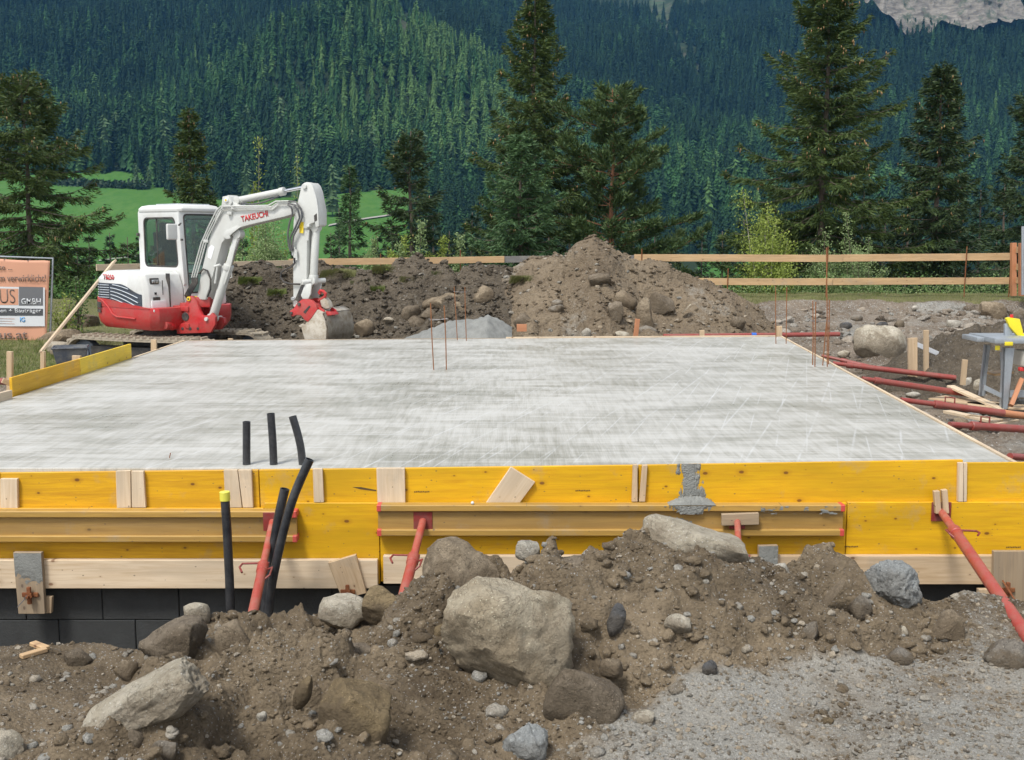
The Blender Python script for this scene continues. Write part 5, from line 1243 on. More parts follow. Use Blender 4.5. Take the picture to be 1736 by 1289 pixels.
pipe('conduit_pipe', [P(465, 830, YP), P(463, 760, YP), P(459, 701, YP)], .0255, 'middle and tallest of three black pipes standing in the slab')
pipe('conduit_pipe', [P(516, 830, YP), P(510, 760, YP), P(496, 706, YP)], .0255, 'right curved one of three black pipes standing in the slab')
YQ = 6.45
for nm in range(1):
    q0 = [P(392, 1075, YQ), P(389, 980, YQ), P(385, 900, YQ), P(381.5, 846, YQ)]
    t = thing('conduit_pipe', 'upright black pipe with a yellow cap in front of the left beam', 'pipe', q0[0])
    b = MB(); b.tube(q0, .0275, 18); b.build('tube', M['pipe'], t)
    b = MB(); b.tube([q0[-1] - (q0[-1] - q0[-2]).normalized() * .012, P(380.8, 833.5, YQ)], .0315, 18); b.build('cap', M['yellow_cap'], t, bevel=.003, seg=1)
pipe('conduit_pipe', [P(446, 1075, YQ + .05), P(453, 1000, YQ + .05), P(470, 890, YQ + .05), P(483, 829, YQ + .05)], .029, 'shorter slanting black pipe between the red prop and the longest pipe')
pipe('conduit_pipe', [P(453, 1075, YQ - .1), P(462, 985, YQ - .1), P(492, 860, YQ - .1), P(525, 779, YQ - .1)], .027, 'longest slanting black pipe reaching above the yellow board')
b = MB(); b.tube([P(284, 812, 7.2), P(285, 790, 7.2), P(289, 768, 7.2)], .0035, 6); tag(b.build('bent_wire', M['rebar']), 'short bent wire sticking out of the slab left of the black pipes', 'wire')

# ------------------------------------------------------------------ starter bars
def rebars(label, items, z=0.0, ties=()):
    """items: (x bottom, y bottom, x top, y top)"""
    g0 = G(items[0][0], items[0][1], z); root = thing('starter_bars', label, 'rebar', g0); Yg_ = []
    for (xb, yb, xt, yt) in items:
        g = G(xb, yb, z); t_ = P(xt, yt, g.y); Yg_.append(g.y)
        b = MB(); m = (g + t_) / 2 + Vector((random.uniform(-.006, .006), 0, 0)); b.tube([g - Vector((0, 0, .1)), m, t_], .0062, 6); b.build('bar', M['rebar'], root)
    for (x0, y0, x1, y1) in ties:
        Yt = sum(Yg_) / len(Yg_); b = MB(); b.tube([P(x0, y0, Yt), P((x0 + x1) / 2, (y0 + y1) / 2 + 1, Yt), P(x1, y1, Yt)], .0026, 5); b.build('tie_wire', M['wire'], root)
    return root
rebars('pair of rusty starter bars nearest the middle of the slab', [(736, 627, 730, 514), (757, 627, 753, 518)], ties=[(726, 541, 760, 541), (728, 543, 758, 540)])
rebars('pair of rusty starter bars at the far edge behind the middle pair', [(776, 577, 770, 486), (791, 578, 788, 487)], ties=[(768, 494, 792, 495)])
rebars('pair of rusty starter bars at the far right corner of the slab', [(1316, 583, 1315, 486), (1333, 583, 1334, 487)], ties=[(1312, 535, 1336, 533)])
rebars('cluster of five starter bars near the right edge of the slab', [(1378, 619, 1378, 510), (1382, 622, 1383, 512), (1394, 620, 1402, 540), (1403, 622, 1401, 420), (1405, 618, 1406, 508)], ties=[(1374, 543, 1408, 545), (1376, 545, 1406, 543)])

# ------------------------------------------------------------------ formwork round the other sides
def G3(px, py, z): return G(px, py, z)
pl = G(22, 672, 0); pm = G(137, 636, 0); pr = G(225, 607, 0)
sf = thing('side_formwork', 'bright yellow shuttering board in two lengths along the left edge of the slab', 'formwork', pl)
zc_ = P(225, 583, pr.y).z
for a, c in ((pl, pm), (pm, pr)):
    d = (c - a).normalized() * .004; plank('board', a + d + Vector((-.016, 0, (zc_) / 2 - .15)), c - d + Vector((-.016 if a is pl else -.024, 0, zc_ / 2 - .15)), zc_ + .30, .027, M['yellow' if a is pl else 'yellow_lemon'], sf)
o = plank('edge_board', G(-200, 735, .0) + Vector((0, 0, -.05)), G(20, 676, 0) + Vector((-.01, 0, -.05)), .26, .04, M['pine_pale']); tag(o, 'pale board with cement along the slab edge at the far left', 'board')
o = plank('edge_board', G(228, 607, 0) + Vector((-.016, 0, -.09)), G(315, 578, 0) + Vector((-.016, .0, -.09)), .20, .027, M['pine_pale']); tag(o, 'pale edge board between the yellow board and the far left corner', 'board')
b_ = thing('edge_formwork', 'pale strip of edge boards along the far side of the slab', 'formwork', G(850, 573, 0))
e0 = G(318, 577.5, 0) + Vector((.02, .02, 0)); e1 = G(1320, 570.8, 0) + Vector((-.04, .02, 0)); em = e0.lerp(e1, .53)
plank('board', e0 + Vector((0, 0, -.10)), em + Vector((-.004, 0, -.10)), .204, .027, M['pine_old'], b_)
plank('board', em + Vector((.004, 0, -.09)), e1 + Vector((0, 0, -.09)), .215, .027, M['pine_pale'], b_)
r_ = thing('edge_formwork', 'long pale edge boards along the right side of the slab', 'formwork', G(1500, 665, 0))
f0 = Vector((kx + .016, YF + .03, -.095)); f1 = Vector((cBR.x + .016, cBR.y, -.095)); fm_ = f0.lerp(f1, .45)
plank('board', f0, fm_ - (f1 - f0).normalized() * .003, .215, .027, M['pine_pale'], r_); plank('board', fm_, f1, .212, .027, M['pine_pale'], r_)

# stakes
def stake(px, pyt, pyb, Y, wpx, label, mat='pine', dpt=.045, tilt=0, cat='stake'):
    a = P(px, pyb, Y); t = P(px + tilt, pyt, Y); o = plank('stake', a - (t - a).normalized() * .15, t, wpx * Y / FOC, dpt, M[mat], up=(1, 0, 0)); return tag(o, label, cat)
stake(73, 596, 628, 11.0, 7, 'wood stake behind the near half of the yellow left board')
stake(17, 596, 650, 10.6, 9, 'wood stake at the left edge of the photo beside the yellow board')
stake(130, 603, 614, 12.2, 14, 'short stake top peeking over the joint of the yellow left board')
stake(261, 576, 597, 14.2, 9, 'square stake between the excavator track and the pale edge board')
stake(391, 574, 579, 15.7, 8, 'tiny stake top in front of the excavator at the far slab edge')
stake(1547, 573, 626, 13.7, 15, 'thick square stake right of the big round boulder')
stake(1570, 560, 622, 13.9, 8, 'tall thin stake just right of the thick square stake')
stake(1634, 610, 632, 12.9, 8, 'pale split stake standing in the small dark heap left of the saw', tilt=2)
stake(1321, 553, 573, 16.3, 9, 'stake standing at the far right corner of the slab')
o = plank('offcut_board', P(876, 556, 16.15), P(893, 556, 16.15), .11, .03, M['orange_board']); tag(o, 'square wood offcut upright at the far slab edge below the pointed heap', 'wood block')
o = stake(1078, 541, 566, 16.5, 8, 'orange brown stake with a red cap before the pointed heap', 'orange_board', tilt=3)
stake(1190, 560, 573, 16.2, 8, 'small stake top at the far slab edge right of the pointed heap')
o = plank('brace_board', P(4, 645, 10.2), P(22, 652, 10.25), .05, .03, M['pine']); tag(o, 'short sloping brace at the left photo edge before the stake', 'board')
b = MB(); a = Vector((4.05, 16.45, -.02)); b.tube([G(1130, 574, -.02) + Vector((0, .35, 0)), G(1440, 572, -.02) + Vector((0, .5, 0))], .035, 10); o = b.build('red_pipe', M['prop_side']); tag(o, 'red steel tube lying along the far slab edge at the right', 'pipe')
b = MB(); b.tube([G(1284, 573, -.02) + Vector((0, .4, 0)), G(1292, 573, -.02) + Vector((0, .4, 0))], .042, 10); tag(b.build('blue_tape', M['blue']), 'bit of blue tape round the red tube at the far edge', 'tape')

# red props lying out to the right of the slab
def sprop(p0, p1, label, hd=True, r=.026, split=.32, band=None):
    return prop('steel_prop', p0, p1, label, r=r, plate_at=False, split=split, handle=hd, colour='prop_side', inner='prop_side', hside=1, band=band, hup=True)
def GZ(px, py, z): return G(px, py, z)
sprop(G(1393, 603, -.10), G(1500, 628, -.26), 'thin red prop farthest up the right slab edge, mostly behind another', hd=False, r=.020)
sprop(G(1412, 616, -.12), G(1620, 641, -.28), 'red prop beside the cluster of starter bars on the right', hd=False, split=.12)
sprop(G(1462, 642, -.10), G(1640, 668, -.30), 'red prop with a thick collar second from the far right corner', hd=False, split=.12)
sprop(G(1527, 678, -.10), G(1790, 712, -.33), 'red prop with an orange rusty band in front of the table saw', split=.22, band=(.66, .84))
sprop(G(1610, 720, -.10), G(1900, 738, -.34), 'red prop with a square handle below the table saw', split=.12)
sprop(G(1712, 774, -.09), G(1950, 792, -.42), 'red prop end nearest the right end of the yellow formwork', split=.12)
b = MB(); b.tube([G(-120, 640, .02), G(22, 648, .0)], .035, 12); tag(b.build('red_pipe', M['prop_side']), 'end of a red steel tube at the left photo edge beside the yellow board', 'pipe')

# ------------------------------------------------------------------ fence of boards on the terrace edge
YE = 23.6
fn = thing('board_fence', 'low fence of two rough board rails on rusty steel pins along the terrace edge', 'fence', P(1100, 520, YE))
def rail(a, c, hpx, Ya, Yc, mat, dy=0.0, name='rail'):
    p = P(a[0], a[1], Ya) + Vector((0, dy, 0)); q = P(c[0], c[1], Yc) + Vector((0, dy, 0)); return plank(name, p, q, hpx * (Ya + Yc) / 2 / FOC, .026, M[mat], fn, warp=.006)
rail((163, 454), (505, 446), 10, 19.2, 22.6, 'pine_pale')
rail((490, 445), (855, 440), 11, 22.6, YE, 'rail', -.03)
rail((850, 440), (1105, 438.5), 11, YE, YE, 'rail_grey')
rail((1075, 437.5), (1428, 438), 12, YE, YE, 'rail', -.03)
rail((1426, 438), (1712, 435), 12, YE, YE, 'rail')
rail((1120, 477), (1410, 478), 11.5, YE, YE, 'rail', -.03); rail((1408, 478), (1712, 476), 11.5, YE, YE, 'rail')
for px, t_, Y in ((645, 430, 23.2), (780, 424, 23.5), (1087, 422, YE), (1402, 418, YE), (1637, 418, YE), (1233, 455, YE), (1713, 418, YE)):
    x = P(px, t_, Y).x; b = MB(); b.tube([(x, Y - .055, 0.0), (x + .01, Y - .05, P(px, t_, Y).z)], .011, 6); b.build('pin', M['rust'], fn)
fp = thing('fence_panel', 'orange board fence corner at the right edge of the photo', 'fence', P(1722, 500, 22.5))
for py in (423, 452, 475): 
    a = P(1714, py, 23.5); c = P(1800, py + 6, 20.6); plank('rail', a, c, .13, .026, M['rail'], fp)
for px, Y in ((1718, 23.2), (1732, 22.2), (1764, 21.4)): plank('post', P(px, 502, Y), P(px, 412, Y), .10, .10, M['orange_board'], fp, up=(1, 0, 0))
b = MB(); b.tube([P(1734, 500, 21.9), P(1734, 384, 21.9)], .03, 8); tag(b.build('steel_post', M['galv']), 'grey steel post at the right photo edge beside the orange fence corner', 'post')
# plank leaning on the left rail
o = plank('leaning_plank', P(62, 606, 16.4), P(194, 443, 19.05), .10, .035, M['pine_pale'], up=(.8, 0, .6)); tag(o, 'long pale plank leaning diagonally on the left end of the fence rail', 'plank')

# ------------------------------------------------------------------ banner on a steel frame
YS = 17.6
bn = thing('site_banner', 'salmon coloured builder banner on a grey steel frame at the left edge', 'banner', P(60, 582, YS))
def BP_(px, py, dy=0.0): v = P(px, py, YS); return v + Vector((0, dy, 0))
q = [BP_(-230, 430), BP_(86, 442), BP_(80, 580), BP_(-230, 586)]
# slightly rippled cloth
nu, nv = 60, 30; V = []
for j in range(nv + 1):
    for i in range(nu + 1):
        u, v = i / nu, j / nv; p = (q[0] * (1 - u) + q[1] * u) * (1 - v) + (q[3] * (1 - u) + q[2] * u) * v
        rp = .008 * math.sin(u * 21 + 2 * v) * (1 - abs(2 * v - 1) * .5); sc_ = .012 * abs(math.sin(u * 13)) * (1 if v < .05 or v > .95 else 0)
        V.append((p.x, p.y - .03 + rp, p.z - (sc_ if v < .05 else -sc_)))
idx = np.arange((nu + 1) * (nv + 1)).reshape(nv + 1, nu + 1); F = np.stack([idx[:-1, :-1], idx[:-1, 1:], idx[1:, 1:], idx[1:, :-1]], -1).reshape(-1, 4)
o = np_mesh('cloth', V, F, M['banner'], parent=bn, smooth=180)
md = o.modifiers.new('thick', 'SOLIDIFY'); md.thickness = .002; md.offset = 1
b = MB(); b.tube([BP_(-230, 427, .03), BP_(88.5, 438.5, .03), BP_(83, 590, .03)], .019, 10); b.tube([BP_(-100, 425, .03), BP_(-100, 590, .03)], .019, 10); b.build('frame', M['galv'], bn)
for px, py in ((10, 441), (50, 443), (87, 468), (86, 495), (85, 530), (84, 560)):
    b = MB(); b.tube([BP_(px - 2, py, -.045), BP_(px + 2, py - 3, -.01)], .004, 5); b.build('tie', M['ban_grey'], bn)
def panel(name, x0, y0, x1, y1, mat, dy, sl=0.035):
    """printed field: follows the slight fall of the cloth"""
    k = lambda x, y: BP_(x, y + sl * (x - 86) * -1 * 0 , dy)
    b = MB(); b.prism([k(x0, y0), k(x1, y0 + (x1 - x0) * .02), k(x1, y1), k(x0, y1)], (0, .001, 0)); b.build(name, M[mat], bn, smooth=None)
panel('print_field', -150, 483, 78, 553, 'ban_white', -.046); panel('print_field', -150, 486, 33.5, 517, 'banner', -.049); panel('print_field', 34.5, 486, 75, 518, 'ban_grey', -.0495)
panel('print_field', -150, 519, 75, 535, 'ban_dark', -.050)
def text_mesh(name, s, mat, parent, M3, w=None, h=None, depth=.0006, bold=0.0, shear=0.0, align='LEFT', space=1.0):
    """lettering as geometry. M3: 4x4 with local x along the line, y up; w,h = real size of the whole word"""
    cu = bpy.data.curves.new(name, 'FONT'); cu.body = s; cu.size = 1; cu.extrude = 0; cu.offset = bold; cu.shear = shear; cu.resolution_u = 4; cu.space_character = space
    tmp = bpy.data.objects.new('tmp_text', cu); COL.objects.link(tmp); bpy.context.view_layer.update()
    me = bpy.data.meshes.new_from_object(tmp.evaluated_get(bpy.context.evaluated_depsgraph_get())); bpy.data.objects.remove(tmp); bpy.data.curves.remove(cu)
    n = len(me.vertices); co = np.zeros(n * 3, np.float32); me.vertices.foreach_get('co', co); co = co.reshape(-1, 3)
    lo, hi = co.min(0), co.max(0); fx = (w / (hi[0] - lo[0])) if w else (h / (hi[1] - lo[1])); fy = (h / (hi[1] - lo[1])) if h else fx
    co[:, 0] = (co[:, 0] - lo[0]) * fx; co[:, 1] = (co[:, 1] - lo[1]) * fy; me.vertices.foreach_set('co', co.ravel()); me.update()
    bm = bmesh.new(); bm.from_mesh(me); r = bmesh.ops.extrude_face_region(bm, geom=bm.faces[:]); bmesh.ops.translate(bm, verts=[v for v in r['geom'] if isinstance(v, bmesh.types.BMVert)], vec=(0, 0, depth)); bmesh.ops.recalc_face_normals(bm, faces=bm.faces[:]); bm.to_mesh(me); bm.free()
    me.name = name; me.materials.clear(); me.materials.append(M[mat]); return link(bpy.data.objects.new(name, me), M3, parent)
def btext(s, x0, y0, x1, y1, mat, dy=-.052, bold=0.0):
    a = BP_(x0, y1, dy); Mx = Matrix.Translation(a) @ Euler((R(90), 0, R(0))).to_matrix().to_4x4(); k = YS / FOC * 1.01
    return text_mesh('lettering', s, mat, bn, Mx, (x1 - x0) * k, (y1 - y0) * k, bold=bold)
btext('H\u00e4use ...', -20, 448.5, 22.5, 458, 'ban_text', -.050, .008); btext('Traum verwirklicht!', -24, 465.5, 79, 477.5, 'ban_text', -.050, .008)
btext('HAUS', -31, 490.5, 28, 514, 'ban_text', -.053, -.008); btext('GMBH', 39, 506, 71.5, 516, 'ban_white', -.053, .005)
btext('nen + Bautr\u00e4ger', -2, 523, 72, 532, 'ban_white', -.053, .005); btext('IG', 36.5, 537.5, 45, 546, 'ban_blue', -.050, .03)
btext('haus.at', -22, 559.5, 49, 574.5, 'ban_text', -.050, .012)
for k_ in range(3): panel('small_print', -60, 539 + 4.2 * k_, 27 - 4 * (k_ % 2), 540.1 + 4.2 * k_, 'banner', -.050)

# dark plastic trough behind the yellow board
tr = thing('trough', 'dark grey plastic mortar tub behind the bright yellow board', 'tub', P(125, 605, 14.0))
yt = 14.0; b = MB()
o0 = [P(100, 597, yt), P(142, 590, yt)]; c = P(122, 602, yt)
out = [(-.20, -.14), (.17, -.14), (.17, .18), (-.20, .18)]
rotT = Matrix.Rotation(R(18), 3, 'Z'); H_ = .22
def tv(x, y, z): return c + rotT @ Vector((x, y, z))
rimo = [tv(x * 1.12, y * 1.12, .10) for x, y in out]; rimi = [tv(x * 1.0, y * 1.0, .10) for x, y in out]; boto = [tv(x * .85, y * .85, -.15) for x, y in out]; boti = [tv(x * .8, y * .8, -.13) for x, y in out]
vr = [[b._v(p) for p in L_] for L_ in (boto, rimo, rimi, boti)]
for A_, B_ in zip(vr, vr[1:]):
    for i in range(4): b.bm.faces.new((A_[i], A_[(i + 1) % 4], B_[(i + 1) % 4], B_[i]))
b.bm.faces.new(vr[0][::-1]); b.bm.faces.new(vr[-1]); b.build('shell', M['trough'], tr, bevel=.01)
b = MB(); b.tube([rimo[0], rimo[1], rimo[2], rimo[3], rimo[0]], .014, 8); b.build('rim', M['trough'], tr)

# ------------------------------------------------------------------ table saw on the right
YT = 11.5
sw_ = thing('table_saw', 'galvanised table saw with a yellow blade guard at the right edge', 'table saw', P(1700, 690, YT))
def TP(px, py, dy=0): return P(px, py, YT + dy)
def flat_leg(x0, y0, x1, y1, w0, w1, dy, nm='leg'):
    b = MB(); b.prism([TP(x0 - w0 / 2, y0, dy), TP(x0 + w0 / 2, y0, dy), TP(x1 + w1 / 2, y1, dy), TP(x1 - w1 / 2, y1, dy)], (0, .035, 0)); b.prism([TP(x0 - w0 / 2, y0, dy), TP(x0 - w0 / 2 + 1.5, y0, dy), TP(x1 - w1 / 2 + 1.5, y1, dy), TP(x1 - w1 / 2, y1, dy)], (0, .075, 0)); b.build(nm, M['galv'], sw_, bevel=.003, seg=1)
flat_leg(1712, 590, 1703.5, 694, 17, 9, 0); flat_leg(1676, 585, 1666, 672, 7, 6, .45); flat_leg(1672, 620, 1668, 672, 5, 5, .5, 'leg')
flat_leg(1790, 590, 1798, 694, 17, 9, 0); flat_leg(1765, 585, 1772, 672, 7, 6, .45)
def slab_part(nm, px0, px1, py, d0, d1, th, mat='galv'):
    a = TP(px0, py, d0); c = TP(px1, py, d0); z = a.z; b = MB(); b.prism([(a.x, a.y, z), (c.x, a.y, z), (c.x, YT + d1, z), (a.x, YT + d1, z)], (0, 0, th)); return b.build(nm, M[mat], sw_, bevel=.006, seg=2)
slab_part('table_top', 1687, 1850, 583, -.05, .62, .055); slab_part('extension_table', 1656, 1686, 580, .22, .62, .05)
slab_part('rip_rail', 1655, 1760, 577, .62, .68, .035)
b = MB(); b.prism([TP(1668, 652, .12), TP(1700, 668, .02), TP(1700, 676, .02), TP(1668, 661, .12)], (0, .03, 0)); b.build('cross_brace', M['galv'], sw_)
b = MB(); b.prism([TP(1712, 662, .02), TP(1800, 662, .02), TP(1800, 674, .02), TP(1712, 674, .02)], (0, .02, 0)); b.build('cross_brace', M['galv'], sw_)
b = MB(); b.prism([TP(1706, 540, .30), TP(1711, 538.5, .30), TP(1729, 541, .30), TP(1734, 560, .30), TP(1735, 570, .30), TP(1727, 571, .30), TP(1712, 554, .30)], (0, .05, 0)); b.build('blade_guard', M['saw_yellow'], sw_, bevel=.006)
b = MB(); b.prism([TP(1729, 573, .25), TP(1745, 562, .25), TP(1745, 574, .25)], (0, .05, 0)); b.build('blade_guard', M['saw_yellow'], sw_, bevel=.004)
b = MB(); b.prism([TP(1704, 550, .33), TP(1710, 548, .33), TP(1716, 563, .33), TP(1714, 572, .33), TP(1704, 572, .33)], (0, .04, 0)); b.build('riving_post', M['galv'], sw_, bevel=.004)
b = MB(); b.tube([TP(1715, 539, .33), TP(1715, 533.5, .33)], .018, 10); b.build('knob', M['saw_red'], sw_, bevel=.003)
b = MB(); b.box(TP(1710, 583, -.05), (.085, .02, .04)); b.build('yellow_bracket', M['saw_yellow'], sw_, bevel=.005); b = MB(); b.box(TP(1691, 590, .0), (.045, .03, .05)); b.build('yellow_bracket', M['saw_yellow'], sw_, bevel=.008)
b = MB(); b.prism([TP(1697, 597, .2), TP(1702, 597, .2), TP(1707, 627, .2), TP(1698, 627, .2)], (0, .03, 0)); b.build('mitre_gauge', M['galv'], sw_, bevel=.003)
b = MB(); b.box(TP(1737, 607, .12), (.13, .3, .16)); b.build('motor_box', M['saw_white'], sw_, bevel=.012); b = MB(); b.box(TP(1732, 626, .05), (.06, .05, .04)); b.build('switch', M['saw_red'], sw_, bevel=.006)
b = MB(); b.box(TP(1700, 600, .2), (.02, .02, .03)); b.build('scale_mark', M['saw_red'], sw_)
# timber around the saw
def lie(pa, pb, w, th, mat, label, z=-.37, up=(0, 0, 1), name='timber_offcut', cat='wood scrap'):
    a = G(pa[0], pa[1], pa[2] if len(pa) > 2 else z + .02); c = G(pb[0], pb[1], pb[2] if len(pb) > 2 else z + .02); o = plank(name, a, c, th, w, M[mat], up=up); return tag(o, label, cat)
lie((1611, 655, -.22), (1700, 695, -.36), .10, .025, 'pine_pale', 'pale plank sloping from the dirt down to the foot of the saw')
lie((1588, 674), (1712, 690), .34, .02, 'pine', 'wide pale board lying flat left of the saw foot')
lie((1605, 698), (1690, 716), .10, .03, 'pine_pale', 'pale plank lying in front of the orange banded red prop')
lie((1642, 706), (1695, 714), .12, .03, 'pine', 'darker plank beside the one in front of the orange banded prop')
lie((1679, 721), (1726, 713), .03, .02, 'pine_pale', 'thin pale stick under the table saw by the square handled prop')
lie((1640, 686), (1760, 692), .30, .02, 'pine', 'wide board lying below the table saw')
lie((1700, 672), (1790, 676), .14, .03, 'pine_old', 'dirty board lying behind the legs of the saw')
o = plank('timber_offcut', P(1714, 688, 11.3), P(1732, 643, 11.5), .045, .045, M['orange_board'], up=(1, 0, 0)); tag(o, 'brown stick leaning under the table saw', 'wood scrap')
o = plank('timber_offcut', P(1680, 634, 12.1), P(1712, 630, 12.1), .025, .2, M['rail']); tag(o, 'yellowish board edge seen between the legs of the saw', 'wood scrap')
o = plank('timber_offcut', P(1549, 582, 14.2), P(1590, 600, 14.3), .06, .03, M['ban_white']); tag(o, 'grey board leaning behind the thick square stake', 'board')
# two offcuts on the mud at the left
for (x0, y0, x1, y1), lb in (((36, 1124, 79, 1112), 'lower pale wood offcut on the mud at the left trench edge'), ((56, 1100, 80, 1111), 'upper pale wood offcut on the mud at the left trench edge')):
    a = near_hit(x0, y0); c = near_hit(x1, y1); za = float(grid_z(np.array([a.x]), np.array([a.y]))[0][0]); zc2 = float(grid_z(np.array([c.x]), np.array([c.y]))[0][0])
    o = plank('timber_offcut', (a.x, a.y, za + .012), (c.x, c.y, zc2 + .014), .018, .032, M['rail']); tag(o, lb, 'wood scrap')
# poured heap of cement by the far slab edge
cz_ = MB(); n = 40
def cement_pile():
    X = np.linspace(-2.5, .0, 100); Y = np.linspace(15.9, 17.7, 60); Yg_, Xg_ = np.meshgrid(Y, X, indexing='ij')
    t = (Xg_ + 2.5) / 2.5; zt = np.interp(t, [0, .25, .6, .85, 1], [-.5, -.20, .10, .26, .0]); z = zt - .55 * np.maximum(0, np.abs(Yg_ - 17.1) - .15) ** 1.2 + .07 * fbm(Xg_ * 1.7, Yg_ * 1.7, o=3, seed=8) + .05 * fbm(Xg_ * 4, Yg_ * 4, o=4, seed=3) + .03 * np.sqrt(np.maximum(0, .45 - worley(Xg_ * 9, Yg_ * 9, 4)))
    idx = np.arange(z.size).reshape(z.shape); V = np.stack([Xg_, Yg_, z], -1).reshape(-1, 3); F = np.stack([idx[:-1, :-1], idx[:-1, 1:], idx[1:, 1:], idx[1:, :-1]], -1).reshape(-1, 4)
    o = np_mesh('cement_pile', V, F, M['cement_pile'], smooth=180); tag(o, 'poured heap of grey cement between the round stones and the pointed heap', 'cement heap')
cement_pile()
# ------------------------------------------------------------------ mini excavator
GZE = -.60
EX0 = P(292, 600, 17.25); EC = Vector((EX0.x, 17.25, GZE))
ex = thing('mini_excavator', 'white and red mini excavator on tracks behind the far left corner of the slab', 'excavator', EC)
def ematrix(deg, dz=0.0): return Matrix.Translation(EC + Vector((0, 0, dz))) @ Matrix.Rotation(R(-deg), 4, 'Z')
MT = ematrix(20); MU = ematrix(38)
# --- tracks (local: x forward, y left, z up)
def track(side):
    yc = side * .73; w_ = .40; Lh = 1.02; r = .275; zc = .275
    t = bpy.data.objects.new('track', None); t.empty_display_size = .1; link(t, MT @ Matrix.Translation((0, yc, 0)), ex)
    path = []
    for k in range(15): a = -math.pi / 2 + math.pi * k / 14; path.append((Lh + r * math.cos(a), zc + r * math.sin(a)))
    for k in range(1, 12): f = k / 12; path.append((Lh - 2 * Lh * f, 2 * r - .012 * math.sin(math.pi * f)))
    for k in range(15): a = math.pi / 2 + math.pi * k / 14; path.append((-Lh + r * math.cos(a), zc + r * math.sin(a)))
    for k in range(1, 12): f = k / 12; path.append((-Lh + 2 * Lh * f, 0))
    n = len(path); b = MB(T=WM[t.name]); ctr = []
    rings = []
    for i, (x, z) in enumerate(path):
        x0, z0 = path[i - 1]; x1, z1 = path[(i + 1) % n]; tx, tz = x1 - x0, z1 - z0; l = math.hypot(tx, tz); nx, nz = tz / l, -tx / l
        rings.append([b._v((x, -w_ / 2, z)), b._v((x, w_ / 2, z)), b._v((x - nx * .045, w_ / 2, z - nz * .045)), b._v((x - nx * .045, -w_ / 2, z - nz * .045))])
    for i in range(n):
        A_, B_ = rings[i], rings[(i + 1) % n]
        for k in range(4): b.bm.faces.new((A_[k], A_[(k + 1) % 4], B_[(k + 1) % 4], B_[k]))
    b.build('belt', M['track'], t, smooth=50)
    # lugs: one each, sharing a mesh
    seg = []; tot = 0
    for i in range(n): x0, z0 = path[i]; x1, z1 = path[(i + 1) % n]; l = math.hypot(x1 - x0, z1 - z0); seg.append((tot, l, x0, z0, x1, z1)); tot += l
    N = 46; proto = None
    for k in range(N):
        s_ = tot * (k + .5) / N; q = [g for g in seg if g[0] <= s_ <= g[0] + g[1]][0]; f = (s_ - q[0]) / q[1]; x = q[2] + (q[4] - q[2]) * f; z = q[3] + (q[5] - q[3]) * f
        ang = math.atan2(q[5] - q[3], q[4] - q[2]); Mx = WM[t.name] @ Matrix.Translation((x, 0, z)) @ Matrix.Rotation(-ang, 4, 'Y')
        if proto is None:
            m = MB()
            for s2 in (-1, 1):
                y0, y1 = s2 * .02, s2 * .205; sk = .022
                bot = [(-.028, y0, .012), (.028, y0, .012), (.028 + sk, y1, .012), (-.028 + sk, y1, .012)]; top = [(-.016, y0, -.030), (.016, y0, -.030), (.016 + sk, y1, -.030), (-.016 + sk, y1, -.030)]
                vb = [m._v(p) for p in bot]; vt = [m._v(p) for p in top]; m.bm.faces.new(vb); m.bm.faces.new(vt[::-1])
                for i in range(4): m.bm.faces.new((vb[i], vb[(i + 1) % 4], vt[(i + 1) % 4], vt[i]))
            proto = m.build('lug', M['track'], t, M=Mx, local=True, smooth=None)
        else:
            c = proto.copy(); COL.objects.link(c); c.parent = t; WM[c.name] = Mx; c.matrix_basis = WM[t.name].inverted() @ Mx
    T_ = WM[t.name]
    b = MB(T=T_); b.box((0, 0, .29), (1.75, .20, .22)); b.build('track_frame', M['black'], t, bevel=.02)
    for x, rr in ((-1.02, .21), (1.02, .215)):
        b = MB(T=T_); b.tube([(x, -.07, zc), (x, .07, zc)], rr, 24); b.tube([(x, -.10, zc), (x, .10, zc)], .10, 16); b.build('sprocket' if x < 0 else 'idler', M['exgrey'], t, bevel=.006)
    for x in (-.6, -.2, .2, .6):
        b = MB(T=T_); b.tube([(x, -.16, .115), (x, .16, .115)], .07, 16); b.build('roller', M['black'], t)
track(-1); track(1)
b = MB(T=MT); b.box((0, 0, .40), (1.0, 1.1, .22)); b.build('car_body', M['black'], ex, bevel=.03); b = MB(T=MT); b.tube([(0, 0, .48), (0, 0, .64)], .42, 28); b.build('slew_ring', M['black'], ex)
b = MB(T=MT); b.xz([(1.36, .12), (1.42, .10), (1.45, .42), (1.40, .44)], -.93, .93); b.build('dozer_blade', M['track'], ex, bevel=.01)
# --- upper body, local coordinates in MU
U = MU
def up(name, mat, bevel=.01, seg=2, b=None, parent=ex): return b.build(name, M[mat], parent, bevel=bevel, seg=seg)
def outline(xr=-1.12, xf=.66, w_=.75, rr=.42, fr=.10, n=8):
    """plan of the upper body: rounded rear corners"""
    p = [(xf, -w_ + fr), (xf - fr, -w_)]
    for k in range(n + 1): a = math.pi / 2 * k / n; p.append((xr + rr - rr * math.sin(a), -w_ + rr - rr * math.cos(a)))
    for k in range(n + 1): a = math.pi / 2 * k / n; p.append((xr + rr - rr * math.cos(a), w_ - rr + rr * math.sin(a)))
    p += [(xf - fr, w_), (xf, w_ - fr)]; return p
def loft(b, rings):
    vr = [[b._v(p) for p in r_] for r_ in rings]; n = len(vr[0])
    for A_, B_ in zip(vr, vr[1:]):
        for i in range(n): b.bm.faces.new((A_[i], A_[(i + 1) % n], B_[(i + 1) % n], B_[i]))
    b.bm.faces.new(vr[0][::-1]); b.bm.faces.new(vr[-1]); return b
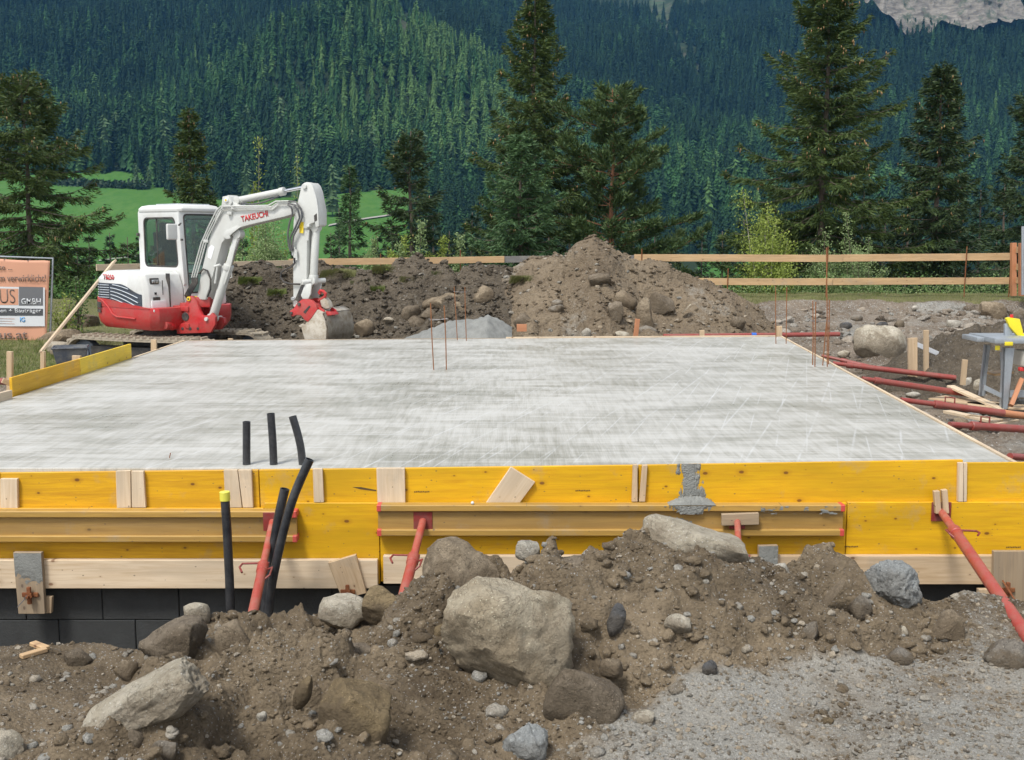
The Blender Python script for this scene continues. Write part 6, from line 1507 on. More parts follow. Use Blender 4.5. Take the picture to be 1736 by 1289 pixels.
o1 = outline(); o0 = outline(-.98, .60, .69, .36)
b = MB(T=U); loft(b, [[(x, y, .66) for x, y in o0], [(x, y, .74) for x, y in outline(-1.08, .64, .74, .40)], [(x, y, .84) for x, y in o1], [(x, y, 1.00) for x, y in o1]]); up('counterweight', 'exred', .012, b=b)
# red wrap rising towards the rear
ctr_ = outline(-1.128, .66, .757, .43)
pts = ctr_[1:len(ctr_) - 1]; b = MB(T=U); lo = []; hi = []
for i, (x, y) in enumerate(pts):
    f = sstep(.05, -.55, np.array(x)); lo.append((x, y, .985)); hi.append((x, y, 1.0 + .115 * float(f)))
va = [b._v(p) for p in lo]; vb = [b._v(p) for p in hi]; vc = [b._v((p[0] * .95, p[1] * .95, p[2])) for p in hi]
for i in range(len(pts) - 1): b.bm.faces.new((va[i], va[i + 1], vb[i + 1], vb[i])); b.bm.faces.new((vb[i], vb[i + 1], vc[i + 1], vc[i]))
up('rear_guard', 'exred', 0, b=b)
# white engine cover over the rear
e1 = outline(-1.10, .0, .735, .42, .02); e2 = outline(-1.04, .0, .69, .42, .02); e3 = outline(-.98, .0, .63, .40, .02)
b = MB(T=U); loft(b, [[(x, y, .99) for x, y in e1], [(x, y, 1.42) for x, y in e1], [(x, y, 1.50) for x, y in e2], [(x, y, 1.535) for x, y in e3]]); up('engine_cover', 'white', .008, b=b)
# grey louvred side panel with pale stripes on the right side and round the rear corner
def skin(x, off=.004, w_=.735, xr=-1.10, rr=.42):
    """point on the right side skin at forward position s (arc continues round the rear corner)"""
    if x > xr + rr: return (x, -w_ - off)
    s_ = (xr + rr - x); a = min(math.pi / 2, s_ / rr * 1.0); return (xr + rr - (rr + off) * math.sin(a), -w_ + rr - (rr + off) * math.cos(a))
def sideband(name, prof, mat, off=.004, n=30, x0=-1.30, x1=.36, par=ex):
    b = MB(T=U); A_, B_ = [], []
    for k in range(n + 1):
        s_ = x1 + (x0 - x1) * k / n; zl, zh = prof((x1 - s_) / (x1 - x0)); x, y = skin(s_, off); A_.append(b._v((x, y, zl))); B_.append(b._v((x, y, zh)))
    for k in range(n): b.bm.faces.new((A_[k], A_[k + 1], B_[k + 1], B_[k]))
    g = bmesh.ops.solidify(b.bm, geom=b.bm.faces[:], thickness=.004); return b.build(name, M[mat], par, smooth=50)
gp = sideband('louvre_panel', lambda t: (1.005 + .10 * sstep(.25, .6, np.array(t)), 1.20 + .14 * sstep(0, .35, np.array(t)) + .02 * t), 'exgrey')
for i in range(5):     # curved stripes, front half
    z0 = 1.03 + .052 * i
    q = []
    for k in range(13):
        t = k / 12; s_ = .26 - .72 * t; x, y = skin(s_, .010); q.append((x, y, z0 - .02 + .115 * math.sin(t * 1.45) - (.02 * (4 - i)) * (1 - t) - .0))
    q = [p for p in q if p[2] < 1.20 + .14 * sstep(0, .35, np.array((.36 - p[0]) / 1.66)) - .01 and p[2] > 1.0]
    if len(q) > 3: b = MB(T=U); b.tube(q, .0075, 6); b.build('stripe', M['exstripe'], gp)
for i in range(6):     # straight louvres, rear half, two columns
    z0 = 1.13 + .038 * i
    for s0, s1 in ((-.50, -.76), (-.79, -1.14)):
        q = [skin(s0 + (s1 - s0) * k / 6, .010) + (z0,) for k in range(7)]; b = MB(T=U); b.tube(q, .006, 6); b.build('louvre', M['exstripe'], gp)
# openings in the red guard at the rear right
for s0, s1, z0, z1 in ((-.70, -.92, .965, 1.055), (-.95, -1.08, .98, 1.07), (-.72, -.92, .89, .945), (-.95, -1.08, .90, .96)):
    b = MB(T=U); A_ = []; 
    for z in (z0, z1):
        A_.append([b._v(skin(s0 + (s1 - s0) * k / 5, .028, .742, -1.105) + (z,)) for k in range(6)])
    for k in range(5): b.bm.faces.new((A_[0][k], A_[0][k + 1], A_[1][k + 1], A_[1][k]))
    b.build('grille_opening', M['black'], ex, smooth=50)
# rib along the red side
q = [skin(s_, .018, .742) + (z,) for s_, z in ((-1.2, 1.10), (-1.0, 1.12), (-.8, 1.11), (-.66, 1.07), (-.52, .98), (-.42, .88), (-.30, .84), (.2, .83))]
b = MB(T=U); b.tube([p for p in q], .014, 8); b.build('guard_rib', M['exred'], ex)
# right front hood: narrower housing beside the cab with lamp, handle and steps
hood = [(-.02, -.735), (.40, -.735), (.46, -.67), (.46, -.06), (-.02, -.06)]
b = MB(T=U); loft(b, [[(x, y, .99) for x, y in hood], [(x - (.02 if x > .3 else 0), y, 1.30) for x, y in hood], [(x - (.10 if x > .3 else 0), y * .985, 1.50) for x, y in hood], [(x - (.20 if x > .3 else 0), y * .95, 1.545) for x, y in hood]]); hd = up('hood', 'white', .02, 3, b=b)
def frontx(z): return .46 - .02 * (z - .99) / .31 if z < 1.30 else .44 - .08 * (z - 1.30) / .2
def fbox(name, y, z, w_, h, mat, d=.012, bev=.004):
    b = MB(T=U); b.box((frontx(z) + d * .4, y, z), (d, w_, h)); return b.build(name, M[mat], ex, bevel=bev)
fbox('work_lamp', -.55, 1.395, .15, .10, 'black', .02); fbox('lamp_glass', -.55, 1.395, .105, .055, 'chrome', .035)
fbox('seam', -.43, 1.30, .010, .22, 'black', .014); fbox('lock', -.56, 1.215, .035, .035, 'black', .016); fbox('handle', -.55, 1.135, .12, .05, 'black', .016)
fbox('sticker', -.52, 1.055, .25, .11, 'sticker', .022, .001)
b = MB(T=U); b.box((.43, -.32, 1.25), (.09, .012, .52)); b.build('seam', M['black'], ex)
b = MB(T=U); b.box((.53, -.52, .965), (.17, .38, .045)); up('step', 'white', .012, b=b); b = MB(T=U); b.box((.53, -.21, .97), (.17, .22, .045)); up('step', 'white', .012, b=b)
# --- cab
cx0, cx1, cy0, cy1, cz0, cz1 = -.70, .46, -.05, .73, 1.0, 2.54
def cabpt(u, v, z): return (cx0 + (cx1 - cx0) * u, cy0 + (cy1 - cy0) * v, z)
fl = lambda z: 0.0 if z < 1.5 else -.10 * ((z - 1.5) / 1.04) ** 1.3        # windscreen leans back
def wallpanel(name, pts_out, hole, axis, thick, mat='white'):
    """frame with one opening; pts in the plane, given as 3D outer loop and inner loop of equal length"""
    b = MB(T=U); n = len(pts_out); off = Vector(axis) * thick
    O = [b._v(p) for p in pts_out]; I = [b._v(p) for p in hole]; O2 = [b._v(Vector(p) + off) for p in pts_out]; I2 = [b._v(Vector(p) + off) for p in hole]
    for i in range(n):
        j = (i + 1) % n; b.bm.faces.new((O[i], O[j], I[j], I[i])); b.bm.faces.new((O2[j], O2[i], I2[i], I2[j])); b.bm.faces.new((O[j], O[i], O2[i], O2[j])); b.bm.faces.new((I[i], I[j], I2[j], I2[i]))
    return b.build(name, M[mat], ex, bevel=.006, seg=2)
def rloop(x0, x1, z0, z1, r, n=4, fn=None):
    """rounded rectangle loop, 4*(n+1) points"""
    L_ = []
    for cx, cz, a0 in ((x1 - r, z0 + r, -90), (x1 - r, z1 - r, 0), (x0 + r, z1 - r, 90), (x0 + r, z0 + r, 180)):
        for k in range(n + 1): a = R(a0 + 90 * k / n); x = cx + r * math.cos(a); z = cz + r * math.sin(a); L_.append((x, z))
    return L_
def side_loop(y, x0, x1, z0, z1, r): return [(x + (fl(z) if x > 0 else 0) * max(0, x / .44), y, z) for x, z in rloop(x0, x1, z0, z1, r)]
# right side (faces the camera) and left side
for y, s_ in ((cy0, 1), (cy1, -1)):
    wallpanel('cab_side', side_loop(y, cx0, cx1, 1.0 if s_ < 0 else 1.30, cz1 - .06, .05), side_loop(y, cx0 + .15, cx1 - .13, 1.60, 2.36, .09), (0, s_, 0), .05)
    g = side_loop(y + s_ * .02, cx0 + .145, cx1 - .125, 1.595, 2.365, .09); b = MB(T=U); b.prism(g, (0, s_ * .006, 0)); b.build('side_window', M['glass'], ex)
    g0 = side_loop(y - s_ * .004, cx0 + .14, cx1 - .12, 1.59, 2.37, .09); g1 = side_loop(y - s_ * .004, cx0 + .165, cx1 - .145, 1.615, 2.345, .08); wallpanel('window_seal', g0, g1, (0, s_ * .02, 0), 1.0, 'black')
b = MB(T=U); b.box(((cx0 + cx1) / 2 - .12, cy0 + .03, 1.98), (.022, .02, .76)); b.build('window_bar', M['black'], ex)
# front and rear
def front_loop(x, y0, y1, z0, z1, r, sl=1): return [(x + (fl(z) * sl), y, z) for y, z in rloop(y0, y1, z0, z1, r)]
wallpanel('cab_front', front_loop(cx1, cy0 + .003, cy1 - .003, 1.0, cz1 - .06, .05), front_loop(cx1, cy0 + .085, cy1 - .085, 1.20, 2.41, .07), (-1, 0, 0), .05)
g = front_loop(cx1 - .02, cy0 + .08, cy1 - .08, 1.195, 2.415, .07); b = MB(T=U); b.prism(g, (-.006, 0, 0)); b.build('windscreen', M['glass'], ex)
wallpanel('windscreen_seal', front_loop(cx1 + .004, cy0 + .075, cy1 - .075, 1.19, 2.42, .07), front_loop(cx1 + .004, cy0 + .10, cy1 - .10, 1.215, 2.395, .06), (-.02, 0, 0), 1.0, 'black')
b = MB(T=U); b.box((cx1 - .01, (cy0 + cy1) / 2, 1.50), (.02, cy1 - cy0 - .18, .02)); b.build('windscreen_bar', M['black'], ex)
wallpanel('cab_rear', front_loop(cx0, cy0 + .003, cy1 - .003, 1.0, cz1 - .06, .05, 0), front_loop(cx0, cy0 + .12, cy1 - .12, 1.62, 2.34, .08, 0), (1, 0, 0), .05)
g = front_loop(cx0 + .02, cy0 + .115, cy1 - .115, 1.615, 2.345, .08, 0); b = MB(T=U); b.prism(g, (.006, 0, 0)); b.build('rear_window', M['glass'], ex)
rf = lambda i, z: [(x, y, z) for x, y in ((cx0 + i, cy0 + .06 + i), (cx0 + .06 + i, cy0 + i), (cx1 - .12 - i, cy0 + i), (cx1 - .06 - i, cy0 + .06 + i), (cx1 - .06 - i, cy1 - .06 - i), (cx1 - .12 - i, cy1 - i), (cx0 + .06 + i, cy1 - i), (cx0 + i, cy1 - .06 - i))]
b = MB(T=U); loft(b, [rf(-.012, 2.455), rf(-.016, 2.50), rf(.02, 2.545), rf(.10, 2.565)]); up('cab_roof', 'white', .008, b=b)
b = MB(T=U); b.box((-.05, .34, 2.572), (.62, .56, .012)); up('roof_hatch', 'exstripe', .004, b=b); b = MB(T=U); b.box((-.45, .55, 2.585), (.10, .22, .03)); up('roof_light', 'black', .006, b=b)
# interior
b = MB(T=U); b.box((-.25, .34, 1.42), (.50, .46, .14)); b.build('seat', M['black'], ex, bevel=.03); b = MB(T=U); b.box((-.48, .34, 1.80), (.13, .44, .70), Matrix.Rotation(R(-8), 3, 'Y')); b.build('seat_back', M['black'], ex, bevel=.04)
b = MB(T=U); b.box((-.50, .34, 2.20), (.10, .24, .18)); b.build('headrest', M['black'], ex, bevel=.03)
b = MB(T=U); b.tube([(.10, .12, 1.2), (.12, .12, 1.62)], .016, 8); b.tube([(.12, .12, 1.62), (.12, .12, 1.74)], .03, 8); b.build('lever', M['black'], ex); b = MB(T=U); b.tube([(.10, .56, 1.2), (.12, .56, 1.62)], .016, 8); b.tube([(.12, .56, 1.62), (.12, .56, 1.74)], .03, 8); b.build('lever', M['black'], ex)
b = MB(T=U); b.box((-.12, .34, 1.10), (1.08, .72, .16)); b.build('cab_floor', M['black'], ex); b = MB(T=U); b.box((.05, .08, 1.55), (.34, .12, .22)); b.build('console', M['black'], ex, bevel=.02)
# mirror, grab rail, small fittings
b = MB(T=U); b.tube([(cx1 - .06, cy0 - .01, 2.24), (cx1 + .06, cy0 - .06, 2.27), (cx1 + .08, cy0 - .12, 2.24)], .011, 8); mr = b.build('mirror_arm', M['black'], ex)
b = MB(T=U); b.box((cx1 + .06, cy0 - .23, 2.14), (.05, .18, .24)); b.build('mirror', M['white'], ex, bevel=.025, seg=3)
b = MB(T=U); b.tube([(cx1 + .02, cy1 + .04, 1.40), (cx1 + .08, cy1 + .06, 1.42), (cx1 + .06, cy1 + .06, 1.95), (cx1 + .0, cy1 + .03, 1.97)], .012, 8); b.build('grab_rail', M['boomgrey'], ex)
for x, z in ((cx0 - .006, 2.10),): b = MB(T=U); b.box((cx0 + .01, cy0 - .02, z), (.05, .03, .05)); b.build('hinge', M['black'], ex, bevel=.004)
b = MB(T=U); b.box((cx1 - .01, cy0 - .006, 2.02), (.05, .02, .03)); b.build('latch', M['black'], ex, bevel=.003)
# lettering on the side cover, pushed to the skin
Mx = U @ Matrix.Translation((-.66, -.739, 1.405)) @ Euler((R(90), 0, 0)).to_matrix().to_4x4()
text_mesh('lettering', 'TB250', 'textred', ex, Mx, .30, .082, depth=.002, bold=.03)
# --- swing bracket, boom and arm: traced in the vertical plane of the boom
TB_ = 22.0; bd = Vector((math.cos(R(TB_)), -math.sin(R(TB_)), 0)); bn_ = Vector((math.sin(R(TB_)), math.cos(R(TB_)), 0))   # along, away from camera
foot = U @ Vector((.84, -.05, 1.0))
print('foot px', (foot.x / foot.y) * FOC + CXP)
pl0 = P(346, 510, foot.y) ; pl0 = Vector((foot.x, foot.y, 1.0)) - bn_ * .02
def BX(px, py, d=0.0): return PP(px, py, pl0 + bn_ * d * 0, bn_) + bn_ * d
def bprism(name, pts, d0, d1, mat, bevel=.012, parent=ex, seg=2):
    b = MB(); b.prism([BX(*p, d0) for p in pts], bn_ * (d1 - d0)); return b.build(name, M[mat], parent, bevel=bevel, seg=seg)
boom = bprism('boom', [(340,507),(349,458),(359,413),(373,369),(384,346),(388.5,335),(393,331),(398,334),(402,343),(409,348),(440,350),(470,349.5),(477,345),(503,344),(511,346),(512,361),(488,368),(464,373.5),(428,382),(414,386),(402,390),(395,397),(390,404),(383,412),(376,437),(364,480),(355,508)], -.10, .13, 'boomgrey', .014)
bprism('side_plate', [(409,383),(415,386),(402,396),(398,400),(399,404),(393,406),(386,401),(390,392)], -.128, -.10, 'boomgrey', .004, boom)
bprism('side_plate', [(386,334),(396,332),(402,343),(398,352),(384,350)], -.125, -.1005, 'boomgrey', .006, boom)
def pin(px, py, d0, d1, r, mat='boomgrey', par=ex, nm='pin'): b = MB(); b.tube([BX(px, py, d0), BX(px, py, d1)], r, 16); b.build(nm, M[mat], par, bevel=.003, seg=1)
pin(393, 340, -.145, .15, .034, 'sticker', boom); pin(393, 340, -.152, -.144, .017, 'stickery', boom, 'pin_cap')
# lettering along the boom
a = BX(417, 377.0, -.1045); c = BX(462, 367.0, -.1045); xx = (c - a).normalized(); zz = -bn_; y2 = zz.cross(xx).normalized(); Mx = Matrix((xx, y2, zz)).transposed().to_4x4(); Mx.translation = a
text_mesh('lettering', 'TAKEUCHI', 'textred', boom, Mx, (c - a).length * 1.0, .088, depth=.003, bold=.02)
bprism('sticker', [(361,420),(366,415),(371,419),(365,440),(359,436)], -.1035, -.1015, 'sticker', 0, boom)
# stick cylinder on top of the boom
def cyl(name, p0, p1, split, r0, r1, mat='boomgrey', d=.015, par=ex, eyes=True):
    p0, p1 = Vector(p0), Vector(p1); m = p0.lerp(p1, split); t = bpy.data.objects.new(name, None); link(t, Matrix.Translation(p0), par)
    b = MB(); b.tube([p0, m], r0, 18); b.build('barrel', M[mat], t, bevel=.006)
    b = MB(); b.tube([m - (m - p0).normalized() * .03, m + (m - p0).normalized() * .05], r0 * 1.18, 18); b.build('gland', M[mat], t, bevel=.006)
    b = MB(); b.tube([m, p1], r1, 14); b.build('rod', M['chrome'], t)
    if eyes:
        for q in (p0, p1): b = MB(); b.tube([q - bn_ * .06, q + bn_ * .06], r0 * 1.1, 14); b.build('eye', M[mat], t, bevel=.004)
    return t
cyl('arm_cylinder', BX(403, 340, .015), BX(523, 316, .015), .62, .052, .026)
b = MB(); b.tube([BX(412, 345, -.03), BX(430, 347, -.05), BX(448, 344, -.05), BX(466, 337, -.03), BX(474, 333, -.02)], .013, 8); b.build('hose', M['hose'], ex)
# steel pipes and hoses along the boom
for i in range(3):
    o_ = i * 3.1
    q = [(336 + o_ * .9, 470), (338 + o_, 462), (352 + o_, 412), (357 + o_ * .8, 401), (364 + o_, 385), (378 + o_ * 1.2, 357), (385 + o_ * 1.5, 350.5 + i * 1.6), (395 + o_, 350.5 + i * 3), (465 + o_, 349 + i * 3.2), (478 + o_ * .6, 342 + i * 2.4), (500, 341.5 + i * 2.4)]
    b = MB(); b.tube([BX(x, y, -.128 - .012 * (2 - i)) for x, y in q], .0105, 8); b.build('hydraulic_pipe', M['boomgrey'], boom)
for px, py in ((358, 409), (405, 353), (398, 362)): b = MB(); b.box(BX(px, py, -.125), (.07, .05, .045)); b.build('pipe_clamp', M['boomgrey'], boom, bevel=.006)
for i, q in enumerate([[(500, 342), (512, 343), (521, 355), (523, 368), (516, 385), (508, 400), (506, 415), (508, 424)], [(500, 345), (510, 348), (517, 358), (519, 370), (511, 388), (503.5, 402), (503.5, 415), (506, 426)], [(500, 348), (506, 352), (508, 362), (503, 378), (500, 395), (501, 412), (504, 426)]]):
    b = MB(); b.tube([BX(x, y, -.16 - .012 * i) for x, y in q], .0135, 8); b.build('hose', M['hose'], ex)
b = MB(); b.tube([BX(x, y, -.13) for x, y in ((507, 436), (508, 446), (503, 452), (493, 456), (485, 462), (484, 470), (490, 478), (502, 481), (517, 481.5))], .0135, 8); b.build('hose', M['black'], ex)
for px, py in ((504.5, 424), (508, 428), (511, 432)): b = MB(); b.tube([BX(px, py - 9, -.14), BX(px + 1, py + 9, -.14)], .016, 8); b.build('hose_coupling', M['boomgrey'], ex)
for i in range(4):
    b = MB(); b.tube([BX(336 + 2.6 * i, 471, -.14), BX(337 + 2.6 * i, 479, -.15), BX(331 + 2.6 * i, 490, -.16), BX(325 + 2.4 * i, 500, -.15), BX(325 + 3 * i, 512, -.05)], .0165, 8); b.build('hose', M['black'], ex)
b = MB(); b.tube([BX(x, y, -.13) for x, y in ((347, 463), (354, 456), (361, 459), (366, 473), (366, 490), (361, 503))], .0135, 8); b.build('hose', M['black'], ex)
# boom cylinder in front of the boom
cyl('boom_cylinder', BX(362, 539, -.02), BX(406, 397, -.02), .60, .066, .050, d=0)
bprism('cylinder_guard', [(381,451),(387,449),(401,400),(408,402),(396,452),(386,483),(379,480)], -.075, -.055, 'boomgrey', .006)
b = MB(); b.tube([BX(373, 480, -.12), BX(377, 452, -.12)], .016, 8); b.tube([BX(372, 452, -.12), BX(382, 449, -.12)], .022, 8); b.build('cylinder_pipe', M['boomgrey'], ex)
# swing bracket
br = bprism('swing_bracket', [(324,548),(326,530),(324,517),(331,501),(337,501),(344,510),(349,524),(354,534),(366,534),(370,529),(376,536),(376,549),(368,563),(311,565),(311,549)], -.16, -.10, 'exred', .016)
bprism('bracket_plate', [(324,540),(328,520),(334,510),(342,512),(349,526),(356,536),(372,540),(374,549),(366,560),(318,562)], .10, .17, 'exred', .012)
b = MB(); b.tube([BX(352, 550, -.16), BX(352, 550, .17)], .06, 14); b.tube([BX(332, 535, -.10), BX(332, 535, .10)], .10, 16); b.tube([BX(322, 555, -.14), BX(322, 555, .15)], .045, 12); b.build('bracket_core', M['exred'], ex, bevel=.006)
b = MB(); b.box(BX(346, 512, .01), (.22, .20, .16)); b.build('bracket_top', M['exred'], ex, bevel=.02)
pin(332, 506, -.18, .18, .034, 'stickery'); pin(332, 506, -.185, -.175, .016, 'black'); pin(362, 540, -.19, .19, .030)
pin(326, 536, -.17, -.155, .065, 'black', nm='recess'); pin(321, 556, -.17, -.155, .022, 'black', nm='recess'); pin(334, 556, -.17, -.155, .025, 'black', nm='recess'); pin(347, 556, -.17, -.155, .022, 'black', nm='recess')
# king post carrying the bracket
kp = U @ Vector((.62, -.10, 0)); b = MB(); b.tube([Vector((kp.x, kp.y, GZE + .66)), Vector((kp.x, kp.y, GZE + 1.06))], .13, 20); b.box(Vector((kp.x, kp.y, GZE + .72)), (.42, .34, .08), Matrix.Rotation(R(-38), 3, 'Z')); b.box(Vector((kp.x, kp.y, GZE + .98)), (.42, .34, .08), Matrix.Rotation(R(-38), 3, 'Z')); b.build('king_post', M['exred'], ex, bevel=.015)
# swing cylinder low on the right
cyl('swing_cylinder', U @ Vector((.62, -.50, .74)), BX(311, 556, -.05), .25, .055, .026, mat='exred')
# --- arm
arm = bprism('arm', [(503,410),(504,376),(507,358),(511,345),(517,328),(520,314),(524,311),(533,310.5),(537,315),(541,325),(545,345),(547.5,358),(547.5,382),(543,385),(541,378),(536,377),(531,386),(527,388),(526,478),(516,500),(507,521),(503.5,519)], -.10, .11, 'boomgrey', .012)
bprism('arm_cheek', [(519.5,314),(524,310.5),(534,310),(538,316),(544,336),(547,356),(548,384),(543,386),(541,377),(533,380),(527,388),(512,384),(509,360),(514,338)], -.122, -.10, 'boomgrey', .006, arm)
pin(525, 317, -.15, .16, .035, par=arm); pin(510, 352, -.14, .15, .040, par=arm); pin(531, 383, -.14, .15, .022, par=arm); pin(504.5, 506, -.14, .15, .028, 'chrome', arm)
b = MB(); b.prism([BX(540, 366, -.124), BX(545, 362, -.124), BX(545.5, 374, -.124), BX(541, 377, -.124)], bn_ * .002); b.build('slot', M['black'], arm)
b = MB(); b.prism([BX(516, 376.5, -.124), BX(523, 377, -.124), BX(522, 396, -.124), BX(515.5, 395, -.124)], bn_ * .001); b.build('sticker', M['stickery'], arm)
cyl('bucket_cylinder', BX(536, 386, .0), BX(531, 476, .0), .93, .058, .03)
b = MB(); b.tube([BX(529, 390, -.09), BX(527.5, 408, -.09)], .017, 8); b.build('cylinder_port', M['boomgrey'], ex)
b = MB(); b.tube([BX(522.5, 478, -.16), BX(541, 476, .16)], .036, 12); b.build('link_pin', M['boomgrey'], ex, bevel=.004)
bprism('link_plate', [(526,481),(537,480),(535,498),(531,506),(522,506),(519,500)], -.14, -.115, 'boomgrey', .004); bprism('link_plate', [(526,481),(537,480),(535,498),(531,506),(522,506),(519,500)], .12, .145, 'boomgrey', .004)
bprism('link_arm', [(519,482),(526,484),(514,511),(508,508)], -.13, -.118, 'black', .003)
# --- red quick hitch and bucket
qh = bprism('quick_hitch', [(500,531),(501,526),(508,521),(513,513),(521,507),(529,506),(537,508),(545,516),(547,524),(538,537),(531,545),(525,541),(520,534),(512,533),(505,536)], -.15, -.09, 'exred', .012)
bprism('hitch_plate', [(501,530),(508,521),(513,513),(521,507),(529,506),(537,508),(547,518),(547,526),(538,537),(531,545),(520,534),(505,536)], .10, .15, 'exred', .010, qh)
b = MB(); b.tube([BX(516, 527, -.12), BX(516, 527, .12)], .055, 12); b.tube([BX(536, 525, -.09), BX(536, 525, .10)], .10, 14); b.tube([BX(524, 517, -.09), BX(524, 517, .1)], .05, 12); b.build('hitch_core', M['exred'], qh, bevel=.005)
b = MB(); b.prism([BX(524, 528, -.156), BX(534, 517, -.156), BX(536, 519, -.156), BX(527, 531, -.156)], bn_ * .004); b.build('hitch_slot', M['black'], qh)
pin(517, 515, -.17, -.14, .026, 'black', qh, 'hitch_bolt'); pin(504, 530, -.17, -.14, .022, 'black', qh, 'hitch_bolt')
b = MB(); b.tube([BX(540, 510, .0), BX(546, 507, .0), BX(551, 503, .0), BX(552, 498, .0), BX(548, 494, 0), BX(543, 493, .0), BX(541, 496, 0), BX(543, 499, 0)], .024, 10); b.build('lifting_hook', M['exred'], qh)
b = MB(); b.prism([BX(543, 508, -.02), BX(551, 505, -.02), BX(556, 511, -.02), BX(560, 522, -.02), BX(553, 524, -.02), BX(546, 520, -.02)], bn_ * .12); b.build('hitch_block', M['mudmetal'], qh, bevel=.015)
b = MB(); b.prism([BX(548, 527, -.05), BX(563, 529, -.05), BX(566, 534, -.05), BX(551, 536, -.05)], bn_ * .2); b.build('hitch_plate', M['exred'], qh, bevel=.008)
bk = bprism('bucket', [(520,556),(546,524),(554,529),(559,541),(562,556),(561,572),(556,582),(547,590),(534,592),(527,580)], -.14, -.12, 'mudmetal', .004)
side = [(520,556),(546,524),(554,529),(559,541),(562,556),(561,572),(556,582),(547,590),(534,592)]
b = MB(); W0, W1 = -.12, .62; A_ = []; Bv = []
prof = [(547,524),(555,529),(560.5,541),(563.5,556),(562.5,573),(557,584),(548,592),(534,594)]
for i, p in enumerate(prof): A_.append(b._v(BX(*p, W0))); Bv.append(b._v(BX(*p, W1)))
for i in range(len(prof) - 1): b.bm.faces.new((A_[i], A_[i + 1], Bv[i + 1], Bv[i]))
bmesh.ops.solidify(b.bm, geom=b.bm.faces[:], thickness=.018); b.build('shell', M['mudmetal'], bk, smooth=60)
bprism('far_side', side, .60, .62, 'mudmetal', .004, bk)
bprism('top_plate', [(545,523),(556,529),(555,532),(543,527)], -.13, .63, 'mudmetal', .004, bk)
bprism('bucket_ear', [(538,532),(547,520),(556,526),(552,536)], -.10, -.07, 'exred', .004, bk); bprism('bucket_ear', [(546,534),(555,522),(562,527),(558,538)], .12, .15, 'exred', .004, bk)
for k in range(5):
    d0 = -.10 + k * .165; b = MB(); b.prism([BX(520, 556, d0), BX(524, 551, d0), BX(519, 548, d0), BX(512, 552, d0)], bn_ * .06); b.build('tooth', M['mudmetal'], bk, bevel=.004)
# ------------------------------------------------------------------ stones, each its own object
_icoc = {}
def rock(c, size, seed, mat, label, rotz=0.0, tilt=(0, 0), cuts=9, sub=4, name='boulder', cat='stone', boxy=0.0, rough=1.0, flatness=.82):
    """facetted stone: sphere clipped by random planes, then weathered"""
    rs = np.random.RandomState(seed)
    if sub not in _icoc: _icoc[sub] = _ico(sub)
    v, f = _icoc[sub]; v = v.copy()
    N = rs.normal(0, 1, (cuts, 3)); N /= np.linalg.norm(N, axis=1)[:, None]; dcut = rs.uniform(.58, .86, cuts)
    if boxy:
        N = np.vstack([N, np.array([[1, .1, .1], [-1, .15, 0], [0, 1, .1], [0, -1, .1], [.1, 0, 1], [0, .1, -1]])]); N /= np.linalg.norm(N, axis=1)[:, None]; dcut = np.concatenate([dcut, np.full(6, boxy)])
    for n, d in zip(N, dcut):
        s = v @ n; over = np.maximum(0, s - d); k = over > 0; v = v - n[None] * (over * .93)[:, None]
    v = v / np.abs(v).max(0)
    q = v * 2.2 + seed * 3.1
    nz = fbm(q[:, 0], q[:, 1], q[:, 2], o=3, seed=seed) * .085 + fbm(q[:, 0] * 3.5, q[:, 1] * 3.5, q[:, 2] * 3.5, o=4, seed=seed + 5) * .062
    rdg = np.abs(fbm(q[:, 0] * 2, q[:, 1] * 2, q[:, 2] * 2, o=3, seed=seed + 9)); nz += (np.minimum(rdg, .12) - .06) * .25
    nr = v / (np.linalg.norm(v, axis=1)[:, None] + 1e-9); v = v + nr * (nz * rough)[:, None]
    v = v * (np.array(size) / 2)
    Mx = Matrix.Translation(Vector(c)) @ Euler((R(tilt[0]), R(tilt[1]), R(rotz))).to_matrix().to_4x4()
    A = np.array(Mx); W = v @ A[:3, :3].T + A[:3, 3]
    o = np_mesh(name, W, f, M[mat], M=Mx, smooth=45); return tag(o, label, cat)
def rk(x0, y0, x1, y1, mat, label, seed, tilt=0.0, depth=.8, hit=near_hit, sink=.24, sub=4, boxy=0.0, cuts=9, rough=1.0, rotz=None, fwd=.35, name='stone', th=None, Yset=None):
    """stone seen between these pixels; its foot is found on the ground"""
    g = hit((x0 + x1) / 2, y1 - .12 * (y1 - y0)) if Yset is None else P((x0 + x1) / 2, y1, Yset)
    Y = g.y; w_ = (x1 - x0) * Y / FOC * 1.03; h = (y1 - y0) * Y / FOC * 1.03; dp = (w_ if th is None else h * 1.3) * depth
    Yc = Y + dp * fwd; c = P((x0 + x1) / 2, (y0 + y1) / 2 + (y1 - y0) * sink * .5, Yc); h2 = h * (1 + sink)
    if tilt:
        t = abs(R(tilt)); a = w_; b_ = h2                       # invert the bounding box of a tilted ellipse
        ct, st = math.cos(t) ** 2, math.sin(t) ** 2; den = max(.5, ct - st)
        w2 = math.sqrt(max(1e-4, (a * a * ct - b_ * b_ * st) / den)); h3 = math.sqrt(max((.22 * b_) ** 2, (b_ * b_ * ct - a * a * st) / den)); w_, h2 = w2, h3
    k = Yc / Y
    return rock(c, (w_ * k, dp, h2 * k), seed, mat, label, 0 if rotz is None else rotz, (0, tilt), sub=sub, boxy=boxy, cuts=cuts, rough=rough, name=name)
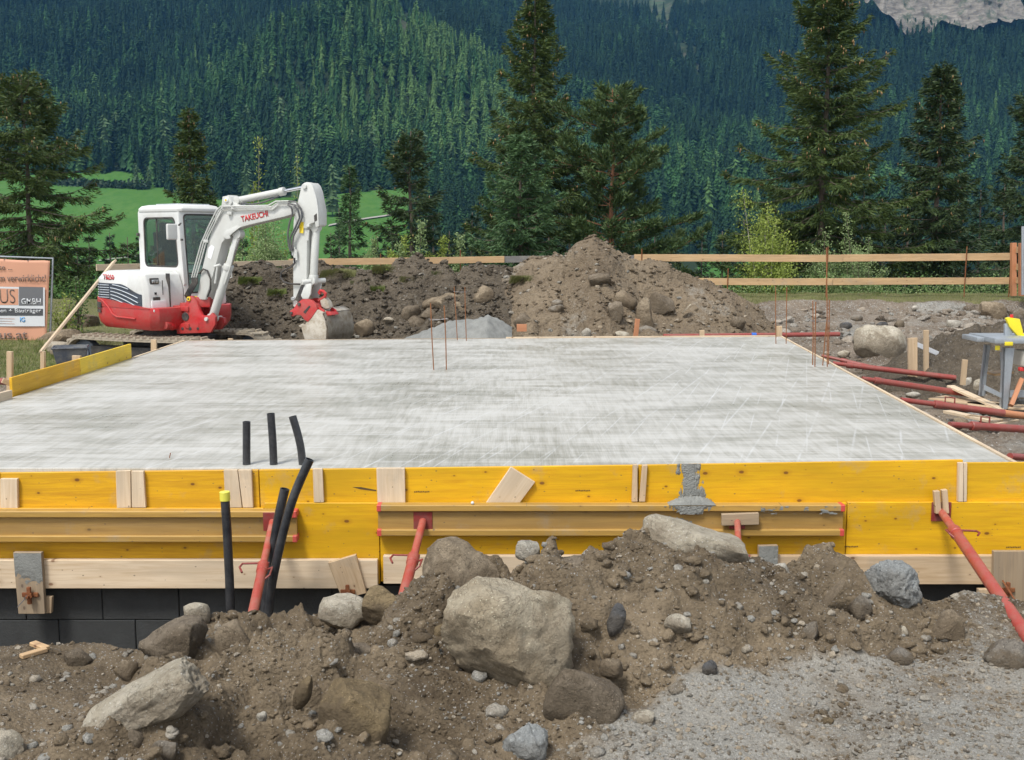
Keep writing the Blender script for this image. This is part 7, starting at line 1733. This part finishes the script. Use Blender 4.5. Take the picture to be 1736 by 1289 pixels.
# foreground
rk(748, 985, 977, 1172, 'r_big', 'largest tan boulder, in the middle of the foreground heap', 12, tilt=8, depth=.85, sub=5, cuts=10, boxy=.80, sink=.06, fwd=.30, name='boulder')
rk(712, 916, 850, 1012, 'r_tan', 'mud caked grey boulder just behind and left of the largest boulder', 22, tilt=6, depth=.8, cuts=11, boxy=.82, name='boulder')
rk(140, 1130, 344, 1262, 'r_pale', 'long pale slanting slab of stone in the lower left of the heap', 31, tilt=-30, depth=.55, boxy=.72, sub=5, cuts=7, sink=.02, fwd=.12, name='boulder')
rk(1078, 886, 1264, 950, 'r_pale', 'long flat pale slab lying on the crest of the heap', 43, tilt=13, depth=.6, boxy=.7, cuts=6, name='boulder')
rk(1044, 914, 1101, 953, 'r_brown', 'round brown stone beside the left end of the flat crest slab', 5, sub=3)
rk(874, 917, 916, 943, 'r_white', 'small whitish stone alone on the crest behind the largest boulder', 6, sub=3, boxy=.75)
rk(979, 929, 1018, 962, 'r_white', 'small pale wedge stone leaning on the crest', 7, tilt=32, sub=3)
rk(930, 946, 1012, 992, 'r_brown', 'flat dirty stone just above the largest boulder', 8, tilt=-14, boxy=.75)
rk(311, 1020, 356, 1054, 'r_pale', 'pale pointed stone perched on the crest beside the trench', 9, sub=3, boxy=.8)
rk(368, 1052, 442, 1132, 'r_tan', 'upright pale brown stone below the foot of the slanting pipes', 10, tilt=-28, boxy=.78, name='boulder')
rk(246, 1050, 350, 1116, 'r_brown', 'long dirt covered slab below the pale pointed stone', 11, tilt=-22, boxy=.75)
rk(543, 1006, 624, 1060, 'r_pale', 'whitish stone below the split tilted cleat', 13, tilt=-14, boxy=.8, name='boulder')
rk(613, 998, 684, 1056, 'r_ochre', 'dark brown pointed stone right of the whitish stone', 14, tilt=24, boxy=.8, fwd=.1, sink=.1)
rk(536, 1160, 664, 1262, 'r_ochre', 'ochre wedge shaped block at the bottom left of the largest boulder', 15, tilt=14, depth=.8, boxy=.74, cuts=6, sink=.1, fwd=.2, name='boulder')
rk(918, 1128, 1052, 1228, 'r_brown', 'smooth grey brown slab half buried under the largest boulder', 163, tilt=32, depth=.6, boxy=.72, name='boulder', cuts=8)
rk(1026, 1022, 1062, 1068, 'r_dark', 'dark grey stone right of the largest boulder', 17, tilt=20, sub=3)
rk(1126, 1040, 1178, 1074, 'r_pale', 'pale tan stone in the middle of the right half of the heap', 18, sub=3, tilt=14)
rk(1578, 1034, 1640, 1088, 'r_tan', 'tan wedge stone leaning near the right end of the heap', 19, tilt=34, boxy=.8)
rk(1466, 952, 1564, 1020, 'r_cement', 'lump crusted with grey cement before the right part of the rail', 20, tilt=12, rough=1.8, sub=5, cuts=5, name='boulder')
rk(1664, 1082, 1750, 1138, 'r_grey', 'grey stone under the lower end of the long red prop', 21, tilt=10, name='boulder')
rk(-30, 1238, 48, 1296, 'r_pale', 'pale stone in the bottom left corner', 222, tilt=16, name='boulder')
rk(104, 1098, 158, 1130, 'r_brown', 'dark dirty stone on the edge of the trench at the left', 23, sub=3)
rk(199, 1116, 237, 1150, 'r_tan', 'small round stone at the left foot of the heap above the pale slab', 24, sub=3)
rk(1345, 1053, 1388, 1104, 'r_grey', 'grey tan stone half sunk in the lower right flank of the heap', 25, tilt=30, sub=3)
rk(1514, 1061, 1542, 1082, 'r_pale', 'small pale round stone left of the tan wedge stone', 26, sub=3)
rk(1309, 953, 1341, 978, 'r_white', 'small white stone beside the grey cement covered stub', 27, sub=3)
rk(1391, 1217, 1416, 1231, 'r_ochre', 'small brown stone alone on the grey grit at the lower right', 28, sub=3, sink=.1)
rk(1068, 1198, 1112, 1228, 'r_pale', 'pale stone where the heap meets the grey grit', 29, sub=3)
rk(496, 1142, 532, 1192, 'r_ochre', 'narrow brown stone standing up above the ochre block', 30, tilt=20, sub=3)
rk(200, 1226, 248, 1272, 'r_brown', 'round dirty stone below the long pale slab', 311, sub=3)
rk(1190, 1118, 1216, 1148, 'r_dark', 'bluish grey stone in the right flank above the grit', 32, sub=3)
rk(718, 1058, 768, 1090, 'r_ochre', 'reddish brown stone touching the left side of the largest boulder', 33, sub=3)
rk(1368, 972, 1430, 1052, 'r_tan', 'tan slab embedded upright in the right part of the crest', 34, tilt=38, depth=.6, boxy=.8)
rk(1434, 1008, 1478, 1048, 'r_grey', 'grey brown stone below the cement crusted lump', 35, sub=3)
rk(435, 1206, 453, 1222, 'r_white', 'tiny white stone in the lower left of the heap', 36, sub=3)
rk(850, 1226, 934, 1282, 'r_cement', 'lump of grey gritty rubble at the bottom of the heap', 37, rough=2.2, sub=4)
rk(1016, 1112, 1060, 1144, 'r_tan', 'tan stone right of the half buried slab', 38, sub=3)
rk(248, 1250, 305, 1289, 'r_grey', 'grey pebble like stone at the bottom left edge of the heap', 39, sub=3)
rk(590, 1090, 640, 1118, 'r_brown', 'flat brown stone in the saddle left of the largest boulder', 40, sub=3, boxy=.8)
rk(1500, 1098, 1548, 1124, 'r_grey', 'low grey stone at the right foot of the heap', 41, sub=3)
rk(1270, 1000, 1330, 1034, 'r_tan', 'low tan stone on the upper right flank of the heap', 42, sub=3)
# right of the slab
S = site_hit
rk(1445, 548, 1533, 612, 'r_pale', 'big smooth round boulder alone on the ground right of the slab', 53, hit=S, cuts=7, depth=.8, rough=.7, tilt=14, name='boulder', sink=.12, fwd=.2)
rk(1521, 592, 1540, 606, 'r_pale', 'small stone touching the foot of the big round boulder', 52, hit=S, sub=3)
rk(1420, 594, 1442, 606, 'r_pale', 'small pale stone left of the big round boulder', 53, hit=S, sub=2)
rk(1440, 532, 1462, 545, 'r_grey', 'grey stone in the rubble above the round boulder', 54, hit=S, sub=3)
rk(1424, 545, 1444, 558, 'r_dark', 'dark stone in the rubble left above the round boulder', 55, hit=S, sub=3)
rk(1485, 545, 1505, 555, 'r_dark', 'bluish flat stone above the round boulder', 56, hit=S, sub=3)
rk(1515, 543, 1533, 556, 'r_brown', 'brown stone in the rubble right above the round boulder', 57, hit=S, sub=3)
rk(1605, 543, 1628, 556, 'r_white', 'pale flat slab in the rubble before the right fence', 58, hit=S, sub=3, boxy=.7)
rk(1545, 518, 1556, 526, 'r_white', 'white cobble on the turf edge below the right fence', 59, hit=S, sub=2)
rk(1662, 512, 1702, 538, 'r_tan', 'flat tan rock face set in the bank by the fence corner', 60, hit=S, boxy=.7, name='boulder')
rk(1712, 522, 1744, 552, 'r_grey', 'pale grey rock behind the saw blade guard', 61, hit=S, sub=3, name='boulder')
rk(1630, 640, 1654, 668, 'r_white', 'white stone behind the pale plank left of the saw', 62, hit=S, sub=3)
rk(1648, 643, 1672, 672, 'r_pale', 'pale stone directly left of the rear saw leg', 63, hit=S, sub=3)
rk(1652, 608, 1680, 626, 'r_pale', 'pale round stone under the extension of the saw', 64, hit=S, sub=3)
rk(1610, 708, 1642, 728, 'r_tan', 'small tan stone beside the square handled prop', 65, hit=S, sub=3)
rk(1658, 708, 1680, 724, 'r_tan', 'rough tan stone behind the square handled prop', 66, hit=S, sub=3)
rk(1536, 664, 1560, 675, 'r_white', 'pale stone between the two middle red props', 67, hit=S, sub=2)
rk(1590, 645, 1616, 656, 'r_tan', 'tan stone at the low end of the upper red prop', 68, hit=S, sub=2)
rk(1504, 635, 1530, 650, 'r_grey', 'grey stone between the upper red props', 69, hit=S, sub=2)
rk(1640, 756, 1680, 776, 'r_brown', 'dirty stone beside the slab edge near the front right corner', 70, hit=S, sub=3)
# rear heaps
Hh_ = heap_hit
rk(716, 496, 788, 530, 'r_tan', 'large rounded tan stone at the foot of the dark bank', 71, hit=Hh_, cuts=5, rough=.8, name='boulder')
rk(798, 486, 837, 514, 'r_tan', 'tan pointed stone right of the large rounded one', 72, hit=Hh_, tilt=-24)
rk(762, 512, 792, 535, 'r_tan', 'smaller tan stone touching the right foot of the rounded one', 73, hit=Hh_, sub=3)
rk(674, 516, 714, 546, 'r_brown', 'brown stone left below the large rounded stone', 74, hit=Hh_, tilt=-20, sub=3)
rk(712, 522, 744, 545, 'r_brown', 'brown stone between two others at the foot of the bank', 75, hit=Hh_, sub=3)
rk(690, 536, 728, 560, 'r_brown', 'low dirty stone beside the cement heap', 76, hit=Hh_, sub=3)
rk(600, 541, 634, 566, 'r_tan', 'rough tan stone just right of the excavator bucket', 77, hit=Hh_, sub=3)
rk(650, 536, 668, 546, 'r_pale', 'small pale stone on the dark bank right of the bucket', 78, hit=Hh_, sub=2)
rk(998, 463, 1034, 482, 'r_brown', 'flat brown stone near the top of the pointed heap', 79, hit=Hh_, tilt=-12, sub=3, boxy=.75)
rk(1044, 492, 1076, 520, 'r_tan', 'tan stone edge in the middle of the pointed heap', 80, hit=Hh_, tilt=-30, sub=3, boxy=.75)
rk(1078, 505, 1106, 562, 'r_tan', 'tall upright tan slab in the face of the pointed heap', 81, hit=Hh_, tilt=0, depth=.6, boxy=.75, name='boulder')
rk(1030, 510, 1056, 548, 'r_brown', 'brown slab left of the tall upright slab', 82, hit=Hh_, tilt=0, boxy=.78)
rk(1098, 500, 1142, 530, 'r_brown', 'dark ledge of stone right of the tall upright slab', 83, hit=Hh_, tilt=18, boxy=.75)
rk(1150, 506, 1178, 534, 'r_pale', 'pale slanting stone in the right flank of the pointed heap', 84, hit=Hh_, tilt=42, sub=3, depth=.5)
rk(930, 516, 958, 532, 'r_grey', 'grey stone in the left flank of the pointed heap', 85, hit=Hh_, sub=3)
rk(934, 508, 954, 520, 'r_grey', 'flat grey stone lying on another in the left flank of the pointed heap', 86, hit=Hh_, sub=2)
rk(1078, 552, 1120, 574, 'r_grey', 'grey stone at the foot of the pointed heap beside the capped stake', 87, hit=Hh_, sub=3)
rk(1036, 560, 1066, 574, 'r_pale', 'pale stone at the foot of the pointed heap left of the grey one', 88, hit=Hh_, sub=2)
rk(984, 556, 1002, 570, 'r_white', 'small pale stone at the foot of the pointed heap', 89, hit=Hh_, sub=2)
rk(1238, 536, 1264, 556, 'r_brown', 'brown stone low on the right flank of the pointed heap', 90, hit=Hh_, sub=3)
rk(1060, 462, 1080, 474, 'r_grey', 'small grey stone high on the right flank of the pointed heap', 91, hit=Hh_, sub=2)
rk(870, 530, 905, 560, 'r_brown', 'large earth clod at the left foot of the pointed heap', 92, hit=Hh_, sub=3)
rk(845, 556, 878, 574, 'r_tan', 'low tan stone at the slab edge right of the cement heap', 93, hit=Hh_, sub=3)
# left by the banner
rk(66, 560, 134, 588, 'r_tan', 'tan slab of stone right of the banner foot', 94, hit=S, tilt=-8, boxy=.8, name='boulder', depth=.7)
rk(54, 580, 132, 604, 'r_pale', 'flat pale slab lying in the grass before the banner', 95, hit=S, boxy=.72, depth=.6, name='boulder')
rk(114, 530, 168, 556, 'r_brown', 'dirty slab beside the leaning plank', 96, hit=S, boxy=.75, depth=.6, name='boulder')
rk(96, 592, 122, 616, 'r_brown', 'dark stone left of the grey plastic tub', 97, hit=S, sub=3)
rk(140, 566, 160, 584, 'r_white', 'whitish stone at the rear end of the excavator track', 98, hit=S, sub=2)
